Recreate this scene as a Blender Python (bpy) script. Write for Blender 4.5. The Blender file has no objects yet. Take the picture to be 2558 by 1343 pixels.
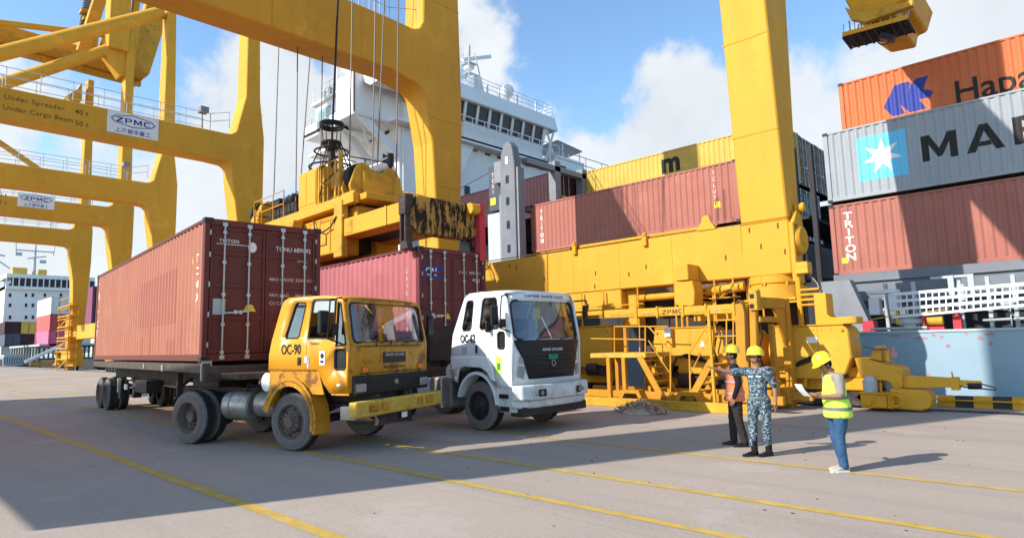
import bpy, bmesh, math, random
from mathutils import Vector, Matrix, noise
random.seed(7)
V = Vector
SC = bpy.context.scene
COL = SC.collection
# ------------------------------------------------------------------ camera
CF, CTH, CRO, CA, CH = 1561.0, .11725, .02596, .81283, 1.8      # focal (px of a 2558 wide frame), pitch, roll, heading, eye height
_u = V((-math.sin(CRO)*math.cos(CTH), -math.cos(CRO)*math.cos(CTH), math.sin(CTH)))
_f = (V((0, 0, 1)) - _u*_u.z).normalized()
_r = _u.cross(_f)
if _r.x < 0: _r = -_r
_q = math.cos(CA)*_f - math.sin(CA)*_r
_t = math.sin(CA)*_f + math.cos(CA)*_r
AX, AY, AZ = -_q, _t, _u                                         # world axes seen in camera space (x right, y down, z forward)
def unproj(v): return V((AX.dot(v), AY.dot(v), AZ.dot(v)))
EYE = V((0, 0, CH))
def P(px, py, ax, val):
    """the real point on the plane (axis ax = val) that the photograph shows at this pixel"""
    d = unproj(V((px-1279, py-671.5, CF)))
    return EYE + d*((val-EYE[ax])/d[ax])
cam = bpy.data.cameras.new('camera'); cam_o = bpy.data.objects.new('camera', cam); COL.objects.link(cam_o)
cam.sensor_width = 36; cam.lens = 36*CF/2558; cam.clip_start = .05; cam.clip_end = 6000
rx, dn, fw = unproj(V((1, 0, 0))), unproj(V((0, 1, 0))), unproj(V((0, 0, 1)))
M3 = Matrix((rx, -dn, -fw)).transposed()
cam_o.matrix_world = Matrix.Translation(EYE) @ M3.to_4x4()
SC.camera = cam_o
# ------------------------------------------------------------------ light
EL = math.radians(33.5); SAZ = math.atan2(-.37, -.93)
SUNV = V((math.sin(SAZ)*math.cos(EL), math.cos(SAZ)*math.cos(EL), math.sin(EL)))
sl = bpy.data.lights.new('sun', 'SUN'); sl.energy = 4.6; sl.angle = math.radians(.5); sl.color = (1, .955, .88)
so = bpy.data.objects.new('sun', sl); COL.objects.link(so)
so.rotation_euler = SUNV.to_track_quat('Z', 'Y').to_euler()
W = bpy.data.worlds.new('World'); SC.world = W; W.use_nodes = True
nt = W.node_tree; nt.nodes.clear(); N = nt.nodes.new; L = nt.links.new
out = N('ShaderNodeOutputWorld'); bg = N('ShaderNodeBackground'); bg2 = N('ShaderNodeBackground'); mixs = N('ShaderNodeMixShader')
sky = N('ShaderNodeTexSky'); sky.sky_type = 'NISHITA'; sky.sun_disc = False; sky.sun_elevation = EL; sky.sun_rotation = SAZ % (2*math.pi)
sky.air_density = 1.0; sky.dust_density = .35; sky.ozone_density = 1.6; sky.altitude = 0
hs = N('ShaderNodeHueSaturation'); hs.inputs['Saturation'].default_value = 1.0
L(sky.outputs[0], hs.inputs['Color'])
tint = N('ShaderNodeMix'); tint.data_type = 'RGBA'; tint.blend_type = 'MULTIPLY'; tint.inputs[0].default_value = 1; tint.inputs[7].default_value = (1.02, 1.17, 1.22, 1)
L(hs.outputs[0], tint.inputs[6]); L(tint.outputs[2], bg.inputs[0]); bg.inputs[1].default_value = .15
tc = N('ShaderNodeTexCoord')
def wmath(op, a, b=None, clamp=False):
    n = N('ShaderNodeMath'); n.operation = op; n.use_clamp = clamp
    for i, v in enumerate((a, b)):
        if v is None: continue
        if isinstance(v, (int, float)): n.inputs[i].default_value = v
        else: L(v, n.inputs[i])
    return n.outputs[0]
# clouds: a few banks placed by direction, their edges broken up by noise
n1 = N('ShaderNodeTexNoise'); n1.inputs['Scale'].default_value = 5.5; n1.inputs['Detail'].default_value = 9; n1.inputs['Roughness'].default_value = .56
n2 = N('ShaderNodeTexNoise'); n2.inputs['Scale'].default_value = 2.1; n2.inputs['Detail'].default_value = 3
L(tc.outputs['Generated'], n1.inputs['Vector']); L(tc.outputs['Generated'], n2.inputs['Vector'])
acc = None
for (px, py, rad, amp) in ((1700, 320, .115, 1.0), (1880, 330, .10, .9), (1640, 400, .10, .8), (2060, 330, .10, .62), (720, 330, .19, .80), (560, 480, .18, .68), (870, 620, .3, .66), (2450, 60, .16, .72), (2560, 250, .2, .66),
                           (100, 300, .12, .42), (420, 700, .3, .72), (2200, 350, .16, .5), (560, 110, .07, .42), (60, 640, .25, .66), (1180, 100, .07, .4), (1460, 620, .25, .6), (2000, 600, .3, .7)):
    d = unproj(V((px-1279, py-671.5, CF))).normalized()
    vm = N('ShaderNodeVectorMath'); vm.operation = 'DISTANCE'; L(tc.outputs['Generated'], vm.inputs[0]); vm.inputs[1].default_value = d
    g = wmath('MULTIPLY', wmath('SUBTRACT', 1.0, wmath('DIVIDE', vm.outputs['Value'], rad*1.5), True), amp*1.25)
    acc = g if acc is None else wmath('MAXIMUM', acc, g)
far = wmath('MULTIPLY', wmath('SUBTRACT', n2.outputs['Fac'], .47), 3.2)     # loose cloud over the rest of the sky
acc2 = wmath('ADD', acc, wmath('MULTIPLY', wmath('SUBTRACT', n1.outputs['Fac'], .5), 2.0))
acc3 = wmath('ADD', acc2, wmath('MULTIPLY', far, .10))
mr = N('ShaderNodeMapRange'); mr.inputs[1].default_value = .30; mr.inputs[2].default_value = .56; mr.interpolation_type = 'SMOOTHSTEP'; L(acc3, mr.inputs[0])
cr = N('ShaderNodeMapRange'); cr.inputs[1].default_value = .3; cr.inputs[2].default_value = .75; cr.inputs[3].default_value = .54; cr.inputs[4].default_value = .69; L(n1.outputs['Fac'], cr.inputs[0])
bg2.inputs[0].default_value = (.93, .97, 1.0, 1); L(cr.outputs[0], bg2.inputs[1])
fac = wmath('MULTIPLY', mr.outputs[0], .93)
L(fac, mixs.inputs[0]); L(bg.outputs[0], mixs.inputs[1]); L(bg2.outputs[0], mixs.inputs[2]); L(mixs.outputs[0], out.inputs[0])
SC.view_settings.view_transform = 'Standard'; SC.view_settings.look = 'None'; SC.view_settings.gamma = 1
SC.view_settings.exposure = 0.62
SC.view_settings.use_curve_mapping = False
# ------------------------------------------------------------------ materials
def newmat(name):
    m = bpy.data.materials.new(name); m.use_nodes = True; t = m.node_tree
    return m, t, t.nodes['Principled BSDF']
def paint(name, col, rough=.45, metal=0.0, var=.12, scale=.9, dirt=0.0, dirtcol=(.09, .06, .04), rust=0.0, rustscale=2.5, streak=False, bump=.0, spec=.2, chips=False, runs=0.0):
    """paint or bare surface with tonal variation, dirt and rust patches"""
    m, t, b = newmat(name); n = t.nodes.new; l = t.links.new
    geo = n('ShaderNodeNewGeometry'); mp = n('ShaderNodeMapping'); l(geo.outputs['Position'], mp.inputs[0])
    if streak: mp.inputs['Scale'].default_value = (1, 1, .12)
    na = n('ShaderNodeTexNoise'); na.inputs['Scale'].default_value = scale; na.inputs['Detail'].default_value = 6; na.inputs['Roughness'].default_value = .62
    l(geo.outputs['Position'], na.inputs['Vector'])
    mr = n('ShaderNodeMapRange'); mr.inputs[1].default_value = .3; mr.inputs[2].default_value = .7; mr.inputs[3].default_value = 1-var; mr.inputs[4].default_value = 1+var*.6
    l(na.outputs['Fac'], mr.inputs[0])
    mul = n('ShaderNodeVectorMath'); mul.operation = 'SCALE'; mul.inputs[0].default_value = col[:3]; l(mr.outputs[0], mul.inputs['Scale'])
    cur = mul.outputs[0]
    def layer(cur, sc, lo, hi, c, amt, vec):
        nn = n('ShaderNodeTexNoise'); nn.inputs['Scale'].default_value = sc; nn.inputs['Detail'].default_value = 8; nn.inputs['Roughness'].default_value = .7
        l(vec, nn.inputs['Vector'])
        r = n('ShaderNodeMapRange'); r.inputs[1].default_value = lo; r.inputs[2].default_value = hi; r.inputs[4].default_value = amt; l(nn.outputs['Fac'], r.inputs[0])
        mx = n('ShaderNodeMix'); mx.data_type = 'RGBA'; l(r.outputs[0], mx.inputs[0]); l(cur, mx.inputs[6]); mx.inputs[7].default_value = (*c, 1)
        return mx.outputs[2]
    if dirt: cur = layer(cur, scale*1.7+.6, .5, .75, dirtcol, dirt, mp.outputs[0])
    if rust: cur = layer(cur, rustscale, .66-.16*rust, .72-.14*rust, (.16, .055, .02), min(1, .55+rust*.4), geo.outputs['Position'])
    if chips: cur = layer(cur, 9, .64, .66, (.05, .03, .02), .85, geo.outputs['Position'])
    if runs:
        m2 = n('ShaderNodeMapping'); l(geo.outputs['Position'], m2.inputs[0]); m2.inputs['Scale'].default_value = (6, 6, .32)
        cur = layer(cur, 1.0, .60, .78, (.24, .10, .02), runs, m2.outputs[0]); cur = layer(cur, .55, .56, .66, tuple(min(1, c*1.25+.02) for c in col), .45, geo.outputs['Position'])
        cur = layer(cur, 5.5, .70, .73, (.13, .05, .015), runs, geo.outputs['Position'])
    l(cur, b.inputs['Base Color'])
    b.inputs['Roughness'].default_value = rough; b.inputs['Metallic'].default_value = metal; b.inputs['Specular IOR Level'].default_value = spec
    rr = n('ShaderNodeMapRange'); rr.inputs[3].default_value = max(.05, rough-.1); rr.inputs[4].default_value = min(1, rough+.15); l(na.outputs['Fac'], rr.inputs[0]); l(rr.outputs[0], b.inputs['Roughness'])
    if bump:
        bp = n('ShaderNodeBump'); bp.inputs['Strength'].default_value = bump; bp.inputs['Distance'].default_value = .02
        nb = n('ShaderNodeTexNoise'); nb.inputs['Scale'].default_value = 3.2; nb.inputs['Detail'].default_value = 5; l(geo.outputs['Position'], nb.inputs['Vector']); l(nb.outputs['Fac'], bp.inputs['Height']); l(bp.outputs[0], b.inputs['Normal'])
    return m
M = {}
M['crane'] = paint('crane_yellow_paint', (.62, .305, .028), .62, var=.10, scale=.35, dirt=.28, dirtcol=(.34, .16, .03), streak=True, bump=.22, runs=.5)
M['crane2'] = paint('old_crane_yellow_paint', (.62, .29, .015), .62, var=.14, scale=.5, dirt=.45, dirtcol=(.22, .09, .015), rust=.12, rustscale=1.4, bump=.2, runs=.7)
M['frameyel'] = paint('shaded_ochre_frame_paint', (.50, .225, .02), .6, var=.16, scale=1.0, dirt=.5, dirtcol=(.20, .08, .02), rust=.15, rustscale=2.5, bump=.2, runs=.7)  # older ochre paint, darkened further to carry the shade on the posts
M['spread'] = paint('grimy_yellow_paint', (.58, .31, .03), .5, var=.2, scale=1.2, dirt=.65, dirtcol=(.09, .045, .015), rust=.3, rustscale=3, bump=.2)
M['mottled'] = paint('worn_black_and_gold_paint', (.40, .22, .05), .6, var=.3, scale=3, rust=.3, rustscale=5, dirt=1.0, dirtcol=(.012, .008, .006), streak=True, bump=.3)
_t = M['mottled'].node_tree
for _n in _t.nodes:
    if _n.type == 'MAPPING': _n.inputs['Scale'].default_value = (1.3, 1.3, .35)
    if _n.type == 'MAP_RANGE' and abs(_n.inputs[1].default_value-.5) < .01 and abs(_n.inputs[2].default_value-.75) < .01: _n.inputs[1].default_value = .47; _n.inputs[2].default_value = .53
M['cabyel'] = paint('truck_cab_yellow', (.68, .285, .015), .32, var=.06, scale=1.5, dirt=.18, dirtcol=(.35, .15, .03), rust=.06, rustscale=2.4, bump=.05, spec=.5)
M['cabyelworn'] = paint('peeling_yellow_paint', (.56, .25, .02), .45, var=.2, scale=2.5, rust=.85, rustscale=3.4, dirt=.6, dirtcol=(.15, .07, .03), bump=.15)
M['bumpyel'] = paint('battered_bumper_paint', (.60, .37, .06), .5, var=.2, scale=4, rust=.45, rustscale=6, dirt=.55, dirtcol=(.12, .07, .03), chips=True, bump=.5)
M['cabwhite'] = paint('truck_cab_white', (.74, .75, .74), .3, var=.05, scale=2, dirt=.42, dirtcol=(.40, .35, .30), bump=.06, spec=.45)
M['bumpwhite'] = paint('scuffed_white_bumper', (.60, .60, .58), .5, var=.2, scale=3, dirt=.75, dirtcol=(.20, .17, .14), rust=.15, rustscale=5, chips=True, bump=.5)
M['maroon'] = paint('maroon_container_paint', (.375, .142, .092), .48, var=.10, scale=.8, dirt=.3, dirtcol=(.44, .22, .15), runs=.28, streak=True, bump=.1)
M['shademaroonb'] = paint('dark_maroon_shade_copy', (.14, .035, .038), .48, var=.14, scale=.9, dirt=.35, dirtcol=(.18, .06, .05), streak=True, bump=.1)  # dark copy of the purplish red, shade put in for doors and frame
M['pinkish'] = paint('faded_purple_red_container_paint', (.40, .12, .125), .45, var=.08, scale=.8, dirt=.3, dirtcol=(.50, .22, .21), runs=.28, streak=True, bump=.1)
M['shademaroon'] = paint('maroon_paint_shade_copy', (.135, .034, .026), .5, var=.14, scale=.9, dirt=.25, dirtcol=(.13, .04, .03), streak=True)  # darker maroon copy: shade on door ends and frame put into the colour
M['repaint'] = paint('repainted_maroon_patch', (.335, .112, .078), .4, var=.05, scale=1.2)
M['shipred'] = paint('ship_maroon_container_paint', (.35, .125, .092), .5, var=.12, scale=.7, dirt=.3, dirtcol=(.45, .20, .16), runs=.28, streak=True)
M['orange'] = paint('orange_container_paint', (.54, .135, .045), .5, var=.10, scale=.7, dirt=.25, dirtcol=(.5, .16, .06), runs=.28, streak=True)
M['grey'] = paint('pale_grey_container_paint', (.29, .31, .33), .42, var=.10, scale=.7, dirt=.3, dirtcol=(.28, .28, .28), runs=.28, streak=True)
M['mustard'] = paint('mustard_container_paint', (.56, .36, .07), .5, var=.12, scale=.7, dirt=.3, dirtcol=(.35, .22, .06), runs=.28, streak=True)
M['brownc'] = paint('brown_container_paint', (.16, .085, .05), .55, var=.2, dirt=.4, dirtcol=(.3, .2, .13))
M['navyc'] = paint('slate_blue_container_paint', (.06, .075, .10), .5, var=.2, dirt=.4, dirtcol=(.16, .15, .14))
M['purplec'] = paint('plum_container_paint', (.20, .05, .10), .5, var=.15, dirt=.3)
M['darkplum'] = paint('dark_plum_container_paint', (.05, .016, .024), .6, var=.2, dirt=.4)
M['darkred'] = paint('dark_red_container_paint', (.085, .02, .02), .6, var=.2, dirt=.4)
M['whitec'] = paint('off_white_container_paint', (.70, .68, .60), .5, var=.08, dirt=.2, dirtcol=(.5, .45, .35))
M['redc'] = paint('red_container_paint', (.50, .09, .08), .5, var=.12, dirt=.2)
M['pinkc'] = paint('magenta_container_paint', (.68, .13, .24), .5, var=.1, dirt=.15)
M['shipwhite'] = paint('ship_white_paint', (.74, .74, .74), .5, var=.04, scale=.5, dirt=.2, dirtcol=(.52, .48, .44), streak=True)
M['hull'] = paint('hull_blue_grey_paint', (.27, .37, .43), .45, var=.10, scale=.35, dirt=.35, dirtcol=(.26, .36, .43), bump=.12)
M['hullpink'] = paint('scraped_pink_primer', (.42, .22, .24), .6, var=.2, scale=4)
M['deckgrey'] = paint('ship_grey_paint', (.22, .23, .25), .6, var=.15, dirt=.4, dirtcol=(.14, .12, .11))
M['lightgrey'] = paint('pale_grey_steel_paint', (.42, .45, .45), .5, var=.12, dirt=.3, dirtcol=(.3, .3, .28))
M['towergrey'] = paint('dull_grey_steel_paint', (.17, .18, .20), .6, var=.15, dirt=.4, dirtcol=(.10, .09, .09))
M['darkship'] = paint('dark_ship_steel', (.035, .033, .036), .7, var=.3)
M['alu'] = paint('white_ladder_paint', (.72, .73, .72), .4, var=.06, dirt=.2, dirtcol=(.5, .48, .45))
M['steel'] = paint('zinc_steel', (.42, .45, .42), .38, metal=.5, var=.15, scale=4)
M['wire'] = paint('rope_steel', (.16, .14, .13), .5, metal=.5, var=.1)
M['darksteel'] = paint('greasy_dark_steel', (.045, .038, .034), .6, metal=.3, var=.3, scale=3, dirt=.4, dirtcol=(.10, .07, .05))
M['chassis'] = paint('dirty_chassis_steel', (.055, .04, .035), .7, var=.3, scale=2, dirt=.6, dirtcol=(.15, .10, .08))
M['deckrail'] = paint('dusty_trailer_rail', (.085, .062, .05), .6, var=.3, scale=2, dirt=.6, dirtcol=(.15, .11, .09), rust=.2, rustscale=3)
M['rubber'] = paint('dusty_tyre_rubber', (.155, .135, .125), .9, var=.22, scale=3, dirt=.4, dirtcol=(.26, .22, .20), bump=.2, spec=.2)
M['tread'] = paint('black_tyre_tread', (.03, .028, .028), .9, var=.3, scale=3, dirt=.4, dirtcol=(.09, .08, .075), spec=.2)
M['rim'] = paint('dusty_brown_rim', (.14, .10, .085), .65, var=.3, scale=6, dirt=.5, dirtcol=(.22, .18, .15), rust=.3, rustscale=7)
M['darkrim'] = paint('black_greasy_rim', (.035, .03, .03), .6, var=.3, scale=6, dirt=.4, dirtcol=(.09, .075, .065))
M['tank'] = paint('dull_metal_tank', (.34, .33, .31), .38, metal=.6, var=.3, scale=3, dirt=.7, dirtcol=(.11, .09, .08))
M['black'] = paint('black_plastic', (.018, .018, .02), .4, var=.3, scale=3, dirt=.3, dirtcol=(.06, .055, .05))
M['blackpaint'] = paint('black_lettering', (.025, .022, .02), .55, var=.2)
M['whitepaint'] = paint('white_lettering', (.80, .76, .72), .55, var=.08)
M['palepaint'] = paint('faded_white_lettering', (.66, .52, .48), .6, var=.15)
M['yellowpaint'] = paint('yellow_sticker', (.80, .58, .05), .5, var=.05)
M['bluepaint'] = paint('royal_blue_print', (.03, .045, .25), .5, var=.05)
M['navylet'] = paint('navy_print', (.02, .025, .12), .5, var=.05)
M['cyan'] = paint('light_blue_print', (.14, .50, .74), .5, var=.06)
M['green'] = paint('green_plate', (.02, .22, .10), .5, var=.05)
M['signwhite'] = paint('white_sign_board', (.72, .72, .70), .5, var=.04, dirt=.15, dirtcol=(.5, .48, .42))
M['olive'] = paint('faint_crane_lettering', (.40, .24, .05), .6, var=.2)
M['brownlet'] = paint('brown_crane_lettering', (.12, .06, .02), .6, var=.2)
M['winch'] = paint('winch_pale_green', (.45, .50, .46), .5, var=.15, dirt=.3)
M['redpaint'] = paint('red_machinery_paint', (.55, .04, .06), .45, var=.12, dirt=.25)
M['orangestuff'] = paint('orange_cloth', (.95, .22, .04), .8, var=.12, scale=8, bump=.5)
M['skin'] = paint('brown_skin', (.30, .145, .09), .55, var=.08, scale=9, spec=.35)
M['hat'] = paint('yellow_hard_hat', (.80, .58, .03), .3, var=.05, scale=6, spec=.5)
M['hair'] = paint('black_hair', (.012, .01, .01), .8, var=.3)
M['hivis'] = paint('lime_hi_vis', (.58, .80, .09), .75, var=.12, scale=9, bump=.5)
M['hivisor'] = paint('orange_hi_vis', (.92, .24, .10), .75, var=.12, scale=9, bump=.5)
M['tape'] = paint('dark_reflective_band', (.13, .17, .15), .5, var=.15)
M['tapeor'] = paint('pale_reflective_band', (.55, .34, .32), .5, var=.15)
M['beige'] = paint('beige_shirt', (.27, .24, .205), .85, var=.12, scale=8, bump=.5)
M['blackcloth'] = paint('black_cloth', (.014, .013, .014), .9, var=.2, scale=8, bump=.4)
M['darkpants'] = paint('dark_trousers', (.03, .024, .022), .9, var=.2, scale=8, bump=.5)
M['jeans'] = paint('blue_jeans', (.035, .085, .17), .85, var=.25, scale=7, dirt=.2, dirtcol=(.07, .13, .22), bump=.6)
M['boot'] = paint('black_boot_leather', (.012, .011, .011), .35, var=.3, scale=9)
M['shoe'] = paint('white_trainers', (.42, .38, .30), .6, var=.2, scale=14, dirt=.4, dirtcol=(.3, .26, .2))
M['paper'] = paint('white_paper', (.82, .83, .85), .6, var=.02)
M['trash'] = paint('crumpled_brown_netting', (.55, .38, .28), .85, var=.4, scale=14, dirt=.5, dirtcol=(.2, .12, .08))
M['interior'] = paint('cab_interior', (.05, .045, .05), .8, var=.2, scale=5)
M['blueglass'] = paint('wheelhouse_glass', (.022, .018, .032), .3, var=.2, spec=.25)
M['greenglass'] = paint('green_tinted_glass', (.25, .38, .35), .15, var=.2, spec=.8)
M['linepaint'] = paint('worn_yellow_road_paint', (.50, .33, .06), .75, var=.25, scale=3, dirt=.95, dirtcol=(.34, .27, .22))
def camo():
    m, t, b = newmat('blue_grey_digital_camouflage'); n = t.nodes.new; l = t.links.new
    tcn = n('ShaderNodeTexCoord'); sn = n('ShaderNodeVectorMath'); sn.operation = 'SNAP'; sn.inputs[1].default_value = (.016, .016, .016); l(tcn.outputs['Object'], sn.inputs[0])
    mp = n('ShaderNodeMapping'); mp.inputs['Scale'].default_value = (1, 1, 1.8); l(sn.outputs[0], mp.inputs[0])
    nz = n('ShaderNodeTexNoise'); nz.inputs['Scale'].default_value = 17; nz.inputs['Detail'].default_value = 2; l(mp.outputs[0], nz.inputs['Vector'])
    r = n('ShaderNodeValToRGB'); r.color_ramp.interpolation = 'CONSTANT'
    e = r.color_ramp.elements; e[0].position = 0; e[0].color = (.012, .02, .035, 1); e[1].position = .46; e[1].color = (.065, .105, .135, 1)
    x = e.new(.53); x.color = (.27, .33, .34, 1); x = e.new(.58); x.color = (.03, .055, .08, 1); x = e.new(.41); x.color = (.035, .06, .09, 1)
    l(nz.outputs['Fac'], r.inputs[0]); l(r.outputs[0], b.inputs['Base Color']); b.inputs['Roughness'].default_value = .85
    return m
M['camo'] = camo()
def glassmat(name, tint, refl, rough=.03):
    m = bpy.data.materials.new(name); m.use_nodes = True; t = m.node_tree; t.nodes.clear(); n = t.nodes.new; l = t.links.new
    o = n('ShaderNodeOutputMaterial'); tr = n('ShaderNodeBsdfTransparent'); tr.inputs[0].default_value = (*tint, 1)
    gl = n('ShaderNodeBsdfGlossy'); gl.inputs['Roughness'].default_value = rough; gl.inputs[0].default_value = (.85, .92, 1, 1)
    df = n('ShaderNodeBsdfDiffuse'); df.inputs[0].default_value = (.30, .27, .24, 1)
    nz = n('ShaderNodeTexNoise'); nz.inputs['Scale'].default_value = 2.2; nz.inputs['Detail'].default_value = 6
    mr = n('ShaderNodeMapRange'); mr.inputs[1].default_value = .45; mr.inputs[2].default_value = .8; mr.inputs[4].default_value = .35; l(nz.outputs['Fac'], mr.inputs[0])
    fr = n('ShaderNodeFresnel'); fr.inputs[0].default_value = 1.5
    ad = n('ShaderNodeMath'); ad.operation = 'ADD'; ad.inputs[1].default_value = refl; ad.use_clamp = True; l(fr.outputs[0], ad.inputs[0])
    a = n('ShaderNodeMixShader'); l(ad.outputs[0], a.inputs[0]); l(tr.outputs[0], a.inputs[1]); l(gl.outputs[0], a.inputs[2])
    c = n('ShaderNodeMixShader'); l(mr.outputs[0], c.inputs[0]); l(a.outputs[0], c.inputs[1]); l(df.outputs[0], c.inputs[2]); l(c.outputs[0], o.inputs[0])
    return m
M['glass'] = glassmat('dusty_windscreen_glass', (.66, .74, .84), .08)
M['sideglass'] = glassmat('side_window_glass', (.30, .33, .35), .10)
M['mirror'] = paint('mirror_glass', (.5, .55, .6), .05, metal=1.0, var=.02)
M['lampglass'] = paint('headlamp_glass', (.24, .25, .25), .12, var=.1, spec=.8)
def groundmat():
    m, t, b = newmat('worn_quay_concrete'); n = t.nodes.new; l = t.links.new
    geo = n('ShaderNodeNewGeometry'); pos = geo.outputs['Position']
    def nz(sc, det=6, ro=.6, vec=pos):
        x = n('ShaderNodeTexNoise'); x.inputs['Scale'].default_value = sc; x.inputs['Detail'].default_value = det; x.inputs['Roughness'].default_value = ro; l(vec, x.inputs['Vector']); return x.outputs['Fac']
    def ramp(v, a, b_, c, d):
        r = n('ShaderNodeMapRange'); r.inputs[1].default_value = a; r.inputs[2].default_value = b_; r.inputs[3].default_value = c; r.inputs[4].default_value = d; l(v, r.inputs[0]); return r.outputs[0]
    def mix(f, a, c):
        x = n('ShaderNodeMix'); x.data_type = 'RGBA'
        l(f, x.inputs[0])
        if isinstance(a, tuple): x.inputs[6].default_value = (*a, 1)
        else: l(a, x.inputs[6])
        if isinstance(c, tuple): x.inputs[7].default_value = (*c, 1)
        else: l(c, x.inputs[7])
        return x.outputs[2]
    c = mix(ramp(nz(.16, 5), .35, .65, 0, 1), (.305, .236, .175), (.365, .287, .215))
    c = mix(ramp(nz(1.7, 8, .7), .45, .8, 0, .45), c, (.27, .235, .22))
    mp = n('ShaderNodeMapping'); mp.inputs['Scale'].default_value = (.10, 1.5, 1); l(pos, mp.inputs[0])
    c = mix(ramp(nz(.8, 5, .6, mp.outputs[0]), .50, .72, 0, .50), c, (.20, .165, .15))
    c = mix(ramp(nz(.42, 9, .68), .56, .62, 0, .30), c, (.46, .39, .34))                              # pale worn patches
    c = mix(ramp(nz(.30, 7, .62), .33, .27, 0, .40), c, (.19, .155, .135))                            # old damp stains              # tyre tracks along the quay
    c = mix(ramp(nz(7, 3, .5), .70, .76, 0, .55), c, (.12, .10, .09))                               # oil spots
    c = mix(ramp(nz(30, 3, .6), .3, .7, 0, .30), c, (.46, .42, .41))
    vo = n('ShaderNodeTexVoronoi'); vo.inputs['Scale'].default_value = 2.6; vo.inputs['Randomness'].default_value = 1; l(pos, vo.inputs['Vector'])
    c = mix(ramp(vo.outputs['Distance'], .018, .026, .35, 0), c, (.16, .13, .12))
    br = n('ShaderNodeTexBrick'); br.offset = 0; br.inputs['Scale'].default_value = 1; br.inputs['Mortar Size'].default_value = .012; br.inputs['Brick Width'].default_value = 6.5; br.inputs['Row Height'].default_value = 5.2
    br.inputs['Color1'].default_value = (0, 0, 0, 1); br.inputs['Color2'].default_value = (0, 0, 0, 1); br.inputs['Mortar'].default_value = (.22, .22, .22, 1); l(pos, br.inputs['Vector'])
    c = mix(br.outputs['Color'], c, (.17, .15, .14))
    l(c, b.inputs['Base Color']); b.inputs['Roughness'].default_value = .88; b.inputs['Specular IOR Level'].default_value = .25
    bp = n('ShaderNodeBump'); bp.inputs['Strength'].default_value = .35; bp.inputs['Distance'].default_value = .02; l(nz(14, 8, .7), bp.inputs['Height']); l(bp.outputs[0], b.inputs['Normal'])
    return m
M['ground'] = groundmat()
def watermat():
    m, t, b = newmat('harbour_water'); n = t.nodes.new; l = t.links.new
    b.inputs['Base Color'].default_value = (.04, .07, .07, 1); b.inputs['Roughness'].default_value = .12
    geo = n('ShaderNodeNewGeometry'); nz = n('ShaderNodeTexNoise'); nz.inputs['Scale'].default_value = .9; nz.inputs['Detail'].default_value = 6; l(geo.outputs['Position'], nz.inputs['Vector'])
    bp = n('ShaderNodeBump'); bp.inputs['Strength'].default_value = .5; l(nz.outputs['Fac'], bp.inputs['Height']); l(bp.outputs[0], b.inputs['Normal']); return m
M['water'] = watermat()
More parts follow.
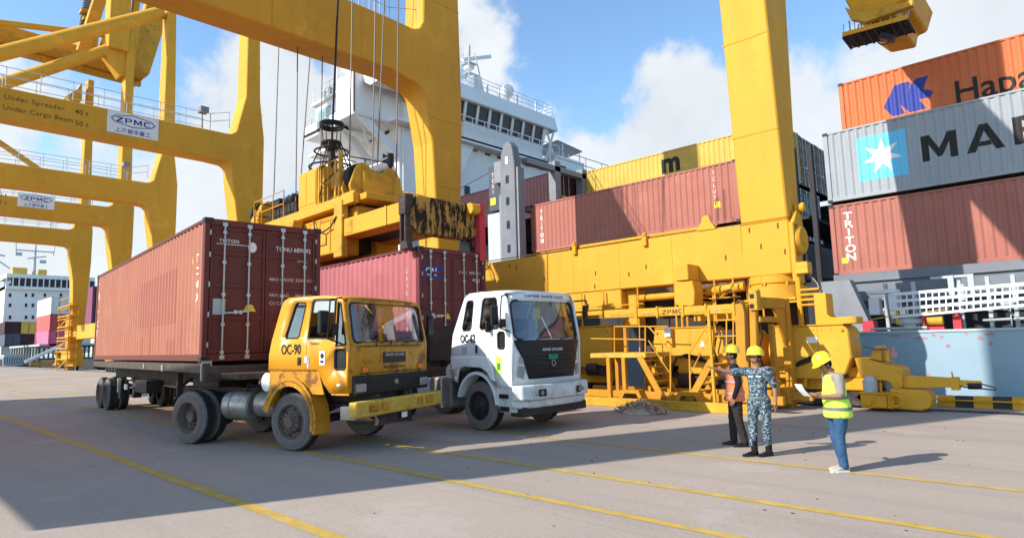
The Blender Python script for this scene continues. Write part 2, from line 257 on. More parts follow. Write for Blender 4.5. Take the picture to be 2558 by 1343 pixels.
# ------------------------------------------------------------------ mesh helpers
class MB:
    def __init__(s): s.v = []; s.f = []
    def add(s, vs, fs):
        o = len(s.v); s.v += [V(x) for x in vs]; s.f += [tuple(i+o for i in f) for f in fs]; return s
    def box(s, x0, x1, y0, y1, z0, z1):
        return s.add([(x0, y0, z0), (x1, y0, z0), (x1, y1, z0), (x0, y1, z0), (x0, y0, z1), (x1, y0, z1), (x1, y1, z1), (x0, y1, z1)],
                     [(3, 2, 1, 0), (4, 5, 6, 7), (0, 1, 5, 4), (1, 2, 6, 5), (2, 3, 7, 6), (3, 0, 4, 7)])
    def bar(s, p, q, w, h=None, up=V((0, 0, 1)), w2=None, h2=None):
        """square bar from p to q: w sideways, h upwards"""
        p = V(p); q = V(q); h = h or w; w2 = w2 or w; h2 = h2 or h; d = (q-p).normalized()
        if abs(d.dot(up)) > .99: up = V((0, 1, 0))
        sd = d.cross(up).normalized(); u = sd.cross(d)
        a = [p+sd*(i*w/2)+u*(j*h/2) for i, j in ((-1, -1), (1, -1), (1, 1), (-1, 1))]
        b = [q+sd*(i*w2/2)+u*(j*h2/2) for i, j in ((-1, -1), (1, -1), (1, 1), (-1, 1))]
        return s.add(a+b, [(3, 2, 1, 0), (4, 5, 6, 7), (0, 1, 5, 4), (1, 2, 6, 5), (2, 3, 7, 6), (3, 0, 4, 7)])
    def tube(s, p, q, r, n=8, r2=None, cap=True):
        p = V(p); q = V(q); r2 = r if r2 is None else r2; d = (q-p).normalized(); up = V((0, 0, 1)) if abs(d.z) < .95 else V((1, 0, 0))
        a = d.cross(up).normalized(); b = d.cross(a)
        vs = [c+(a*math.cos(2*math.pi*i/n)+b*math.sin(2*math.pi*i/n))*rr for c, rr in ((p, r), (q, r2)) for i in range(n)]
        fs = [(i, n+i, n+(i+1) % n, (i+1) % n) for i in range(n)]
        if cap: fs += [tuple(range(n)), tuple(range(2*n-1, n-1, -1))]
        return s.add(vs, fs)
    def path(s, pts, r, n=6):
        for a, b in zip(pts, pts[1:]): s.tube(a, b, r, n)
        return s
    def prism(s, pts, vec):
        """flat polygon pts pushed along vec"""
        pts = [V(p) for p in pts]; vec = V(vec); n = len(pts)
        return s.add(pts+[p+vec for p in pts], [tuple(range(n)), tuple(range(2*n-1, n-1, -1))]+[((i+1) % n, i, n+i, n+(i+1) % n) for i in range(n)])
    def lathe(s, prof, c, axis, n=24, spokes=None):
        """prof = [(radius, along axis)]"""
        axis = V(axis).normalized(); up = V((0, 0, 1)) if abs(axis.z) < .9 else V((1, 0, 0)); a = axis.cross(up).normalized(); b = axis.cross(a); c = V(c)
        vs = []; m = len(prof)
        for i in range(n):
            t = 2*math.pi*i/n; e = a*math.cos(t)+b*math.sin(t)
            vs += [c+axis*h+e*r for r, h in prof]
        fs = [(i*m+j, i*m+j+1, ((i+1) % n)*m+j+1, ((i+1) % n)*m+j) for i in range(n) for j in range(m-1)]
        return s.add(vs, fs)
    def ring(s, c, axis, R, r, n=24, k=6):
        return s.lathe([(R+r*math.cos(2*math.pi*j/k), r*math.sin(2*math.pi*j/k)) for j in range(k+1)], c, axis, n)
    def sphere(s, c, r, n=10, m=7, sc=(1, 1, 1)):
        c = V(c); vs = []; fs = []
        for i in range(m+1):
            t = math.pi*i/m
            for j in range(n):
                p = 2*math.pi*j/n; vs.append(c+V((math.sin(t)*math.cos(p)*r*sc[0], math.sin(t)*math.sin(p)*r*sc[1], math.cos(t)*r*sc[2])))
        for i in range(m):
            for j in range(n): fs.append((i*n+j, (i+1)*n+j, (i+1)*n+(j+1) % n, i*n+(j+1) % n))
        return s.add(vs, fs)
    def mesh(s, name, off=None):
        me = bpy.data.meshes.new(name)
        vs = s.v if off is None else [v-off for v in s.v]
        me.from_pydata([tuple(v) for v in vs], [], s.f); return me
def link(o, parent=None):
    COL.objects.link(o)
    if parent is not None: o.parent = parent
    return o
def finish(me, mat, smooth, fix=True):
    bm = bmesh.new(); bm.from_mesh(me)
    if fix: bmesh.ops.recalc_face_normals(bm, faces=bm.faces)
    bm.to_mesh(me); bm.free()
    if mat: me.materials.append(M[mat] if isinstance(mat, str) else mat)
    if smooth:
        me.shade_smooth(); me.set_sharp_from_angle(angle=math.radians(smooth if smooth > 1 else 38))
def off_of(parent):
    """world offset of an unrotated thing (so that world coordinates can be used for its parts)"""
    o = V((0, 0, 0)); p = parent
    while p is not None: o += p.location; p = p.parent
    return o
def obj(name, mb, mat, parent=None, smooth=0, bevel=0, world=False, label=None, seg=1):
    me = mb.mesh(name, off_of(parent) if (world and parent is not None) else None); finish(me, mat, smooth)
    o = link(bpy.data.objects.new(name, me), parent)
    if bevel:
        b = o.modifiers.new('bevel', 'BEVEL'); b.width = bevel; b.segments = seg; b.limit_method = 'ANGLE'; b.angle_limit = math.radians(35)
    if label: o['label'] = label
    return o
def thing(name, label, cat, loc=(0, 0, 0), rz=0, group=None):
    o = bpy.data.objects.new(name, None); COL.objects.link(o); o.location = loc; o.rotation_euler = (0, 0, rz); o.empty_display_size = .3
    return tag(o, label, cat, group)
def tag(o, label, cat, group=None):
    o['label'] = label; o['category'] = cat
    if group: o['group'] = group
    return o
def struct(o): o['kind'] = 'structure'; return o
def copy_tree(o, parent=None):
    c = o.copy(); COL.objects.link(c)
    if parent is not None: c.parent = parent
    for ch in list(o.children): copy_tree(ch, c)
    return c
# 2D text / logos as flat print
def text_bm(s, size, bold=0.0, align='LEFT', spacing=1.0, xs=1.0):
    cu = bpy.data.curves.new('t', 'FONT'); cu.body = s; cu.size = size; cu.offset = bold*size; cu.align_x = align; cu.space_character = spacing; cu.resolution_u = 3
    o = bpy.data.objects.new('t', cu); COL.objects.link(o)
    dg = bpy.context.evaluated_depsgraph_get(); me = bpy.data.meshes.new_from_object(o.evaluated_get(dg))
    bm = bmesh.new(); bm.from_mesh(me); bpy.data.objects.remove(o); bpy.data.curves.remove(cu); bpy.data.meshes.remove(me)
    for v in bm.verts: v.co.x *= xs; v.co.z = 0
    bmesh.ops.triangulate(bm, faces=bm.faces); return bm
def poly_bm(polys):
    bm = bmesh.new()
    for p in polys: bm.faces.new([bm.verts.new((x, y, 0)) for x, y in p])
    bm.normal_update(); bmesh.ops.triangulate(bm, faces=bm.faces); return bm
GLYPH = {'M': (.95, [[(0, 0), (.2, 0), (.2, .62), (.42, .1), (.53, .1), (.75, .62), (.75, 0), (.95, 0), (.95, 1), (.72, 1), (.475, .42), (.23, 1), (0, 1)]]),
         'A': (.95, [[(0, 0), (.22, 0), (.475, .74), (.475, 1), (.37, 1)], [(.95, 0), (.58, 1), (.475, 1), (.475, .74), (.73, 0)], [(.292, .19), (.658, .19), (.60, .36), (.35, .36)]]),
         'E': (.72, [[(0, 0), (.72, 0), (.72, .18), (.22, .18), (.22, .41), (.66, .41), (.66, .59), (.22, .59), (.22, .82), (.72, .82), (.72, 1), (0, 1)]]),
         'R': (.8, [[(0, 0), (.2, 0), (.2, 1), (0, 1)], [(.205, .35), (.32, .35), (.58, 0), (.83, 0), (.56, .37), (.8, .5), (.8, .85), (.62, 1), (.205, 1), (.205, .82), (.58, .82), (.6, .8), (.6, .56), (.56, .53), (.205, .53)]]),
         'S': (.78, [[(0, 0), (.6, 0), (.78, .14), (.78, .44), (.62, .58), (.22, .6), (.2, .64), (.2, .8), (.24, .82), (.76, .82), (.76, 1), (.16, 1), (0, .86), (0, .56), (.16, .42), (.55, .41), (.58, .38), (.58, .2), (.54, .18), (0, .18)]]),
         'K': (.85, [[(0, 0), (.2, 0), (.2, .36), (.3, .46), (.6, 0), (.86, 0), (.46, .6), (.84, 1), (.57, 1), (.2, .6), (.2, 1), (0, 1)]]),
         'Z': (.8, [[(0, 0), (.8, 0), (.8, .2), (.3, .2), (.8, .82), (.8, 1), (0, 1), (0, .8), (.5, .8), (0, .18)]]),
         'P': (.8, [[(0, 0), (.2, 0), (.2, 1), (0, 1)], [(.205, .35), (.6, .35), (.8, .5), (.8, .85), (.62, 1), (.205, 1), (.205, .82), (.58, .82), (.6, .8), (.6, .56), (.56, .53), (.205, .53)]]),
         'C': (.8, [[(.2, 0), (.8, 0), (.8, .2), (.28, .2), (.2, .28), (.2, .72), (.28, .8), (.8, .8), (.8, 1), (.2, 1), (0, .82), (0, .18)]])}
def glyph_bm(word, h, gap=.16, xs=1.0, centre=False):
    x = 0; ps = []
    for ch in word:
        w, polys = GLYPH[ch]; ps += [[((x+a)*h*xs, b*h) for a, b in p] for p in polys]; x += w+gap
    bm = poly_bm(ps); W_ = (x-gap)*h*xs
    if centre:
        for v in bm.verts: v.co.x -= W_/2
    return bm
PITCH, DEPTH = .278, .036
def corr(x):
    t = (x/PITCH) % 1.0
    if t < .25: return 0
    if t < .5: return DEPTH*(t-.25)*4
    if t < .75: return DEPTH
    return DEPTH*(1-t)*4
def cuts(bm, xs):
    for x in xs: bmesh.ops.bisect_plane(bm, geom=bm.verts[:]+bm.edges[:]+bm.faces[:], plane_co=(x, 0, 0), plane_no=(1, 0, 0))
def strips(bm, xs):
    """the print cut into upright strips at xs; every strip keeps its own corners"""
    out = bmesh.new(); xs = [-1e3]+sorted(xs)+[1e3]
    def clip(poly, x, keep_right):
        res = []
        for i, p in enumerate(poly):
            q = poly[(i+1) % len(poly)]; a = (p[0] >= x) if keep_right else (p[0] <= x); b = (q[0] >= x) if keep_right else (q[0] <= x)
            if a: res.append(p)
            if a != b: t = (x-p[0])/(q[0]-p[0]); res.append((x, p[1]+(q[1]-p[1])*t))
        return res
    for f in bm.faces:
        base = [(v.co.x, v.co.y) for v in f.verts]; lo = min(p[0] for p in base); hi = max(p[0] for p in base)
        for x0, x1 in zip(xs, xs[1:]):
            if x1 <= lo or x0 >= hi: continue
            poly = clip(clip(base, x0, True), x1, False)
            if len(poly) > 2 and abs(sum(p[0]*q[1]-q[0]*p[1] for p, q in zip(poly, poly[1:]+poly[:1]))) > 1e-7:
                out.faces.new([out.verts.new((x, y, 0)) for x, y in poly])
    bm.free(); return out
def printed(bm, mat, parent, fn, name='lettering', world=False, label=None):
    """fn maps the flat (x, y) of the print to a point"""
    o_ = off_of(parent) if world else V((0, 0, 0))
    for v in bm.verts: v.co = V(fn(v.co.x, v.co.y))-o_
    me = bpy.data.meshes.new(name); bm.to_mesh(me); bm.free(); me.materials.append(M[mat])
    o = link(bpy.data.objects.new(name, me), parent)
    if label: o['label'] = label
    return o
def fill2d(outer, holes=(), cx=(), cy=()):
    bm = bmesh.new()
    for loop in (outer,)+tuple(holes):
        vs = [bm.verts.new((x, y, 0)) for x, y in loop]
        for a, b in zip(vs, vs[1:]+vs[:1]): bm.edges.new((a, b))
    bmesh.ops.triangle_fill(bm, use_beauty=True, use_dissolve=False, edges=bm.edges[:])
    cuts(bm, cx)
    for y in cy: bmesh.ops.bisect_plane(bm, geom=bm.verts[:]+bm.edges[:]+bm.faces[:], plane_co=(0, y, 0), plane_no=(0, 1, 0))
    return bm
def shell(name, bm, mat, parent, fn, thick=.03, smooth=0, label=None):
    for v in bm.verts: v.co = V(fn(v.co.x, v.co.y))
    me = bpy.data.meshes.new(name); bm.to_mesh(me); bm.free(); finish(me, mat, smooth)
    o = link(bpy.data.objects.new(name, me), parent)
    if thick:
        s = o.modifiers.new('thickness', 'SOLIDIFY'); s.thickness = thick; s.offset = 0
    if label: o['label'] = label
    return o
def rrect(x0, x1, y0, y1, r, n=4):
    pts = []
    for cx, cy, a0 in ((x1-r, y1-r, 0), (x0+r, y1-r, 90), (x0+r, y0+r, 180), (x1-r, y0+r, 270)):
        for i in range(n+1):
            a = math.radians(a0+90*i/n); pts.append((cx+r*math.cos(a), cy+r*math.sin(a)))
    return pts
# ------------------------------------------------------------------ ground, water, lines
QY = 18.9                                                        # quay edge
g = MB(); nx = 60
g.add([(-2600, -2200, 0), (900, -2200, 0), (900, QY, 0), (-2600, QY, 0), (900, QY, -6), (-2600, QY, -6)], [(0, 1, 2, 3), (3, 2, 4, 5)])
struct(obj('ground', g, 'ground'))
struct(obj('water', MB().add([(-4000, QY-1, -2.2), (2500, QY-1, -2.2), (2500, 4000, -2.2), (-4000, 4000, -2.2)], [(0, 1, 2, 3)]), 'water'))
for y0, wd in ((3.29, .16), (5.63, .13), (7.0, .13), (9.19, .12)):
    ln = MB(); pts = []; x = -130.0
    while x < 8: pts.append(x); x += 1.2 if x > -40 else 6
    vs = []; fs = []
    for i, x in enumerate(pts):
        w = wd*(.5+.06*noise.noise(V((x*.7, y0, 0)))); yy = y0+.04*noise.noise(V((x*.2, y0*3, 1)))
        vs += [(x, yy-w, .004), (x, yy+w, .004)]
        if i: fs.append((2*i-2, 2*i, 2*i+1, 2*i-1))
    struct(obj('painted_line', ln.add(vs, fs), 'linepaint'))
rl_ = MB(); rl_.box(-260, 12, 17.36, 17.43, 0, .02); rl_.box(-260, 12, 17.16, 17.34, 0, .005); rl_.box(-260, 12, 17.45, 17.63, 0, .005); struct(obj('crane_rail', rl_, 'darksteel'))
db = MB(); rnd = random.Random(21)
for i in range(150):
    x = -1.5-rnd.random()**1.5*26; y = 2.2+rnd.random()*13; r = rnd.uniform(.004, .014)
    db.sphere((x, y, r*.3), r, 6, 4, (rnd.uniform(.8, 2.2), rnd.uniform(.7, 1.3), .5))
o = obj('grit', db, 'chassis'); o['kind'] = 'stuff'; tag(o, 'dark grit and small stones scattered over the concrete quay', 'grit')
# ------------------------------------------------------------------ containers
def container(label, cat_group, loc, rz, mat, Ln=12.19, Wd=2.44, Ht=2.896, doors=True, near_corr=True, dark=None, detail=True):
    """origin: bottom centre; doors at +x, the side towards the camera at -y"""
    t = thing('shipping_container', label, 'container', loc, rz, cat_group)
    l, w, h = Ln/2, Wd/2, Ht
    f = MB()
    for sx in (-1, 1):
        for sy in (-1, 1): f.box(sx*l-.16*(sx > 0), sx*l+.16*(sx < 0), sy*w-.11*(sy > 0), sy*w+.11*(sy < 0), .02, h-.02)
    for sy in (-1, 1):
        f.box(-l+.16, l-.16, sy*w-.06*(sy > 0), sy*w+.06*(sy < 0), .03, .17); f.box(-l+.16, l-.16, sy*w-.06*(sy > 0), sy*w+.06*(sy < 0), h-.09, h-.012)
    for sx in (-1, 1):
        f.box(sx*l-.10*(sx > 0), sx*l+.10*(sx < 0), -w+.11, w-.11, h-.15, h-.015); f.box(sx*l-.10*(sx > 0), sx*l+.10*(sx < 0), -w+.11, w-.11, .02, .17)
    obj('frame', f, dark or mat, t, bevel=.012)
    cm = None
    for sx in (-1, 1):
        for sy in (-1, 1):
            for z in (0, h-.118):
                if cm is None:
                    c = MB().box(-.09, .09, -.082, .082, 0, .118); o = obj('corner_casting', c, 'darksteel' if detail else mat, t, bevel=.01); cm = o.data
                else: o = link(bpy.data.objects.new('corner_casting', cm), t)
                o.location = (sx*(l-.085), sy*(w-.078), z)
    for sy in (-1, 1):
        s = MB(); xs = []; k0 = math.floor((-l+.16)/PITCH)-1
        for k in range(k0, -k0+2):
            for q in (0, .25, .5, .75):
                x = (k+q)*PITCH
                if -l+.16 < x < l-.16: xs.append(x)
        xs = [-l+.16]+xs+[l-.16]; vs = []; fs = []
        for i, x in enumerate(xs):
            dn = .010*max(0, noise.noise(V((x*.9+loc[0], loc[1]+sy, loc[2])))); y = sy*(w-.012-corr(x)-(0 if sy < 0 else dn)); vs += [(x, y, .17), (x, y, h-.09)]
            if i: fs.append((2*i-2, 2*i, 2*i+1, 2*i-1))
        obj('side_panel', s.add(vs, fs), mat, t)
    r = MB(); n = 24
    vs = []; fs = []
    for i in range(n*2+1):
        x = -l+.1+(2*l-.2)*i/(2*n); z = h-.03-(.02 if i % 2 else 0); vs += [(x, -w+.06, z), (x, w-.06, z)]
        if i: fs.append((2*i-2, 2*i, 2*i+1, 2*i-1))
    obj('roof_panel', r.add(vs, fs), mat, t)
    obj('end_panel', MB().box(-l+.02, -l+.05, -w+.11, w-.11, .17, h-.15), mat, t)
    if doors:
        for sy in (-1, 1):
            d = MB(); y0, y1 = (-w+.125, -.008) if sy < 0 else (.008, w-.125); x = l
            d.box(x-.075, x-.05, y0, y1, .18, h-.155)
            d.box(x-.05, x-.015, y0, y0+.05, .18, h-.155); d.box(x-.05, x-.015, y1-.05, y1, .18, h-.155)
            zz = [.18, .28, .85, .93, 1.5, 1.58, 2.15, 2.23] if h > 2.7 else [.18, .28, .78, .86, 1.36, 1.44, 1.9, 1.98]
            for a, b in zip(zz[::2], zz[1::2]): d.box(x-.05, x-.026, y0+.05, y1-.05, a, b)
            d.box(x-.05, x-.026, y0+.05, y1-.05, h-.23, h-.155)
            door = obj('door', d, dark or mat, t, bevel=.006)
            for k, yy in enumerate((.28, .78)):
                y = sy*(w-.125-yy*.98+.02) if 1 else 0
                b = MB().tube((x+.022, y, .12), (x+.022, y, h-.10), .018, 8)
                for zz_ in (.2, .75, 1.35, 2.0, h-.28): b.box(x-.012, x+.036, y-.035, y+.035, zz_-.03, zz_+.03)
                b.box(x-.01, x+.04, y-.045, y+.045, .06, .14); b.box(x-.01, x+.04, y-.045, y+.045, h-.16, h-.08)
                obj('locking_bar', b, 'steel', door, smooth=40)
                hb = MB(); yo = y+(.34 if sy < 0 else -.34)*(1 if k == 0 else -.75); hb.bar((x+.04, y, .98+.04*k), (x+.035, yo, 1.0), .018, .03)
                hb.box(x-.01, x+.05, yo-.03, yo+.03, .96, 1.04); obj('door_handle', hb, 'steel', door)
            hg = MB()
            for z in (.35, .95, 1.55, 2.15, h-.3): hg.tube((x-.005, sy*(w-.11), z-.05), (x-.005, sy*(w-.11), z+.05), .02, 6)
            obj('hinge', hg, 'steel', door)
    return t
def side_print(t, bm, mat, x0, z0, w, name='lettering', label=None, off=.004):
    """prints bm on the corrugated -y side, lower left corner at (x0, z0)"""
    xs = [v.co.x+x0 for v in bm.verts]; lo, hi = min(xs), max(xs); c = []
    k = math.floor(lo/PITCH*4)
    while k*PITCH/4 < hi: c.append(k*PITCH/4-x0); k += 1
    bm = strips(bm, c)
    return printed(bm, mat, t, lambda x, y: (x+x0, -(w-.012-corr(x+x0))-off, y+z0), name, label=label)
def end_print(t, bm, mat, y0, z0, l, name='lettering', label=None, off=.006):
    return printed(bm, mat, t, lambda x, y: (l-.05+off, x+y0, y+z0), name, label=label)
YARDC = 'containers carried by the two trucks'
# the left truck's container
HC = 2.896
def place_centre(cx, cy, yaw, Ln=12.19, Wd=2.44):
    """near front bottom corner -> centre; yaw is the heading of the door end"""
    F = V((math.cos(yaw), math.sin(yaw), 0)); S = V((-math.sin(yaw), math.cos(yaw), 0)); return V((cx, cy, 0))-F*Ln/2+S*Wd/2
YA = -.08
c0 = place_centre(-12.88, 4.72, YA)
TRI = container('long maroon container on the trailer behind the yellow truck', YARDC, (c0.x, c0.y, 1.56), YA, 'maroon', dark='shademaroon')
l2, w2 = 12.19/2, 1.22
for i, ch in enumerate('TRITON'):
    side_print(TRI, text_bm(ch, .34, .012, 'CENTER'), 'palepaint', -l2+.42, 2.35-i*.31, w2)
for i, ch in enumerate('TCNU'):
    side_print(TRI, text_bm(ch, .22, .01, 'CENTER'), 'whitepaint', l2-.5, 2.05-i*.27, w2)
side_print(TRI, poly_bm([[(0, 0), (.2, 0), (.1, .22)]]), 'yellowpaint', l2-.95, 2.05, w2, 'warning_triangle')
side_print(TRI, poly_bm([[(0, 0), (3.4, 0), (3.4, 1.25), (0, 1.15)]]), 'repaint', .6, .86, w2, 'repaint_patch')
for x, w_, z0, z1 in ((1.7, .14, .2, .85), (2.6, .1, .2, .75), (4.3, .12, .22, 1.1), (4.42, .25, .2, .9), (.9, .12, .2, .6), (3.4, .7, .18, .5)):
    side_print(TRI, poly_bm([[(0, 0), (w_, 0), (w_, z1-z0), (0, z1-z0)]]), 'repaint', x, z0, w2, 'repaint_patch')
end_print(TRI, text_bm('TRITON', .10, .008, 'LEFT', 1.1), 'whitepaint', -.93, 2.42, l2, off=.004)
end_print(TRI, poly_bm([[(0, 0), (.62, 0), (.62, .012), (0, .012)]]), 'whitepaint', -.98, 2.38, l2, 'underline', off=.004)
end_print(TRI, poly_bm([[(.09*math.cos(a*.4189), .11*math.sin(a*.4189)) for a in range(15)]]), 'whitepaint', -.27, 2.36, l2, 'round_sticker', off=.005)
end_print(TRI, text_bm('TCNU', .13, .004, 'LEFT', 1.0), 'whitepaint', .22, 2.33, l2, off=.004)
end_print(TRI, text_bm('689042 0', .13, .004, 'LEFT', 1.0), 'whitepaint', .62, 2.33, l2, off=.004)
end_print(TRI, text_bm('45G1', .13, .004), 'whitepaint', .66, 2.12, l2, off=.004)
for i, (a, b) in enumerate((('MAX GROSS', '32500 KG'), ('TARE WT', '3870 KG'), ('PAYLOAD', '28630 KG'), ('CU CAP', '76.3 CBM'))):
    end_print(TRI, text_bm(a, .095, .003), 'palepaint', .10, 1.68-i*.17, l2, off=.004); end_print(TRI, text_bm(b, .095, .003), 'palepaint', .66, 1.68-i*.17, l2, off=.004)
end_print(TRI, poly_bm([[(0, 0), (.26, 0), (.19, .14), (.07, .14)]]), 'yellowpaint', -.43, 1.02, l2, 'warning_sticker', off=.004)
end_print(TRI, poly_bm([[(0, 0), (.24, 0), (.24, .32), (0, .32)]]), 'lightgrey', -1.02, .95, l2, 'data_plate', off=.01)
# the white truck's container
YB_ = -.03
c1 = place_centre(-13.35, 10.45, YB_)
CAI = container('purplish red container under the crane spreader behind the white truck', YARDC, (c1.x, c1.y, 1.58), YB_, 'pinkish', dark='shademaroonb')
end_print(CAI, poly_bm([rrect(0, .62, 0, .34, .03)]), 'bluepaint', -1.03, 2.05, l2, 'logo_panel', off=.004)
end_print(CAI, text_bm('CAI', .30, .02, 'LEFT', .95, .85), 'whitepaint', -.98, 2.12, l2, off=.008)
end_print(CAI, text_bm('CAIU', .12, .004), 'whitepaint', .22, 2.22, l2, off=.004); end_print(CAI, text_bm('837542 0', .12, .004), 'whitepaint', .62, 2.22, l2, off=.004)
end_print(CAI, text_bm('45G1', .14, .006), 'whitepaint', .72, 2.02, l2, off=.004)
end_print(CAI, poly_bm([[(.08*math.cos(a*.4189), .10*math.sin(a*.4189)) for a in range(15)]]), 'palepaint', -.72, .98, l2, 'round_sticker', off=.005)
end_print(CAI, poly_bm([[(0, 0), (.24, 0), (.12, .2)]]), 'yellowpaint', -.33, .9, l2, 'warning_triangle', off=.004)
for i, ch in enumerate('CAIU 8375'):
    if ch != ' ': side_print(CAI, text_bm(ch, .17, .008, 'CENTER'), 'palepaint', l2-.62, 2.2-i*.2, w2)
# containers on the near ship: bays between X -22.2..-10.6 and from -7.2 on
SH = 'containers stacked on the near ship'
def ship_box(label, x0, x1, y0, z0, mat, doors=True, H=2.66, W=2.5):
    return container(label, SH, ((x0+x1)/2, y0+W/2, z0), 0, mat, Ln=x1-x0, Wd=W, Ht=H, doors=doors)
X1, X2 = -22.17, -10.6; X3, X4 = -7.2, 5.0
MID = ship_box('maroon container with TRITON lettering left of the big crane leg', X1, X2, 25, 6.52, 'shipred')
lm = (X2-X1)/2
for i, ch in enumerate('TRITON'): side_print(MID, text_bm(ch, .34, .014, 'CENTER'), 'whitepaint', -lm+.75, 2.05-i*.31, 1.25)
for i, ch in enumerate('TCLU79'): side_print(MID, text_bm(ch, .24, .01, 'CENTER'), 'palepaint', lm-1.05, 2.2-i*.27, 1.25)
side_print(MID, poly_bm([[(0, 0), (.26, 0), (.26, .26), (0, .26)]]), 'yellowpaint', lm-1.1, .75, 1.25, 'sticker')
MUS = ship_box('mustard container with a black letter m on the upper ship stack', -22.6, X2, 30.3, 9.36, 'mustard', H=2.72)
side_print(MUS, text_bm('m', 1.5, .045, 'LEFT', 1.05), 'blackpaint', -.5, 1.54, 1.25)
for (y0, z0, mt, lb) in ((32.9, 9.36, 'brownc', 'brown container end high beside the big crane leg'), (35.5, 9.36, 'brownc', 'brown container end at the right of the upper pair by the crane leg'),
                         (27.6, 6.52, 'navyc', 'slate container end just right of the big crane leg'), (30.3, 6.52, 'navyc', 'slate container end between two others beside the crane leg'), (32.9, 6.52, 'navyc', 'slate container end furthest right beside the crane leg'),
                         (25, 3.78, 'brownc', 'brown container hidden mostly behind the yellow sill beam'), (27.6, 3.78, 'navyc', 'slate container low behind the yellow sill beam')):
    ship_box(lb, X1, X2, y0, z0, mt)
RT = ship_box('maroon container with large TRITON lettering right of the crane', X3, X4, 25, 3.93, 'shipred')
lr = (X4-X3)/2
for i, ch in enumerate('TRITON'): side_print(RT, text_bm(ch, .37, .022, 'CENTER', 1, 1.25), 'whitepaint', -lr+.62, 2.07-i*.305, 1.25)
side_print(RT, poly_bm([[(0, 0), (.2, 0), (.2, .2), (0, .2)]]), 'yellowpaint', -lr+.3, .45, 1.25, 'sticker')
MK = ship_box('pale grey container with a white star on a blue square', X3, X4, 25, 6.68, 'grey', H=2.70)
side_print(MK, poly_bm([[(0, 0), (1.55, 0), (1.55, 1.64), (0, 1.64)]]), 'cyan', -lr+1.13, .60, 1.25, 'logo_square')
star = []
for i in range(14):
    a = math.radians(90+i*360/14); r = .66 if i % 2 == 0 else .27; star.append((.81+r*math.cos(a), .81+r*math.sin(a)))
side_print(MK, poly_bm([star]), 'whitepaint', -lr+1.10, .61, 1.25, 'logo_star', off=.010)
side_print(MK, glyph_bm('MAERSK', .90, .22, 1.18), 'blackpaint', -lr+3.12, .92, 1.25)
HP = ship_box('orange container on top of the right hand ship stack', X3+.02, X4, 27.6, 9.40, 'orange', H=2.72)
lg_ = [P(1960+x/3.358, 60+y/3.358, 1, 27.6) for x, y in ((828, 700), (920, 515), (1032, 480), (1060, 500), (990, 610), (1095, 458), (1205, 430), (1160, 545), (1245, 560), (1220, 612), (1125, 630), (1190, 705), (1050, 742), (965, 672), (1010, 748), (905, 775))]
side_print(HP, poly_bm([[(p.x-(X3+.02), p.z-9.40) for p in lg_]]), 'bluepaint', -lr+.01, 0, 1.25, 'logo_mark')
side_print(HP, text_bm('Hapag-Lloyd', 1.22, .012, 'LEFT', 1.0, .92), 'blackpaint', -lr+3.85, .76, 1.25)
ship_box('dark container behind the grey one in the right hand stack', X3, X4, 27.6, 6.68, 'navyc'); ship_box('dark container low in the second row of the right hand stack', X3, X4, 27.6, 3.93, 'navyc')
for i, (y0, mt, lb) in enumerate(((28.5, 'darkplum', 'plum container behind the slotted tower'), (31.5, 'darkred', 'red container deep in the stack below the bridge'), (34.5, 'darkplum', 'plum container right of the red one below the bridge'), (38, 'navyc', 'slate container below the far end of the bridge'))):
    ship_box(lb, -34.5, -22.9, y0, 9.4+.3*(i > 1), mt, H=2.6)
# ------------------------------------------------------------------ quay cranes
def arc(c, r, a0, a1, n=5):
    return [(c[0]+r*math.cos(math.radians(a0+(a1-a0)*i/n)), c[1]+r*math.sin(math.radians(a0+(a1-a0)*i/n))) for i in range(n+1)]
def railing(name, parent, pts, h=1.0, r=.022, step=1.6, mat='lightgrey', mids=(.5,)):
    """posts and rails along a polyline of world points"""
    b = MB()
    for p, q in zip(pts, pts[1:]):
        p = V(p); q = V(q); n = max(1, round((q-p).length/step))
        for i in range(n+1):
            a = p.lerp(q, i/n); b.tube(a, a+V((0, 0, h)), r, 4)
        for m in (1.0,)+tuple(mids): b.tube(p+V((0, 0, h*m)), q+V((0, 0, h*m)), r*.9, 4)
    return obj(name, b, mat, parent, world=True)
def portal(parent, xf, tx, mat='crane', ytop=17.25, zb=15.85, zu=14.05, ztop=34, yback=3, label=None, low=3.4):
    """one leg frame: seaside leg plus the portal beam running landward, in the plane X = xf (thickness tx)"""
    pr = [(yback, zb-.15), (ytop-1.9, zb-.0)]
    pr += arc((ytop-1.15, zb+.62), .62, 265, 330, 5)                                     # fillet up into the upper leg
    pr += [(ytop-.03, zb+2.9), (ytop, ztop), (ytop+.6, ztop), (ytop+.95, zb+2.8), (ytop+1.27, zb+.15), (ytop+1.27, zu-1.8), (ytop+.95, 5.0), (ytop+.95, low), (ytop-.2, low), (ytop-.2, 5.0), (ytop-.42, 10.0), (ytop-.85, zu-.9)]
    pr += arc((ytop-1.35, zu-.55), .5, 0, 95, 5)
    pr += [(ytop-2.2, zu), (yback, zu+.1)]
    return obj('leg_frame', MB().prism([(xf, y, z) for y, z in pr], (-tx, 0, 0)), mat, parent, world=True, bevel=.05, label=label)
def seams(parent, xf, tx, pts):
    for y0, y1, z in pts: obj('weld_seam', MB().box(xf, xf+.012, y0, y1, z, z+.03), 'crane2', parent, world=True)
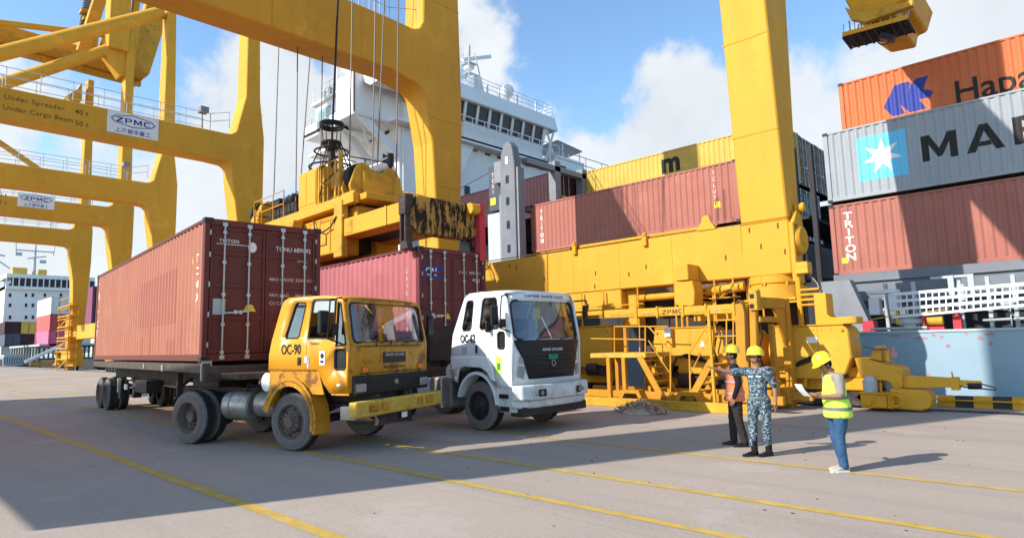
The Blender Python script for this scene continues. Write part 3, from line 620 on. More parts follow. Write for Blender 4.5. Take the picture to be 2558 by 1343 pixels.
def boogie(parent, x0, x1, y=17.0, mat='crane2', n=4):
    """wheel truck under a leg corner"""
    b = MB(); b.box(x0, x1, y+.1, y+1.2, .45, .95); b.box(x0+.5, x1-.5, y+.15, y+1.15, .95, 1.5); b.box(x0+(x1-x0)*.35, x1-(x1-x0)*.35, y+.2, y+1.1, 1.5, 3.5)
    o = obj('wheel_truck', b, mat, parent, world=True, bevel=.04)
    m = None
    for i in range(n):
        x = x0+.4+(x1-x0-.8)*i/(n-1)
        w = MB().lathe([(.001, -.18), (.30, -.18), (.34, -.14), (.34, .10), (.40, .12), (.40, .18), (.001, .18)], (x, y+.5, .36), (0, 1, 0), 18)
        obj('wheel', w, 'darksteel', o, world=True, smooth=40)
    return o
CR = 'ship to shore cranes along the quay'
# --- the near crane
NC = thing('quay_crane', 'nearest yellow quay crane with its broad leg and low sill beam beside the people', 'crane', (-13.5, 17, 0), 0, CR)
SX0, SX1 = -20.4, -5.92
sb_ = MB(); sb_.box(SX0, SX1, 17.0, 17.85, 3.42, 4.92)
obj('sill_beam', sb_, 'crane', NC, world=True, bevel=.03)
# right leg: tapers in both directions, its top runs out of the frame
lp = [(17.0, 4.92), (17.0, 14.2), (16.2, 14.2), (3, 14.2), (3, 16.2), (15.6, 16.2), (16.6, 17.0), (16.9, 34), (18.9, 34), (19.15, 15.6), (18.9, 12.0), (17.86, 4.92)]
rl = MB(); n_ = len(lp)
for sgn, xo in ((0, 0), (1, 0)):
    pass
vs = []
for y, z in lp:
    k = min(1, max(0, (z-4.92)/6.8)); vs.append((-5.93-.21*k, y, z))
for y, z in lp:
    k = min(1, max(0, (z-4.92)/6.8)); vs.append((-7.21-.25*k, y, z))
rl.add(vs, [tuple(range(n_)), tuple(range(2*n_-1, n_-1, -1))]+[((i+1) % n_, i, n_+i, n_+(i+1) % n_) for i in range(n_)])
obj('leg_frame', rl, 'crane', NC, world=True, bevel=.04)
# left leg, whose portal beam crosses the top of the picture
pb = [(2, 13.0), (14.7, 13.15)]+arc((15.65, 12.2), .75, 95, 10, 6)+[(16.75, 10.5), (17.0, 6.2), (17.0, 3.42), (17.85, 3.42), (18.3, 6.3), (18.5, 11.5), (18.5, 13.2), (18.4, 17.7), (18.0, 34), (16.6, 34), (16.35, 16.9)]+arc((15.65, 16.0), .68, -10, -85, 5)+[(14.6, 15.36), (2, 15.36)]
obj('leg_frame', MB().prism([(-20.4, y, z) for y, z in pb], (-1.35, 0, 0)), 'crane', NC, world=True, bevel=.05)
seams(NC, -20.4, 1.3, ((17.0, 18.38, 8.6), (16.6, 18.5, 11.6), (16.9, 18.4, 17.0)))
for y in (9.5, 13.2): obj('weld_seam', MB().box(-20.4, -20.388, y, y+.03, 13.1, 15.3), 'crane2', NC, world=True)
for z in (7.4, 10.2, 13.0): k_ = min(1, (z-4.92)/6.8); obj('weld_seam', MB().box(-7.2-.24*k_, -5.94-.2*k_, 16.988, 17.0, z, z+.025), 'crane2', NC, world=True)
railing('railing', NC, [(-20.5, 6, 15.36), (-20.5, 14.6, 15.36), (-20.5, 16.0, 15.8)], 1.0, .02, 1.3)
st = MB()
for i in range(6):
    st.tube((-20.9, 13.4+.25*i, 15.4), (-20.9, 13.4+.25*i, 18.5), .03, 5)
obj('cable_rack', st, 'lightgrey', NC, world=True)
# seams, lugs and brackets on the sill beam
lg = MB(); c = P(1763, 555, 1, 17.0)
lg.prism([(c.x-.30, 16.98, 4.92), (c.x-.12, 16.98, 5.2)]+[(c.x+x, 16.98, 5.22+y) for x, y in arc((0, 0), .13, 180, 0, 6)]+[(c.x+.12, 16.98, 5.2), (c.x+.30, 16.98, 4.92)], (0, .08, 0))
lg.tube((c.x, 16.975, 5.2), (c.x, 17.08, 5.2), .05, 10)
obj('lifting_lug', lg, 'crane', NC, world=True)
for px, py in ((1612, 592), (1437, 615)):
    c = P(px, py, 1, 17.0); b = MB(); b.box(c.x-.07, c.x+.07, 16.9, 17.0, c.z-.28, c.z+.05); b.bar((c.x-.05, 16.93, c.z), (c.x+.05, 16.93, c.z+.12), .1, .06); obj('bracket', b, 'crane2', NC, world=True)
pp = MB(); pp.tube((-20, 16.98, 4.98), (c.x-.2, 16.98, 4.98), .02, 5); pp.tube((-13.0, 17.1, 5.0), (-8.0, 17.1, 5.0), .035, 6); pp.tube((-13.0, 17.2, 5.05), (-8.0, 17.2, 5.05), .03, 6)
obj('conduit', pp, 'crane2', NC, world=True, smooth=40)
sm = MB(); sm.box(-7.24, -7.215, 16.985, 17.0, 4.1, 4.92); sm.box(-7.23, -5.93, 16.975, 17.0, 4.895, 4.915)
for x in (-9.4, -11.3, -13.2): sm.box(x, x+.012, 16.993, 17.0, 3.45, 4.9)
obj('seam', sm, 'crane2', NC, world=True)
bs = MB()
for px, py in ((1813, 643), (1872, 575), (1943, 563), (1901, 615), (1961, 628), (1486, 715), (1488, 682), (1614, 666), (1360, 697), (1290, 668), (1273, 664), (1571, 684)):
    c = P(px, py, 1, 17.0); bs.box(c.x-.018, c.x+.018, 16.985, 17.0, c.z-.07, c.z+.07)
obj('paint_bubble', bs, 'brownlet', NC, world=True)
# boss and hinge plates on the end face
ef = MB(); ef.lathe([(.001, .22), (.34, .22), (.40, .16), (.40, 0)], (-5.92, 17.45, 4.35), (1, 0, 0), 24); ef.lathe([(.001, .26), (.16, .26), (.16, .2)], (-5.92, 17.45, 4.35), (1, 0, 0), 16)
obj('end_boss', ef, 'crane', NC, world=True, smooth=40)
ef = MB(); ef.prism([(-5.92, 17.05, 4.75), (-5.92, 17.35, 5.15), (-5.92, 17.7, 5.1), (-5.92, 17.8, 4.7)], (.12, 0, 0)); ef.tube((-5.92, 17.6, 5.25), (-5.66, 17.6, 5.25), .13, 12); ef.box(-5.92, -5.8, 17.0, 17.14, 3.2, 4.8)
obj('hinge_plate', ef, 'crane', NC, world=True, bevel=.02)
jb = MB(); c = P(2002, 668, 1, 16.9); jb.box(c.x-.12, c.x+.18, 16.8, 17.15, c.z-.16, c.z+.14)
jb.box(c.x-.13, c.x+.2, 16.79, 17.15, c.z-.01, c.z+.01); obj('junction_box', jb, 'crane', NC, world=True, bevel=.01)
# box and counter panel hanging over the sill's front
a = P(1697, 661, 1, 16.6); b2 = P(1732, 722, 1, 16.6)
bx = MB(); bx.box(a.x, b2.x+.02, 16.3, 16.98, 3.44, a.z-.03); bx.prism([(a.x-.05, 16.35, 3.42), (b2.x+.10, 16.35, 3.42), (b2.x+.16, 16.35, 3.1), (b2.x+.12, 16.35, 2.72), (a.x+.12, 16.35, 2.66), (a.x-.08, 16.35, 2.8)], (0, .55, 0))
obj('hanging_box', bx, 'crane', NC, world=True, bevel=.02)
# what hangs under the sill beam: pivots, equaliser boxes, motors, pipes
b = MB(); b.box(-15.5, -11.3, 17.02, 17.8, 2.62, 3.42); b.box(-11.3, -10.9, 17.3, 17.8, 2.2, 3.42); obj('pivot_block', b, 'crane', NC, world=True, bevel=.03)
b = MB(); b.lathe([(.001, 3.42), (.74, 3.42), (.74, 3.22), (.70, 3.2), (.70, 3.14), (.78, 3.12), (.78, 2.78), (.70, 2.74), (.001, 2.74)], (-6.6, 17.62, 0), (0, 0, 1), 32)
obj('slewing_collar', b, 'crane', NC, world=True, smooth=35)
b = MB()
for a_ in range(0, 8): b.box(-6.62+.73*math.cos(a_*.785)-.03, -6.62+.73*math.cos(a_*.785)+.03, 17.62+.73*math.sin(a_*.785)-.03, 17.62+.73*math.sin(a_*.785)+.03, 3.14, 3.24)
b.box(-7.35, -5.4, 16.95, 17.05, 2.66, 2.76); b.box(-7.35, -5.85, 16.9, 17.3, 2.74, 2.80); obj('collar_flange', b, 'crane2', NC, world=True)
def eq_beam(x0, x1, zt, name='equaliser_box'):
    w = x1-x0; pts = [(x0, zt), (x1-.12, zt), (x1, zt-.14), (x1+.02, zt-.8), (x1-.15, zt-1.2), (x1-.45, zt-1.33), (x0+.0, zt-1.33), (x0-.06, zt-1.15), (x0-.1, zt-.6)]
    b = MB().prism([(x, 16.75, z) for x, z in pts], (0, .95, 0)); o = obj(name, b, 'crane', NC, world=True, bevel=.03)
    t_ = MB(); t_.box(x0+.02, x1-.1, 16.72, 17.5, zt, zt+.03)
    for xx, zz in ((x0+.08, zt-.12), (x1-.14, zt-.12), (x0+.1, zt-1.1), (x1-.4, zt-1.2)): t_.tube((xx, 16.7, zz), (xx, 16.76, zz), .035, 8)
    obj('bolt', t_, 'crane2', o, world=True); return o
eq_beam(-9.98, -8.1, 2.10)
eq_beam(-8.0, -6.9, 1.95)
eq_beam(-6.5, -4.62, 2.03)
eq_beam(-13.8, -11.6, 2.25)
b = MB(); b.prism([(x, 16.7, z) for x, z in ((-5.9, 1.08), (-5.8, 1.16), (-5.2, 1.40), (-5.1, 1.38), (-5.35, 1.2), (-5.9, 1.0))], (0, .06, 0)); obj('slot', b, 'black', NC, world=True)
b = MB(); b.prism([(x, 16.7, z) for x, z in ((-9.25, 1.28), (-8.95, 1.36), (-8.5, 1.26), (-8.25, 1.1), (-8.5, 1.12), (-9.0, 1.24))], (0, .05, 0)); obj('slot', b, 'black', NC, world=True)
b = MB(); b.path([(-9.5, 16.68, .88), (-9.42, 16.66, .90), (-9.32, 16.66, 1.1), (-9.25, 16.66, 1.25), (-9.0, 16.66, 1.30)], .035, 6); obj('hose', b, 'brownlet', NC, world=True, smooth=50)
# L shaped guard on the right box
b = MB().prism([(x, 16.8, z) for x, z in ((-5.37, 2.05), (-5.37, 2.84), (-5.08, 2.84), (-5.08, 2.30), (-5.0, 2.22), (-4.42, 2.22), (-4.42, 2.05))], (0, .55, 0)); obj('guard_bracket', b, 'crane', NC, world=True, bevel=.015)
b = MB(); b.path([(-5.22, 16.9, 2.84), (-5.3, 16.95, 3.1), (-5.45, 17.0, 3.3), (-5.55, 17.0, 3.55)], .018, 6); b.path([(-4.5, 16.9, 1.75), (-4.35, 16.9, 1.5), (-4.1, 16.9, 1.42), (-3.85, 16.85, 1.42)], .025, 6); obj('cable', b, 'wire', NC, world=True, smooth=50)
# the nose with its sloping arm, motor, rail clamp, bumper arm
def px_poly(pts, Y): return [tuple(P(x, y, 1, Y)) for x, y in pts]
b = MB().prism(px_poly([(2134, 893), (2150, 894), (2245, 918), (2252, 925), (2253, 950), (2254, 962), (2247, 974), (2232, 972), (2224, 955), (2212, 950), (2190, 950), (2168, 948), (2150, 942), (2140, 915)], 16.75), (0, .9, 0)); obj('sloping_arm', b, 'crane', NC, world=True, bevel=.02)
b = MB(); c = P(2241, 965, 1, 16.72); b.tube(c, c+V((0, .1, 0)), .09, 16); b.tube(c-V((0, .05, 0)), c+V((0, .05, 0)), .04, 10); c = P(2243, 928, 1, 16.72); b.tube(c, c+V((0, .05, 0)), .03, 10); obj('pin', b, 'crane2', NC, world=True, smooth=40)
b = MB().prism(px_poly([(2184, 864), (2201, 862), (2202, 902), (2172, 896)], 17.0), (0, .5, 0)); obj('arm_cover', b, 'crane', NC, world=True, bevel=.02)
b = MB(); c = P(2226, 884, 1, 17.1); b.box(c.x-.09, c.x-.02, 17.0, 17.2, c.z-.16, c.z+.12); obj('alarm_base', b, 'crane', NC, world=True)
b = MB(); b.box(c.x-.02, c.x+.11, 17.05, 17.2, c.z-.07, c.z+.07); b.tube((c.x+.05, 17.1, c.z+.07), (c.x+.05, 17.1, c.z+.17), .035, 10); b.path([(c.x+.05, 17.1, c.z-.07), (c.x+.04, 17.1, c.z-.2), (c.x-.06, 17.1, c.z-.22)], .012, 5); obj('alarm_light', b, 'hullpink', NC, world=True)
b = MB(); c = P(2173, 960, 1, 16.6); b.lathe([(.001, -.20), (.13, -.20), (.145, -.16), (.145, .10), (.12, .12), (.12, .16), (.08, .2), (.001, .2)], c, (0, 0, 1), 16)
for k in range(10): a_ = k*.628; b.box(c.x+.145*math.cos(a_)-.008, c.x+.145*math.cos(a_)+.008, c.y+.145*math.sin(a_)-.008, c.y+.145*math.sin(a_)+.008, c.z-.14, c.z+.08)
obj('drive_motor', b, 'lightgrey', NC, world=True, smooth=40)
b = MB(); c0_ = P(2150, 985, 1, 16.5); c1_ = P(2235, 1020, 1, 16.5)
b.box(c0_.x, c1_.x, 16.45, 17.3, .08, .42); b.box(c0_.x-.03, c1_.x+.05, 16.4, 17.0, .40, .44); b.tube((c0_.x+.15, 16.42, .22), (c0_.x+.15, 16.6, .22), .10, 14); b.box(c0_.x+.32, c0_.x+.55, 16.40, 16.5, .10, .36); b.tube((c0_.x+.45, 16.45, .44), (c0_.x+.45, 16.45, .68), .025, 6)
b.ring((c1_.x+.05, 16.42, .27), (0, 1, 0), .13, .028, 14, 6); obj('rail_clamp', b, 'crane2', NC, world=True, bevel=.012)
b = MB().prism([(x, 16.7, z) for x, z in ((-3.85, .06), (-3.85, .52), (-3.1, .50), (-3.02, .30), (-3.08, .10), (-3.25, .04))], (0, .6, 0)); obj('wheel_guard', b, 'crane', NC, world=True, bevel=.03)
a = P(2250, 952, 1, 17.0); e = P(2390, 955, 1, 17.0); f_ = P(2452, 958, 1, 17.0)
b = MB(); b.bar(a, e, .22, .30, w2=.2, h2=.2); b.bar(e, f_, .12, .12); b.box(e.x-.1, e.x+.05, 16.9, 17.12, e.z-.16, e.z+.12); b.tube((e.x-.06, 17, e.z+.1), (e.x-.07, 17, e.z+.24), .02, 5); obj('bumper_arm', b, 'crane', NC, world=True, bevel=.015)
b = MB(); b.tube(P(2418, 962, 1, 17.0), P(2452, 962, 1, 17.0), .085, 12); b.path([P(2370, 958, 1, 16.95), P(2410, 966, 1, 16.95), P(2452, 970, 1, 16.95), P(2488, 974, 1, 16.95), P(2486, 968, 1, 16.95), P(2450, 958, 1, 16.95)], .016, 5); obj('cable_bundle', b, 'black', NC, world=True, smooth=45)
for x0, x1 in ((-14.2, -11.9), (-10.6, -8.3), (-7.4, -5.2), (-5.0, -4.1)):
    b = MB(); b.box(x0, x1, 17.0, 17.75, .42, .72); b.box(x0+.2, x1-.2, 17.05, 17.7, .72, .98); o = obj('wheel_truck', b, 'crane2', NC, world=True, bevel=.03)
    for i in range(2 if x1-x0 < 1.2 else 3):
        x = x0+.32+i*(x1-x0-.64)/(1 if x1-x0 < 1.2 else 2)
        obj('wheel', MB().lathe([(.001, -.14), (.10, -.14), (.12, -.10), (.26, -.10), (.30, -.13), (.33, -.13), (.33, .08), (.37, .10), (.37, .14), (.001, .14)], (x, 17.2, .375), (0, 1, 0), 20), 'darksteel', o, world=True, smooth=40)
b = MB()
for x, z in ((-9.6, .9), (-9.0, .62), (-7.9, .75), (-12.3, .9)): b.lathe([(.001, -.2), (.15, -.2), (.17, -.15), (.17, .15), (.13, .2), (.001, .2)], (x, 16.7, z), (1, 0, 0), 14); b.box(x-.3, x+.35, 16.75, 17.0, z-.22, z+.1)
obj('drive_motor', b, 'chassis', NC, world=True, smooth=40)
b = MB()
for x, zt in ((-9.3, 3.42), (-9.12, 3.42), (-8.95, 3.42), (-5.75, 3.3), (-8.1, 3.0)): b.tube((x, 16.9, .9 if x > -6 else 1.9), (x, 16.9, zt), .035 if x < -6 else .07, 8)
b.tube((-10.8, 17.25, 3.1), (-9.3, 17.25, 3.1), .11, 10); b.tube((-8.6, 17.2, 3.12), (-7.3, 17.2, 3.2), .13, 10)
for i in range(4): b.box(-9.2, -8.4, 16.9, 17.3, 2.8+.13*i, 2.84+.13*i)
for i in range(4): b.box(-5.8, -5.25, 16.85, 17.1, 2.55+.13*i, 2.60+.13*i)
b.path([(-7.8, 16.7, 2.9), (-7.6, 16.65, 3.0), (-7.5, 16.65, 3.1), (-7.4, 16.7, 3.3)], .04, 6); b.path([(-5.75, 16.85, 1.3), (-5.7, 16.8, .9), (-5.75, 16.8, .5)], .05, 6)
b.box(-9.0, -7.2, 17.4, 17.8, 2.3, 2.75); obj('pipework', b, 'crane2', NC, world=True, smooth=40)
b = MB(); b.path([(-8.05, 16.6, 2.75), (-7.85, 16.55, 2.86), (-7.62, 16.55, 3.05), (-7.45, 16.6, 3.1), (-7.3, 16.6, 2.9)], .03, 6); b.path([(-7.9, 16.55, 2.0), (-7.75, 16.5, 1.8), (-7.6, 16.55, 1.65), (-7.45, 16.5, 1.75)], .03, 6); b.path([(-6.9, 16.55, 3.3), (-6.95, 16.5, 3.0), (-6.8, 16.5, 2.75)], .022, 6); obj('hose', b, 'brownlet', NC, world=True, smooth=50)
for k, (x0, x1) in enumerate(((-9.9, -8.2), (-6.4, -4.9))):
    b = MB()
    for i in range(7): x = x0+.12+(x1-x0-.24)*i/6; b.tube((x, 16.735, .86), (x, 16.76, .86), .022, 8); b.tube((x, 16.735, 1.98-.05*k), (x, 16.76, 1.98-.05*k), .022, 8)
    obj('bolt_row', b, 'crane2', NC, world=True, smooth=40)
    b = MB(); b.box(x0+.45, x0+.47, 16.742, 16.75, .8, 2.0); b.box(x0+1.05, x0+1.07, 16.742, 16.75, .8, 2.0); obj('weld_seam', b, 'spread', NC, world=True)
b = MB()
for x in (-12.8, -11.9, -10.6, -8.05, -7.5, -6.7): b.tube((x, 16.9, 2.2), (x, 16.9, 3.42), .025, 6)
for z in (2.55, 2.9): b.tube((-13.0, 16.88, z), (-10.4, 16.88, z), .02, 6); b.tube((-8.2, 16.85, z), (-7.3, 16.85, z), .02, 6)
obj('guard_rail', b, 'crane2', NC, world=True, smooth=40)
b = MB()
for (x, z) in ((-10.35, 1.1), (-8.0, 1.3), (-6.75, 1.2), (-7.2, .9)): b.path([(x, 16.7, z+1.0), (x+.08, 16.62, z+.6), (x-.05, 16.6, z+.2), (x+.05, 16.65, z-.3), (x+.25, 16.7, z-.45)], .022, 6)
obj('hydraulic_hose', b, 'black', NC, world=True, smooth=50)
b = MB(); b.box(-7.75, -7.45, 16.55, 16.75, 1.55, 2.0); b.box(-10.2, -10.02, 16.6, 16.8, 1.2, 1.6); obj('valve_block', b, 'chassis', NC, world=True, bevel=.012)
b = MB(); b.prism([(-8.55, 16.745, 1.55), (-8.35, 16.745, 1.55), (-8.45, 16.745, 1.72)], (0, -.004, 0)); b.box(-5.6, -5.35, 16.742, 16.748, 1.6, 1.75); obj('warning_plate', b, 'signwhite', NC, world=True)
obj('gap_shade_plate', MB().box(-11.2, -6.0, 18.0, 18.25, .55, 3.3), 'darksteel', NC, world=True)  # dark sheet added behind the gaps to stand in for the shade there
# operator gangway hanging from the trolley at the top right
TR = thing('crane_trolley', 'crane trolley underside with hanging walkway at the upper right of the sky', 'trolley', (-4.2, 23, 12), 0)
TY = 23.0
def tp(x, y, dy=0): return tuple(P(x, y, 1, TY)+V((0, dy, 0)))
b = MB().prism([tp(2105, -60), tp(2105, -10), tp(2127, 30), tp(2168, 58), tp(2235, 42), tp(2240, 10), tp(2265, -2), tp(2282, -60)], (0, 3.2, 0)); obj('trolley_body', b, 'crane2', TR, world=True, bevel=.05)
b = MB().prism([tp(2115, 25), tp(2130, 55), tp(2165, 62), tp(2240, 36), tp(2285, 20), tp(2285, 5), tp(2230, 22), tp(2150, 38)], (0, -.25, 0)); obj('bottom_plate', b, 'spread', TR, world=True, bevel=.02)
A0, A1 = P(2106, 92, 1, TY), P(2268, 48, 1, TY)
fl = MB(); d_ = (A1-A0)
for k in range(7): fl.bar(A0+V((0, k*.14, -.02*k)), A1+V((0, k*.14, -.02*k)), .05, .06)
for k in range(9): q = A0+d_*(k/8); fl.bar(q+V((0, -.02, -.05)), q+V((0, .95, -.12)), .06, .06)
obj('walkway_grating', fl, 'darksteel', TR, world=True)
fl = MB(); fl.bar(A0+V((0, -.06, .05)), A1+V((0, -.06, .05)), .05, .14); obj('toe_board', fl, 'crane', TR, world=True)
hg = MB()
for k in (.12, .3, .45, .6, .75, .9): q = A0+d_*k; hg.tube(q, q+V((0, 0, .5)), .03, 5); hg.tube(q+V((0, .6, 0)), q+V((.15, .6, .55)), .025, 5)
for k in (.02, .2, .98): q = A0+d_*k; hg.tube(q, q+V((0, 0, .45)), .015, 4)
obj('hanger', hg, 'lightgrey', TR, world=True)
b = MB(); c = P(2222, 92, 1, TY+.3); b.bar(c+V((-.25, 0, .12)), c+V((.12, 0, -.14)), .28, .20); b.ring(c+V((-.15, 0, -.02)), (0, 1, 0), .2, .02, 14, 5); c2 = P(2157, 100, 1, TY+.2); b.tube(c2+V((0, 0, .15)), c2+V((.08, 0, -.12)), .05, 6, .01); obj('floodlight', b, 'black', TR, world=True)
# cranes further along the quay
def far_crane(x_r, x_l, label, tx=1.45, sign=True, second=False):
    t = thing('quay_crane', label, 'crane', ((x_r+x_l)/2, 17, 0), 0, CR)
    portal(t, x_r, tx, 'crane'); portal(t, x_l, tx, 'crane')
    sbm = MB(); sbm.box(x_l, x_r-tx, 17.05, 17.95, 3.4, 4.9); obj('sill_beam', sbm, 'crane', t, world=True, bevel=.04)
    seams(t, x_r, tx, ((17.0, 18.4, 9.0), (16.7, 18.5, 12.2), (17.2, 18.4, 17.6), (17.3, 18.2, 21.0)))
    for x in (x_r, x_l):
        railing('railing', t, [(x-.1, 3.2, 15.8), (x-.1, 15.0, 15.9), (x-.1, 16.2, 16.3)], 1.05, .025, 1.5); railing('railing', t, [(x-tx+.1, 3.2, 15.8), (x-tx+.1, 15.0, 15.9)], 1.05, .025, 1.5)
        lm_ = MB(); lm_.box(x-.7, x-.1, 14.4, 14.9, 17.0, 17.35); lm_.tube((x-.4, 14.6, 15.8), (x-.4, 14.6, 17.1), .04, 5); obj('floodlight', lm_, 'deckgrey', t, world=True)
        boogie(t, x-tx-1.2, x+1.0)
    return t
Cc = far_crane(-40.5, -57.0, 'second yellow quay crane whose beam reads Under Spreader 40 t')
Ec = far_crane(-69.0, -84.5, 'third yellow quay crane half hidden behind the second one')
Gc = far_crane(-152, -168, 'furthest yellow quay crane at the left edge of the picture')
def xprint(t, bm, mat, x, y0, z0, name='lettering', slope=0, off=.006): return printed(bm, mat, t, lambda a, b: (x+off, y0+a, z0+b+slope*a), name, world=True)
p0 = P(0, 238, 0, -40.5); s_ = .006
xprint(Cc, text_bm('S.W.L Under Spreader', .36, .004, 'LEFT', 1.12), 'brownlet', -40.5, p0.y-.95, p0.z-.14, slope=s_); q = P(187, 278, 0, -40.5); xprint(Cc, text_bm('40 t', .40, .004, 'LEFT', 1.0), 'brownlet', -40.5, q.y, q.z-.14)
p0 = P(0, 265, 0, -40.5); xprint(Cc, text_bm('S.W.L Under Cargo Beam', .36, .004, 'LEFT', 1.08), 'brownlet', -40.5, p0.y-.95, p0.z-.14, slope=s_); q = P(187, 306, 0, -40.5); xprint(Cc, text_bm('50 t', .40, .004, 'LEFT', 1.0), 'brownlet', -40.5, q.y, q.z-.14)
def zpmc_sign(t, x, y0, y1, z0, z1):
    w = y1-y0; h = z1-z0
    bd = obj('sign_board', MB().box(x, x+.03, y0, y1, z0, z1), 'signwhite', t, world=True)
    cx, cy = w/2, h*.66
    pts_o = [(cx-w*.44, cy), (cx-w*.36, cy+h*.16), (cx, cy+h*.29), (cx+w*.36, cy+h*.16), (cx+w*.44, cy), (cx+w*.36, cy-h*.16), (cx, cy-h*.29), (cx-w*.36, cy-h*.16)]
    bm = bmesh.new(); k = .91
    vo = [bm.verts.new((a, b, 0)) for a, b in pts_o]; vi = [bm.verts.new((cx+(a-cx)*(k+.03), cy+(b-cy)*(k-.05), 0)) for a, b in pts_o]
    for i in range(8): bm.faces.new((vo[i], vo[(i+1) % 8], vi[(i+1) % 8], vi[i]))
    def pr(bm, nm): return printed(bm, 'bluepaint', bd, lambda a, b: (x+.036, y0+a, z0+b), nm, world=True)
    pr(bm, 'emblem')
    tb = glyph_bm('ZPMC', h*.24, .2, 1.45, True)
    for v in tb.verts: v.co.x += cx; v.co.y += cy-h*.13
    pr(tb, 'lettering')
    tb = text_bm('上海振华重工', h*.235, .012, 'CENTER', 1.05)
    for v in tb.verts: v.co.x += cx; v.co.y += h*.09
    pr(tb, 'lettering')
zpmc_sign(Cc, -40.5, 9.28, 11.96, 14.42, 15.72)
zpmc_sign(Ec, -69.0, 9.32, 12.02, 14.95, 16.2)
q = P(-14, 480, 0, -69); xprint(Ec, text_bm('40 t', .55, .004), 'brownlet', -69, q.y, q.z-.3); xprint(Ec, text_bm('50 t', .55, .004), 'brownlet', -69, q.y, q.z-1.0)
# braces and boom of the cranes on the left
for t, x, a, b_, r in ((Cc, -57.7, (-60, 150), (405, 32), .55), (Ec, -69.7, (-60, 231), (305, 113), .55), (Ec, -70.6, (-60, 50), (300, 92), .3), (Ec, -84.5, (-40, 330), (140, 452), .3)):
    obj('diagonal_brace', MB().tube(P(*a, 0, x), P(*b_, 0, x), r, 14), 'crane', t, world=True, smooth=40)
G0, G1 = P(-60, 78, 0, -76), P(345, 188, 0, -76)
b = MB(); b.bar(G0, G1, 1.6, 2.3); o = obj('boom_girder', b, 'crane2', Ec, world=True, bevel=.05)
b = MB(); b.bar(G0+V((2.4, 0, -.9)), G1+V((2.4, 0, -.9)), 3.0, .35); b.bar(G0+V((1.0, 0, -1.4)), G1+V((1.0, 0, -1.4)), .5, .5); obj('trolley_rail', b, 'spread', o, world=True)
b = MB(); b.bar(P(340, 178, 0, -72), P(396, 5, 0, -72), 1.5, 2.2); b.bar(P(395, 10, 0, -72), P(420, -80, 0, -72), 1.5, 2.2); obj('raised_boom', b, 'spread', Ec, world=True, bevel=.05)
b = MB(); b.bar(P(205, 135, 0, -74), P(255, -20, 0, -74), 1.1, 1.1); b.bar(P(228, 130, 0, -80), P(240, -40, 0, -80), 1.0, 1.0); b.bar(P(290, 130, 0, -69.7), P(300, -60, 0, -69.7), 1.8, 1.8); b.bar(P(330, 100, 0, -69.7), P(345, -40, 0, -69.7), .6, .6); b.bar(P(265, 120, 0, -74), P(280, 80, 0, -74), 1.2, 1.2)
b.prism([tuple(P(x, y, 0, -69.3)) for x, y in ((262, 135), (300, 85), (340, 55), (352, 60), (340, 130), (335, 185), (300, 190))], (-1.4, 0, 0)); obj('apex_frame', b, 'crane', Ec, world=True, bevel=.05)
b = MB(); q0, q1 = P(190, 115, 0, -77), P(212, -10, 0, -77); n = 22
b.bar(q0, q1, .12, .12); b.bar(q0+V((0, .95, 0)), q1+V((0, .95, 0)), .12, .12)
for i in range(n): c = q0.lerp(q1, i/n); b.bar(c, c+V((0, .95, .15)), .5, .16)
obj('stair_tower', b, 'deckgrey', Ec, world=True)
b = MB()
for px, py in ((200, 28), (205, 48), (190, 112)): c = P(px, py, 0, -76.8); b.box(c.x-.6, c.x+.6, c.y, c.y+1.8, c.z-.15, c.z+.15)
obj('landing', b, 'spread', Ec, world=True)
b = MB().prism([tuple(P(x, y, 0, -84.2)) for x, y in ((165, 240), (195, 222), (205, 205), (205, 250), (175, 252))], (-1.5, 0, 0)); obj('knee_gusset', b, 'crane', Ec, world=True)
b = MB(); b.bar(P(410, -50, 0, -57.6), P(440, -50, 0, -57.6), 1.2, 2.0); c = P(446, 12, 0, -56.8); b.box(c.x-.6, c.x, c.y-.4, c.y+.8, c.z-.35, c.z+.1); obj('floodlight', b, 'lightgrey', Cc, world=True)
# access tower in front of the third crane's foot
AT = thing('access_stair', 'yellow caged stair tower beside the third crane foot', 'stair tower', (-112, 22.4, 0))
x0 = P(163, 860, 1, 19.5)
b = MB()
xa, xb = P(160, 850, 1, 17.0).x, P(187, 850, 1, 17.0).x
for x in (xa, xb):
    for y in (16.4, 17.2): b.tube((x, y, 0), (x, y, 7.2), .06, 5)
for z in (1.2, 2.4, 3.6, 4.8, 6.0, 7.1): b.box(xa-.2, xb+.2, 16.3, 17.3, z, z+.12); b.tube((xa-.2, 16.3, z+.9), (xb+.2, 16.3, z+.9), .06, 4)
for z in (1.2, 3.6, 6.0): b.bar((xa, 16.4, z-1.2), (xb, 16.4, z), .12, .08)
AT.location = ((xa+xb)/2, 16.8, 0); obj('stair_frame', b, 'crane2', AT, world=True)
b = MB(); b.box(-86.7, -84.1, 16.8, 18.1, 3.2, 6.1); b.box(-87.4, -83.4, 16.7, 18.0, .9, 2.4); b.box(-86.2, -84.6, 16.8, 18.0, 2.4, 3.2); obj('leg_base', b, 'crane', Ec, world=True, bevel=.05)
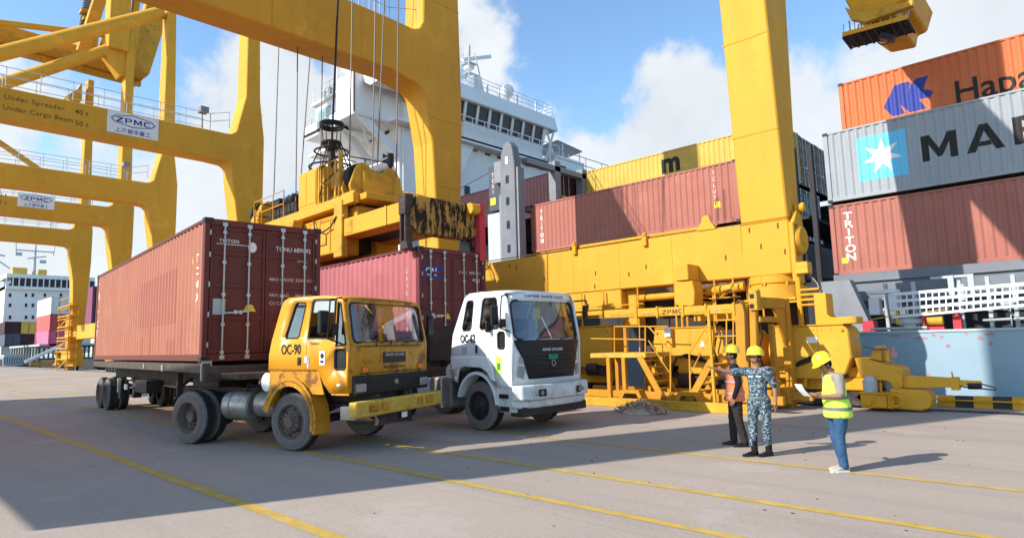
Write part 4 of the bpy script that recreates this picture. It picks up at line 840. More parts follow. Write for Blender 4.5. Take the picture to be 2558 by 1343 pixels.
# unseen gantry added behind the camera to throw the broad shade over the foreground
YG = thing('shade_gantry', 'unseen yellow gantry added landward outside the picture to shade the foreground', 'gantry', (-22, -5, 0))
b = MB(); b.box(-36.5, -11.05, -5.6, -4.6, 5.0, 8.2); obj('sill_beam', b, 'crane', YG, world=True)
b = MB(); b.box(-12.9, -11.05, -5.8, -4.4, 8.2, 21); obj('leg', b, 'crane', YG, world=True)
b = MB(); b.box(-25.0, -23.6, -5.7, -4.5, 0, 5.0); obj('leg', b, 'crane', YG, world=True)
b = MB(); b.box(-36.6, -34.6, -5.8, -4.4, 0, 21); obj('leg', b, 'crane', YG, world=True)
b = MB(); b.tube((-36, -5, 4.35), (-12, -5, 4.35), .08, 8); b.tube((-30, -5, 4.0), (-12.5, -5, 4.1), .05, 8); obj('conduit', b, 'crane2', YG, world=True)  # unseen tubes added for the thin shade stripes on the ground
b = MB()
for x in (-36, -25, -23.6): b.lathe([(.001, -.3), (.6, -.3), (.8, -.2), (.8, .2), (.6, .3), (.001, .3)], (x, -5, .8), (0, 1, 0), 20)
obj('wheel', b, 'tread', YG, world=True)
# ------------------------------------------------------------------ spreader and headblock
SP = thing('container_spreader', 'yellow container spreader with cable basket hanging over the purplish red container', 'spreader', (-19.6, 11.67, 4.5), -.03)
TX, TYW = -19.6, 11.67                                            # local frame: x along the container, y across
def obs(name, mb, mat, parent=SP, **k): return obj(name, mb, mat, parent, **k)
b = MB(); b.box(.6, 6.0, -1.2, -.55, .72, 1.28); b.box(.6, 5.9, .45, 1.1, .72, 1.28); b.box(-6.0, -2.4, -1.2, -.55, .72, 1.28); obs('telescopic_beam', b, 'crane', bevel=.02)
b = MB(); b.box(-2.6, 2.1, -1.24, -.35, .25, 1.5); b.box(-2.6, 2.1, .3, 1.2, .25, 1.5); obs('main_frame', b, 'crane', bevel=.03)
b = MB(); b.box(2.1, 2.6, -1.28, -1.05, .1, 1.9); b.box(1.2, 2.7, -1.27, -1.2, 1.34, 1.40); b.prism([(-1.2, -1.3, 1.5), (-1.0, -1.3, 1.2), (-.4, -1.3, 1.05), (.0, -1.3, 1.35), (.1, -1.3, 1.6)], (0, -.35, 0)); obs('side_bracket', b, 'spread', bevel=.02)
b = MB(); b.prism([(5.75, y, z) for y, z in ((-1.2, .55), (-1.22, 1.25), (-.95, 1.42), (.95, 1.42), (1.22, 1.2), (1.22, .5), (.9, .36), (-.9, .36))], (.42, 0, 0)); b.prism([(-6.15, y, z) for y, z in ((-1.2, .55), (-1.22, 1.25), (-.95, 1.42), (.95, 1.42), (1.22, 1.2), (1.22, .5), (.9, .36), (-.9, .36))], (.42, 0, 0)); obs('end_beam', b, 'mottled', bevel=.04)
for sx in (-1, 1):
    for sy in (-1, 1):
        b = MB(); x = sx*6.0; y = sy*1.25; b.box(x-.16, x+.16, y-.14, y+.14, .85, 1.42); b.box(x-.14, x-.07, y-.12, y+.12, .1, .85); b.box(x+.07, x+.14, y-.12, y+.12, .1, .85); b.prism([(x-.14, y-.1, .12), (x+.14, y-.1, .12), (x+.2, y-.1, -.12), (x-.16, y-.1, -.12)], (0, .2, 0)); o = obs('corner_flipper', b, 'darksteel' if sx < 0 else 'chassis', bevel=.015)
        obs('hydraulic_ram', MB().tube((x, y-.05*sy, .2), (x, y-.05*sy, .95), .05, 10), 'redpaint' if sx > 0 else 'darksteel', o, smooth=40)
b = MB(); b.lathe([(.001, -.3), (.24, -.3), (.24, .3), (.001, .3)], (5.6, -.7, 1.36), (0, 1, 0), 16); b.lathe([(.001, -.15), (.17, -.15), (.17, .15), (.001, .15)], (6.28, .95, 1.25), (0, 1, 0), 16); obs('cable_drum', b, 'spread', smooth=40)
b = MB()
for k in range(7): b.box(-2.4+.7*k, -2.34+.7*k, -1.262, -1.24, .3, 1.45)
b.box(-2.6, 2.1, -1.258, -1.24, .28, .34); b.box(-2.6, 2.1, -1.258, -1.24, 1.42, 1.48); obs('stiffener', b, 'crane2')
b = MB(); b.path([(.8, -1.3, 1.5), (1.0, -1.36, 1.2), (1.5, -1.34, 1.0), (2.0, -1.33, 1.1), (2.3, -1.3, 1.4)], .025, 5); b.path([(2.7, -1.0, 1.3), (3.6, -.9, 1.42), (4.6, -.9, 1.36), (5.6, -.9, 1.45)], .022, 5); b.path([(2.7, -.8, 1.32), (3.8, -.8, 1.36), (5.6, -.7, 1.5)], .018, 5); obs('hydraulic_hose', b, 'black', smooth=50)
b = MB(); b.box(2.75, 3.1, -1.22, -1.2, .80, 1.2); b.box(4.9, 5.0, -1.23, -1.2, .72, 1.28); b.box(.9, 1.6, -1.28, -1.24, .6, .9); obs('patch_plate', b, 'spread')
b = MB(); b.box(-1.9, 1.8, -.33, .28, .4, 1.3); b.box(2.2, 5.6, -.5, .4, .75, .95); obs('inner_machinery', b, 'darksteel')
hb_ = MB(); hb_.box(6.1, 6.35, 1.15, 1.38, -.3, 1.1); hb_.box(6.05, 6.3, 1.2, 1.4, 1.1, 1.45); obs('guide_arm', hb_, 'redpaint', bevel=.02)
# headblock above
HB_ = thing('headblock', 'yellow crane headblock with railings and rope sheaves above the spreader', 'headblock', (-20.0, 11.67, 6.2), -.03)
def obh(name, mb, mat, **k): return obj(name, mb, mat, HB_, **k)
b = MB(); b.box(-4.1, 3.6, -1.22, -1.0, .02, .34); b.box(-4.1, 3.6, .9, 1.1, .02, .34); b.box(-4.1, 4.0, -1.0, .9, .10, .30); obh('platform_frame', b, 'crane', bevel=.015)
b = MB(); b.box(-2.9, 1.0, -.6, .6, -.3, .1); b.box(-.4, .4, -.5, .5, -.8, .0); b.box(-4.2, -3.4, -1.0, .9, -.7, .1); b.box(2.4, 3.3, -.9, .8, -.75, .0); obh('crosshead', b, 'spread', bevel=.02)
def sheave_case(x0, x1, mat='spread'):
    sq = .80; pr_ = [(-1.05, .0), (-1.15, .35), (-1.3, .75), (-1.12, 1.2)]+arc((-.65, 1.22), .42, 160, 30, 5)+[(0, 1.38)]+arc((.65, 1.22), .42, 150, 20, 5)+[(1.15, 1.05), (1.32, .75), (1.15, .4), (1.05, 0), (1.0, -.45), (-1.0, -.45)]
    return MB().prism([(x0, y*sq, z*.92) for y, z in pr_], (x1-x0, 0, 0))
obh('sheave_housing', sheave_case(2.5, 2.6), 'spread', bevel=.02); obh('sheave_housing', sheave_case(2.98, 3.08), 'spread', bevel=.02)
obh('sheave_housing', sheave_case(-4.6, -4.0), 'spread', bevel=.02)
for y in (-.65, .65):
    for x0_ in (2.66, 2.82): obh('rope_sheave', MB().lathe([(.1, 0), (.36, -.02), (.45, -.05), (.40, .03), (.45, .11), (.36, .08), (.1, .08)], (x0_, y*.85, 1.05), (1, 0, 0), 26), 'darksteel', smooth=40)
for y in (-.65, .65):
    for x0_ in (-4.45, -4.75): obh('rope_sheave', MB().lathe([(.1, 0), (.36, -.02), (.45, -.05), (.40, .03), (.45, .11), (.36, .08), (.1, .08)], (x0_, y*.85, 1.05), (1, 0, 0), 26), 'darksteel', smooth=40)
b = MB(); b.box(3.08, 3.12, -.48, .48, -.36, .18); b.box(3.08, 3.12, -.80, -.66, -.1, .15); b.box(3.08, 3.12, .62, .78, -.1, .15); obh('recess', b, 'darksteel')
printed(glyph_bm('ZPMC', .17, .2, 1.1, True), 'brownlet', HB_, lambda a, c_: (3.088, a, .80+c_), 'lettering'); printed(text_bm('SWL 41 t', .16, .015, 'CENTER'), 'brownlet', HB_, lambda a, c_: (3.088, a, .62+c_), 'lettering')
b = MB(); b.box(-.3, 1.0, -1.1, .2, .36, 1.72); obh('electric_cabinet', b, 'crane', bevel=.05, seg=2)
b = MB(); b.box(1.05, 1.25, -1.08, .2, .36, 1.7); b.box(1.3, 1.42, -1.05, .2, .36, 1.68); obh('cabinet_ribs', b, 'spread', bevel=.02)
b = MB(); b.box(1.9, 3.3, -1.0, -.9, .36, .5); b.box(2.0, 2.1, -1.0, -.9, .3, 1.75); b.box(2.35, 2.45, -1.05, -.9, .3, 1.9); b.box(1.5, 3.2, -.6, .5, .36, 1.2); b.box(1.8, 2.3, -1.0, -.6, .8, 1.3); obh('equipment_box', b, 'spread', bevel=.02)
b = MB(); b.box(-3.3, -1.0, -.85, .8, .34, .95); b.box(-2.9, -2.2, -.95, -.5, .95, 1.25); b.lathe([(.001, -.3), (.2, -.3), (.2, .3), (.001, .3)], (-1.6, -.7, 1.1), (1, 0, 0), 14); b.box(1.1, 2.3, -.9, .8, .34, .6); obh('winch_gear', b, 'darksteel', bevel=.02)
b = MB()
for k in range(6): b.path([(-2.8+.3*k, -.9, .4), (-2.7+.3*k, -1.0, .9), (-2.4+.35*k, -.8, 1.3)], .018, 5)
b.path([(1.2, -1.1, .5), (1.5, -1.15, 1.0), (2.0, -1.0, 1.3), (2.4, -.6, 1.6)], .02, 5); b.path([(1.3, -1.1, 1.6), (1.8, -.9, 1.9), (2.4, -.4, 1.7)], .018, 5); obh('cable_loom', b, 'black', smooth=50)
b = MB(); b.box(-.26, .3, -1.115, -1.1, .5, 1.6); b.box(.4, .96, -1.115, -1.1, .5, 1.6); obh('cabinet_door', b, 'crane', bevel=.008)
def hrail(pts, h=.95, lev=(.5, 1.0), r=.022):
    b = MB()
    for p in pts: b.tube(p, (p[0], p[1], p[2]+h), r, 5)
    for q in lev:
        for p, p2 in zip(pts, pts[1:]): b.tube((p[0], p[1], p[2]+h*q), (p2[0], p2[1], p2[2]+h*q), r, 5)
    return b
obh('railing', hrail([(-3.9, -1.18, .34), (-3.2, -1.18, .34), (-2.2, -1.18, .34), (-1.3, -1.18, .34)], 1.0), 'crane2'); obh('railing', hrail([(-4.0, -1.1, .34), (-4.0, 0, .34), (-4.0, 1.0, .34), (-2, 1.0, .34), (0, 1, .34)], 1.0), 'darksteel')
obh('railing', hrail([(1.3, -1.15, .34), (1.9, -1.15, .34), (2.4, -1.15, .34)], 1.3), 'crane2'); obh('railing', hrail([(2.2, -.9, .9), (2.3, 0, .9), (2.4, .9, .9)], 1.0, (1.0,)), 'darksteel')
b = MB(); b.tube((-3.6, -1.25, .0), (-3.6, -1.25, 1.0), .02, 5); b.tube((-3.3, -1.25, .0), (-3.3, -1.25, 1.0), .02, 5)
for z in (.1, .3, .5, .7, .9): b.tube((-3.6, -1.25, z), (-3.3, -1.25, z), .015, 5)
obh('step_ladder', b, 'crane2')
b = MB(); b.tube((2.55, .85, 1.3), (2.55, .85, 1.9), .04, 8); b.box(2.47, 2.63, .77, .93, 1.75, 2.2); obh('signal_lamp', b, 'black')
# conical cable basket
BK = thing('cable_basket', 'black ringed conical cable basket standing on the headblock', 'cable basket', (-20.0, 11.67, 7.95), 0)
b = MB()
for z, R in ((1.9, .40), (2.3-.35+.05, .40), (1.25, .34), (.95, .60), (.35, .78)): b.ring((0, 0, z), (0, 0, 1), R, .035 if z < 1.8 else .05, 26, 6)
obj('basket_ring', b, 'black', BK, smooth=50)
b = MB()
for k in range(8):
    a_ = k*math.pi/4; c_, s_ = math.cos(a_), math.sin(a_); b.path([(.92*c_, .92*s_, 0), (.34*c_, .34*s_, 1.25)], .022, 5)
    if k % 2 == 0: b.path([(.34*c_, .34*s_, 1.25), (.40*c_, .40*s_, 1.9)], .018, 5)
b.lathe([(.20, 1.0), (.34, 1.25), (.36, 1.32)], (0, 0, 0), (0, 0, 1), 20); b.tube((0, 0, .1), (0, 0, 1.25), .08, 8, .14); obj('basket_stay', b, 'darksteel', BK, smooth=50)
# hoist ropes: each hangs from the trolley out of frame
ROPE = 'steel hoist ropes running up from the headblock'
for i, (tx_, ty_, bx_, by_, Yr) in enumerate(((700, 0, 684, 485, 11.2), (745, 0, 738, 560, 10.9), (785, 0, 752, 440, 12.2), (808, 0, 800, 425, 12.0), (880, 0, 873, 410, 11.0), (938, 0, 930, 425, 11.2), (960, 0, 943, 410, 11.9), (995, 0, 990, 440, 12.1))):
    q0, q1 = P(bx_, by_, 1, Yr), P(tx_, ty_, 1, Yr); q1 = q0+(q1-q0)*1.6
    tag(obj('hoist_rope', MB().tube(q0, q1, .026, 6), 'wire', None, smooth=50), 'thin steel hoist rope, number %s of eight from the left' % ('one two three four five six seven eight'.split()[i]), 'rope', ROPE)
q0, q1 = P(840, 330, 1, 11.67), P(850, 0, 1, 11.67); q0 = V((-19.98, 11.67, 9.2)); q1 = q0+(P(850, 0, 1, 11.67)-P(836, 325, 1, 11.67))*1.9
tag(obj('power_cable', MB().tube(q0, q1, .04, 7), 'black', None, smooth=50), 'thick black power cable rising out of the conical basket', 'cable')
# ------------------------------------------------------------------ lifting frame with its stairs, standing in front of the crane
FR = thing('lifting_frame', 'yellow steel access frame with stairs and a ZPMC tie beam standing before the crane', 'steel frame', (-8.3, 15.2, 0))
FY = 14.8
def fp(x, y, dy=0.0): return P(x, y, 1, FY)+V((0, dy, 0))
def fbar(b, a, c, w, h=None, dy=0.0): b.bar(fp(*a, dy), fp(*c, dy), w, h or w)
b = MB(); a, c = fp(1514, 785), fp(1852, 770); b.bar(a, c, .2, .225)
obj('tie_beam', b, 'crane', FR, world=True, bevel=.015)
b = MB()
for px in (1595, 1647, 1711, 1768, 1838):
    k = (px-1514)/338; q = a.lerp(c, 0); 
    e = P(px, 785-15*k, 1, FY); b.box(e.x-.025, e.x+.025, FY-.13, FY+.13, e.z-.15, e.z+.15)
for i in range(4): e = fp(1506, 778+5*i); b.box(e.x-.06, e.x+.06, FY-.1, FY+.05, e.z-.012, e.z+.012)
obj('clamp_band', b, 'crane2', FR, world=True)
def fprint(s, px, py, size, mat, bold=.01, xs=1.0, nm='lettering'):
    e = P(px, py, 1, FY-.106); return printed(glyph_bm(s, size*.72, .2, 1.3) if s == 'ZPMC' else text_bm(s, size, bold, 'LEFT', 1.05, xs), mat, FR, lambda x, y: (e.x+x, e.y, e.z+y-.0*x), nm, world=True)
fprint('ZPMC', 1654, 785, .16, 'brownlet', .018, 1.25); fprint('POWER SORTER', 1526, 791, .10, 'olive', .02); fprint('OVER HEIGHT FRAME', 1600, 788, .065, 'olive', .01); fprint('CONTAINER LIFT', 1718, 783, .06, 'olive', .01); fprint('TDWL', 1800, 778, .09, 'olive', .02)
e = P(1788, 778, 1, FY-.107); printed(poly_bm([[(.06*math.cos(t*.8), .035*math.sin(t*.8)) for t in range(8)]]), 'hullpink', FR, lambda x, y: (e.x+x, e.y, e.z+y+.03), 'emblem', world=True)
b = MB(); fbar(b, (1855, 760), (1862, 1005), .30, .22); fbar(b, (1882, 728), (1890, 1000), .16, .16, -.02); obj('front_post', b, 'frameyel', FR, world=True, bevel=.02)
b = MB(); b.box(fp(1876, 730).x, fp(1896, 730).x, FY-.16, FY+.1, fp(1880, 775).z, fp(1880, 728).z+.02); obj('post_head', b, 'spread', FR, world=True, bevel=.01)
b = MB()
for z in (740, 765): q = fp(1885, z); b.box(q.x-.05, q.x+.05, FY-.17, FY-.15, q.z-.05, q.z+.05)
obj('lifting_hole', b, 'black', FR, world=True)
RX = fp(1892, 760).x
b = MB(); b.bar((RX, FY, 2.60), (RX, FY+1.75, 2.62), .14, .26); b.bar((RX, FY, 2.2), (RX, FY+1.6, 2.2), .10, .14); b.bar((RX, FY+1.7, 2.75), (RX+.02, FY+1.75, .42), .2, .22); b.bar((RX, FY+.75, 2.1), (RX, FY+.8, .3), .12, .14)
b.bar((RX, FY, 1.0), (RX, FY+1.75, 1.0), .10, .14)
b.prism([(RX-.04, FY+1.6, 2.5), (RX-.04, FY+.95, 2.5), (RX-.04, FY+1.62, 1.5)], (.08, 0, 0)); obj('side_portal', b, 'frameyel', FR, world=True, bevel=.015)
b = MB(); b.prism([(RX-.12, FY+1.25, .10), (RX-.12, FY+1.95, .10), (RX-.12, FY+1.95, .52), (RX-.12, FY+1.15, .52)], (.25, 0, 0)); b.box(RX-.1, RX+.1, FY+1.5, FY+1.8, 0, .12); b.box(RX-.8, RX-.25, FY+1.1, FY+1.4, .14, .45); obj('foot_box', b, 'frameyel', FR, world=True, bevel=.02)
b = MB(); b.bar((-12.2, FY-.35, .12), (fp(1850, 1030).x+.4, FY-.35, .12), .12, .24); obj('base_beam', b, 'spread', FR, world=True, bevel=.015)
b = MB(); b.bar((-12.0, FY+.15, .30), (-5.6, FY+.15, .30), .16, .20); b.bar((-12.0, FY+1.5, .3), (-5.4, FY+1.5, .3), .16, .2)
for x in (-11.8, -9.9, -8.0, -6.2): b.box(x-.08, x+.08, FY-.35, FY+1.5, .05, .2)
obj('base_frame', b, 'frameyel', FR, world=True, bevel=.015)
for px in (1585, 1728):
    q = fp(px, 1000); b = MB(); b.prism([(q.x-.38, FY-.2, .2), (q.x-.26, FY-.2, .45), (q.x+.26, FY-.2, .45), (q.x+.38, FY-.2, .2), (q.x+.28, FY-.2, .2), (q.x+.18, FY-.2, .36), (q.x-.18, FY-.2, .36), (q.x-.28, FY-.2, .2)], (0, .3, 0)); obj('fork_pocket', b, 'frameyel', FR, world=True)
# left landing
q0, q1 = fp(1474, 882), fp(1612, 884); zl = q0.z
b = MB(); b.box(q0.x, q1.x, FY, FY+1.3, zl-.13, zl); obj('landing', b, 'bumpyel', FR, world=True, bevel=.01)
b = MB()
for px in (1518, 1556): x = fp(px, 900).x; b.box(x-.06, x+.06, FY, FY+.12, .2, zl-.13)
for px in (1480, 1560, 1610): x = fp(px, 900).x; b.box(x-.06, x+.06, FY+1.2, FY+1.3, .2, zl-.13)
x = fp(1546, 850).x; b.box(x-.05, x+.05, FY+.3, FY+.4, zl, zl+.95); obj('landing_post', b, 'frameyel', FR, world=True, bevel=.01)
b = MB()
rp = [fp(1476, 845), fp(1612, 848)]; b.tube(rp[0], rp[1], .018, 5); rp = [fp(1540, 815), fp(1620, 815), fp(1675, 878), fp(1675, 985)]; b.path(rp, .02, 6); b.tube(fp(1612, 815), fp(1612, 884), .02, 5); b.tube(fp(1476, 815, 1.2), fp(1612, 815, 1.2), .018, 5); b.tube(fp(1620, 850), fp(1672, 930), .015, 5)
for px in (1476, 1508, 1540): b.tube(fp(px, 884, 1.2), fp(px, 815, 1.2), .018, 5)
rp = [fp(1725, 990), fp(1722, 880), fp(1775, 800), fp(1845, 798)]; b.path(rp, .02, 6); b.tube(fp(1722, 940), fp(1775, 830), .014, 5)
for px in (1783, 1815, 1832): b.tube(fp(px, 885), fp(px, 798), .02, 5)
b.tube(fp(1783, 840), fp(1845, 838), .016, 5); obj('handrail', b, 'crane', FR, world=True, smooth=45)
def stair(a, c, w=.75, n=6):
    a, c = fp(*a), fp(*c); s = MB()
    for dy in (0, w): s.bar(a+V((0, dy, 0)), c+V((0, dy, 0)), .05, .17)
    o = obj('stair_stringer', s, 'frameyel', FR, world=True); m = None
    for i in range(n):
        p = a.lerp(c, (i+.6)/n)
        if m is None: tt = obj('tread', MB().box(-.11, .11, 0, w, -.015, .015), 'spread', FR); m = tt.data
        else: tt = link(bpy.data.objects.new('tread', m), FR)
        tt.location = p-FR.location
stair((1598, 890), (1655, 995)); stair((1778, 900), (1723, 1000))
b = MB(); x = fp(1784, 900).x; b.bar((x, FY-.1, .1), (x-.02, FY-.1, 2.5), .07, .07); x = fp(1640, 850).x; b.box(x-.06, x+.12, FY+.6, FY+.8, 1.55, 2.05); obj('signal_post', b, 'crane', FR, world=True, bevel=.01)
b = MB(); b.box(x-.07, x+.10, FY+.55, FY+.6, 1.85, 2.12); obj('white_box', b, 'alu', FR, world=True)
b = MB(); b.path([fp(1838, 770, -.05), fp(1848, 750, -.1), fp(1862, 756, -.15), fp(1868, 780, -.15), fp(1872, 900, -.15)], .025, 6); b.path([fp(1900, 800, .3), fp(1830, 840, .3), fp(1836, 865, .3)], .02, 5); obj('hose', b, 'brownlet', FR, world=True, smooth=50)
# heap of crumpled netting
c = P(1603, 1030, 2, 0); hp = MB(); rnd = random.Random(3)
for i in range(900):
    r = rnd.random()**.7*.62; a_ = rnd.random()*6.28; x, y = r*math.cos(a_)*1.15, r*math.sin(a_)*.6; z = max(0, .27*(1-(r/.66)**1.4))*rnd.uniform(.5, 1.1)+.02
    d = V((rnd.uniform(-1, 1), rnd.uniform(-1, 1), rnd.uniform(-.5, .7))).normalized()*rnd.uniform(.04, .13); e_ = V((rnd.uniform(-1, 1), rnd.uniform(-1, 1), rnd.uniform(-1, 1))).normalized()*rnd.uniform(.02, .05)
    p = V((x, y, z)); hp.add([p, p+d, p+d*.8+e_, p+e_], [(0, 1, 2, 3)])
mnd = []
hp.lathe([(.5, 0), (.42, .06), (.26, .12), (.1, .17), (.001, .18)], (0, 0, 0), (0, 0, 1), 14)
TRH = obj('netting_heap', hp, 'trash'); TRH.location = (c.x, c.y, .004); tag(TRH, 'heap of crumpled brown netting on the concrete before the yellow frame', 'heap')
# quay edge kerb with black and yellow blocks
KB = thing('quay_kerb', 'low yellow and black striped kerb along the quay edge at the right', 'kerb', (-2, 18.4, 0))
xk = P(2342, 1010, 1, 18.3).x; i = 0; my = mk = None
ks = MB(); ks.box(xk, 14, 18.42, 18.60, .0, .20); obj('kerb_body', ks, 'spread', KB, world=True)
x = xk
while x < 10:
    w_ = .36; m_ = my if i % 2 == 0 else mk
    if m_ is None:
        o = obj('kerb_block', MB().prism([(-.18, -.14, 0), (-.18, -.10, .22), (-.18, .02, .27), (-.18, .02, 0)], (.36, 0, 0)), 'crane2' if i % 2 == 0 else 'darksteel', KB, bevel=.01)
        if i % 2 == 0: my = o.data
        else: mk = o.data
    else: o = link(bpy.data.objects.new('kerb_block', m_), KB)
    o.location = V((x+.18, 18.42, 0))-KB.location; x += w_; i += 1
b = MB(); b.bar((xk, 18.24, .17), (-.6, 18.24, .17), .03, .03); obj('kerb_rail', b, 'crane2', KB, world=True)
# ------------------------------------------------------------------ the near ship
HY = 21.6
SHIP = thing('container_ship', 'container ship with blue grey hull, white wheelhouse block and slotted grey tower', 'ship', (-20, 30, 0))
sb2 = MB()
dz = 1.83
sb2.prism([(-62, HY, dz), (14, HY, dz), (40, HY+12, dz), (40, HY+16, dz), (14, HY+27, dz), (-62, HY+27, dz), (-66, HY+14, dz)], (0, 0, -6)); obj('hull', sb2, 'hull', SHIP, world=True)
b = MB(); b.box(-62, 30, HY-.03, HY+.10, dz-.04, dz+.03); obj('deck_edge', b, 'lightgrey', SHIP, world=True)
rnd = random.Random(11)
for i in range(10):
    px = 2235+i*30+rnd.uniform(-6, 6); q = P(px, 834+rnd.uniform(-3, 10), 1, HY-.012); n = 7; w_, h_ = rnd.uniform(.04, .22), rnd.uniform(.02, .055)
    if i in (5, 9, 10): continue
    obj('paint_scrape', MB().add([(q.x+w_*math.cos(k*.9)*rnd.uniform(.7, 1.2), HY-.008, q.z+h_*math.sin(k*.9)*rnd.uniform(.7, 1.2)) for k in range(n)], [tuple(range(n))]), 'hullpink', SHIP, world=True)
for px, py in ((2368, 863), (2475, 857), (2318, 935)):
    q = P(px, py, 1, HY-.012); obj('paint_scrape', MB().add([(q.x+.06*math.cos(k*.9), HY-.008, q.z+.06*math.sin(k*.9)) for k in range(7)], [tuple(range(7))]), 'hullpink', SHIP, world=True)
b = MB(); b.box(-62, 14, 24.4, 48, dz, 3.72); obj('hatch_coaming', b, 'darkship', SHIP, world=True)
b = MB(); b.box(-6.9, 14, 24.3, 24.45, 2.4, 3.75); b.box(-7, 14, 24.2, 24.5, 3.60, 3.9); obj('coaming_plate', b, 'towergrey', SHIP, world=True)
b = MB(); b.box(-62, -34, 22.6, 48, dz, 3.9); obj('poop_deck', b, 'darkship', SHIP, world=True)
b = MB(); b.box(-22, -10.7, 30.2, 50, 3.7, 6.45); b.box(-22, -10.7, 38.4, 50, 6.5, 9.2); obj('dark_filler', b, 'darkship', SHIP, world=True)  # dark blocks added in place of the further container rows
# stays and posts between the stacks
b = MB(); b.prism([(-6.85, 22.9, dz), (-5.55, 22.9, dz), (-6.15, 22.9, 3.6), (-7.05, 22.9, 3.6)], (0, .5, 0)); obj('support_pillar', b, 'deckgrey', SHIP, world=True)
b = MB()
for x in (-10.2, -9.3, -8.2, -7.6): b.box(x-.08, x+.08, 24.6, 24.8, dz, 9.0)
for k in range(5): b.bar((-9.9+.5*k, 24.5, 3.9), (-10.4+.55*k, 24.9, 6.4), .05)
b.box(-10.4, -7.4, 24.9, 50, 3.7, 3.9); b.box(-10.3, -7.5, 25.4, 50, dz, 3.7); b.box(-9.6, -8.0, 25.4, 50, 6.3, 6.42); obj('lashing_bridge', b, 'darkship', SHIP, world=True)
b = MB()
for k in range(3): b.tube((-9.3+.45*k, 24.3, 3.8), (-9.9+.5*k, 24.7, 6.6), .025, 5)
b.bar((-8.9, 24.25, 3.6), (-9.4, 24.5, 5.4), .06); b.bar((-8.3, 24.25, 3.6), (-8.8, 24.5, 5.2), .06); obj('lashing_rod', b, 'mustard', SHIP, world=True)
b = MB()
for x in (-5.2, -4.4, -3.2, -2.5, -1.9, -.6): b.box(x-.05, x+.05, 23.2, 23.4, dz, 3.4)
b.box(-3.9, -2.85, 23.1, 23.2, 3.42, 3.5); b.box(-3.45, -3.3, 23.05, 23.2, 2.9, 3.5); b.box(-2.95, -2.8, 23.05, 23.2, 2.9, 3.5); b.box(-7.0, 12, 23.6, 23.7, 2.55, 2.62); b.tube((-2.6, 22.3, 2.1), (8, 22.3, 2.1), .04, 6); b.tube((-5.4, 21.9, 1.93), (-3.9, 21.9, 1.93), .045, 6)
b.tube((-3.1, 22.9, 2.7), (-3.1, 22.9, 3.2), .12, 10)
b.bar((-2.0, 22.2, 2.35), (-1.8, 22.2, 2.1), .03); b.bar((-1.95, 22.2, 1.9), (-1.95, 22.2, 2.45), .03); obj('deck_stanchion', b, 'lightgrey', SHIP, world=True)
b = MB(); b.box(-6.9, 12, 23.9, 24.2, 2.9, 3.45); obj('vent_trunk', b, 'towergrey', SHIP, world=True)
# winch on deck
WN = []
b = MB(); b.lathe([(.001, -.30), (.11, -.30), (.14, -.22), (.14, .1), (.10, .15), (.10, .32), (.001, .32)], (-4.35, 22.1, 2.12), (1, 0, 0), 16); b.box(-4.5, -4.2, 22.0, 22.2, 1.86, 2.05); obj('winch_motor', b, 'winch', SHIP, world=True, smooth=40)
b = MB(); b.lathe([(.001, -.2), (.14, -.2), (.14, .2), (.001, .2)], (-3.72, 22.1, 2.12), (1, 0, 0), 16); obj('winch_drum', b, 'spread', SHIP, world=True, smooth=40)
b = MB(); b.lathe([(.001, -.03), (.24, -.03), (.24, .03), (.001, .03)], (-3.97, 22.1, 2.1), (1, 0, 0), 18); b.box(-4.0, -3.5, 22.0, 22.3, 1.85, 1.95); b.box(-3.3, -3.1, 22.2, 22.5, 1.85, 2.3); b.box(-5.75, -5.4, 22.4, 22.8, 1.85, 2.2); obj('winch_frame', b, 'redpaint', SHIP, world=True, smooth=40)
# stowed accommodation ladder
LD = thing('accommodation_ladder', 'white lattice accommodation ladder stowed along the ship deck edge', 'ladder', (-3, 22, 2.5))
LY = 21.95
def lp_(x, y): return P(x, y, 1, LY)
r0 = [lp_(2228, 792), lp_(2235, 772), lp_(2235, 752), lp_(2225, 735)]; r1 = [lp_(2558, 762), lp_(2558, 745), lp_(2558, 727), lp_(2558, 708)]
b = MB()
for a, c in zip(r0, r1): e = a+(c-a)*1.9; b.bar(a, e, .04, .075 if a is not r0[1] else .09)
obj('ladder_rail', b, 'alu', LD, world=True)
m_ = None
for i in range(36):
    k = .03+i*.0515*1.0; 
    if k > 1.88: break
    a = r0[0]+(r1[0]-r0[0])*k; c = r0[3]+(r1[3]-r0[3])*k
    obj('ladder_post', MB().bar(a, c, .03, .045), 'alu', LD, world=True)
b = MB()
for k in range(34): a = r0[1]+(r1[1]-r0[1])*(.03+k*.055); b.box(a.x-.1, a.x+.03, LY, LY+.55, a.z-.0, a.z+.03)
for a, c in zip(r0, r1): e = a+(c-a)*1.9; b.bar(a+V((0, .58, 0)), e+V((0, .58, 0)), .03, .05)
obj('ladder_tread', b, 'alu', LD, world=True)
b = MB(); a = lp_(2168, 745); c = lp_(2198, 785); b.box(a.x, c.x, LY, LY+.4, c.z, a.z); b.box(lp_(2165, 730).x, lp_(2240, 730).x, LY-.02, LY+.45, lp_(2200, 733).z, lp_(2200, 725).z+.02); b.box(lp_(2218, 740).x, lp_(2238, 740).x, LY, LY+.4, lp_(2230, 775).z, lp_(2230, 735).z); obj('ladder_platform', b, 'alu', LD, world=True, bevel=.01)
b = MB(); b.tube(lp_(2175, 798), lp_(2240, 786), .02, 6); b.tube(lp_(2240, 790), lp_(2370, 770), .015, 6); b.box(lp_(2242, 790).x-.05, lp_(2242, 790).x+.03, LY, LY+.2, 2.05, 2.5); obj('ladder_davit', b, 'mustard', LD, world=True)
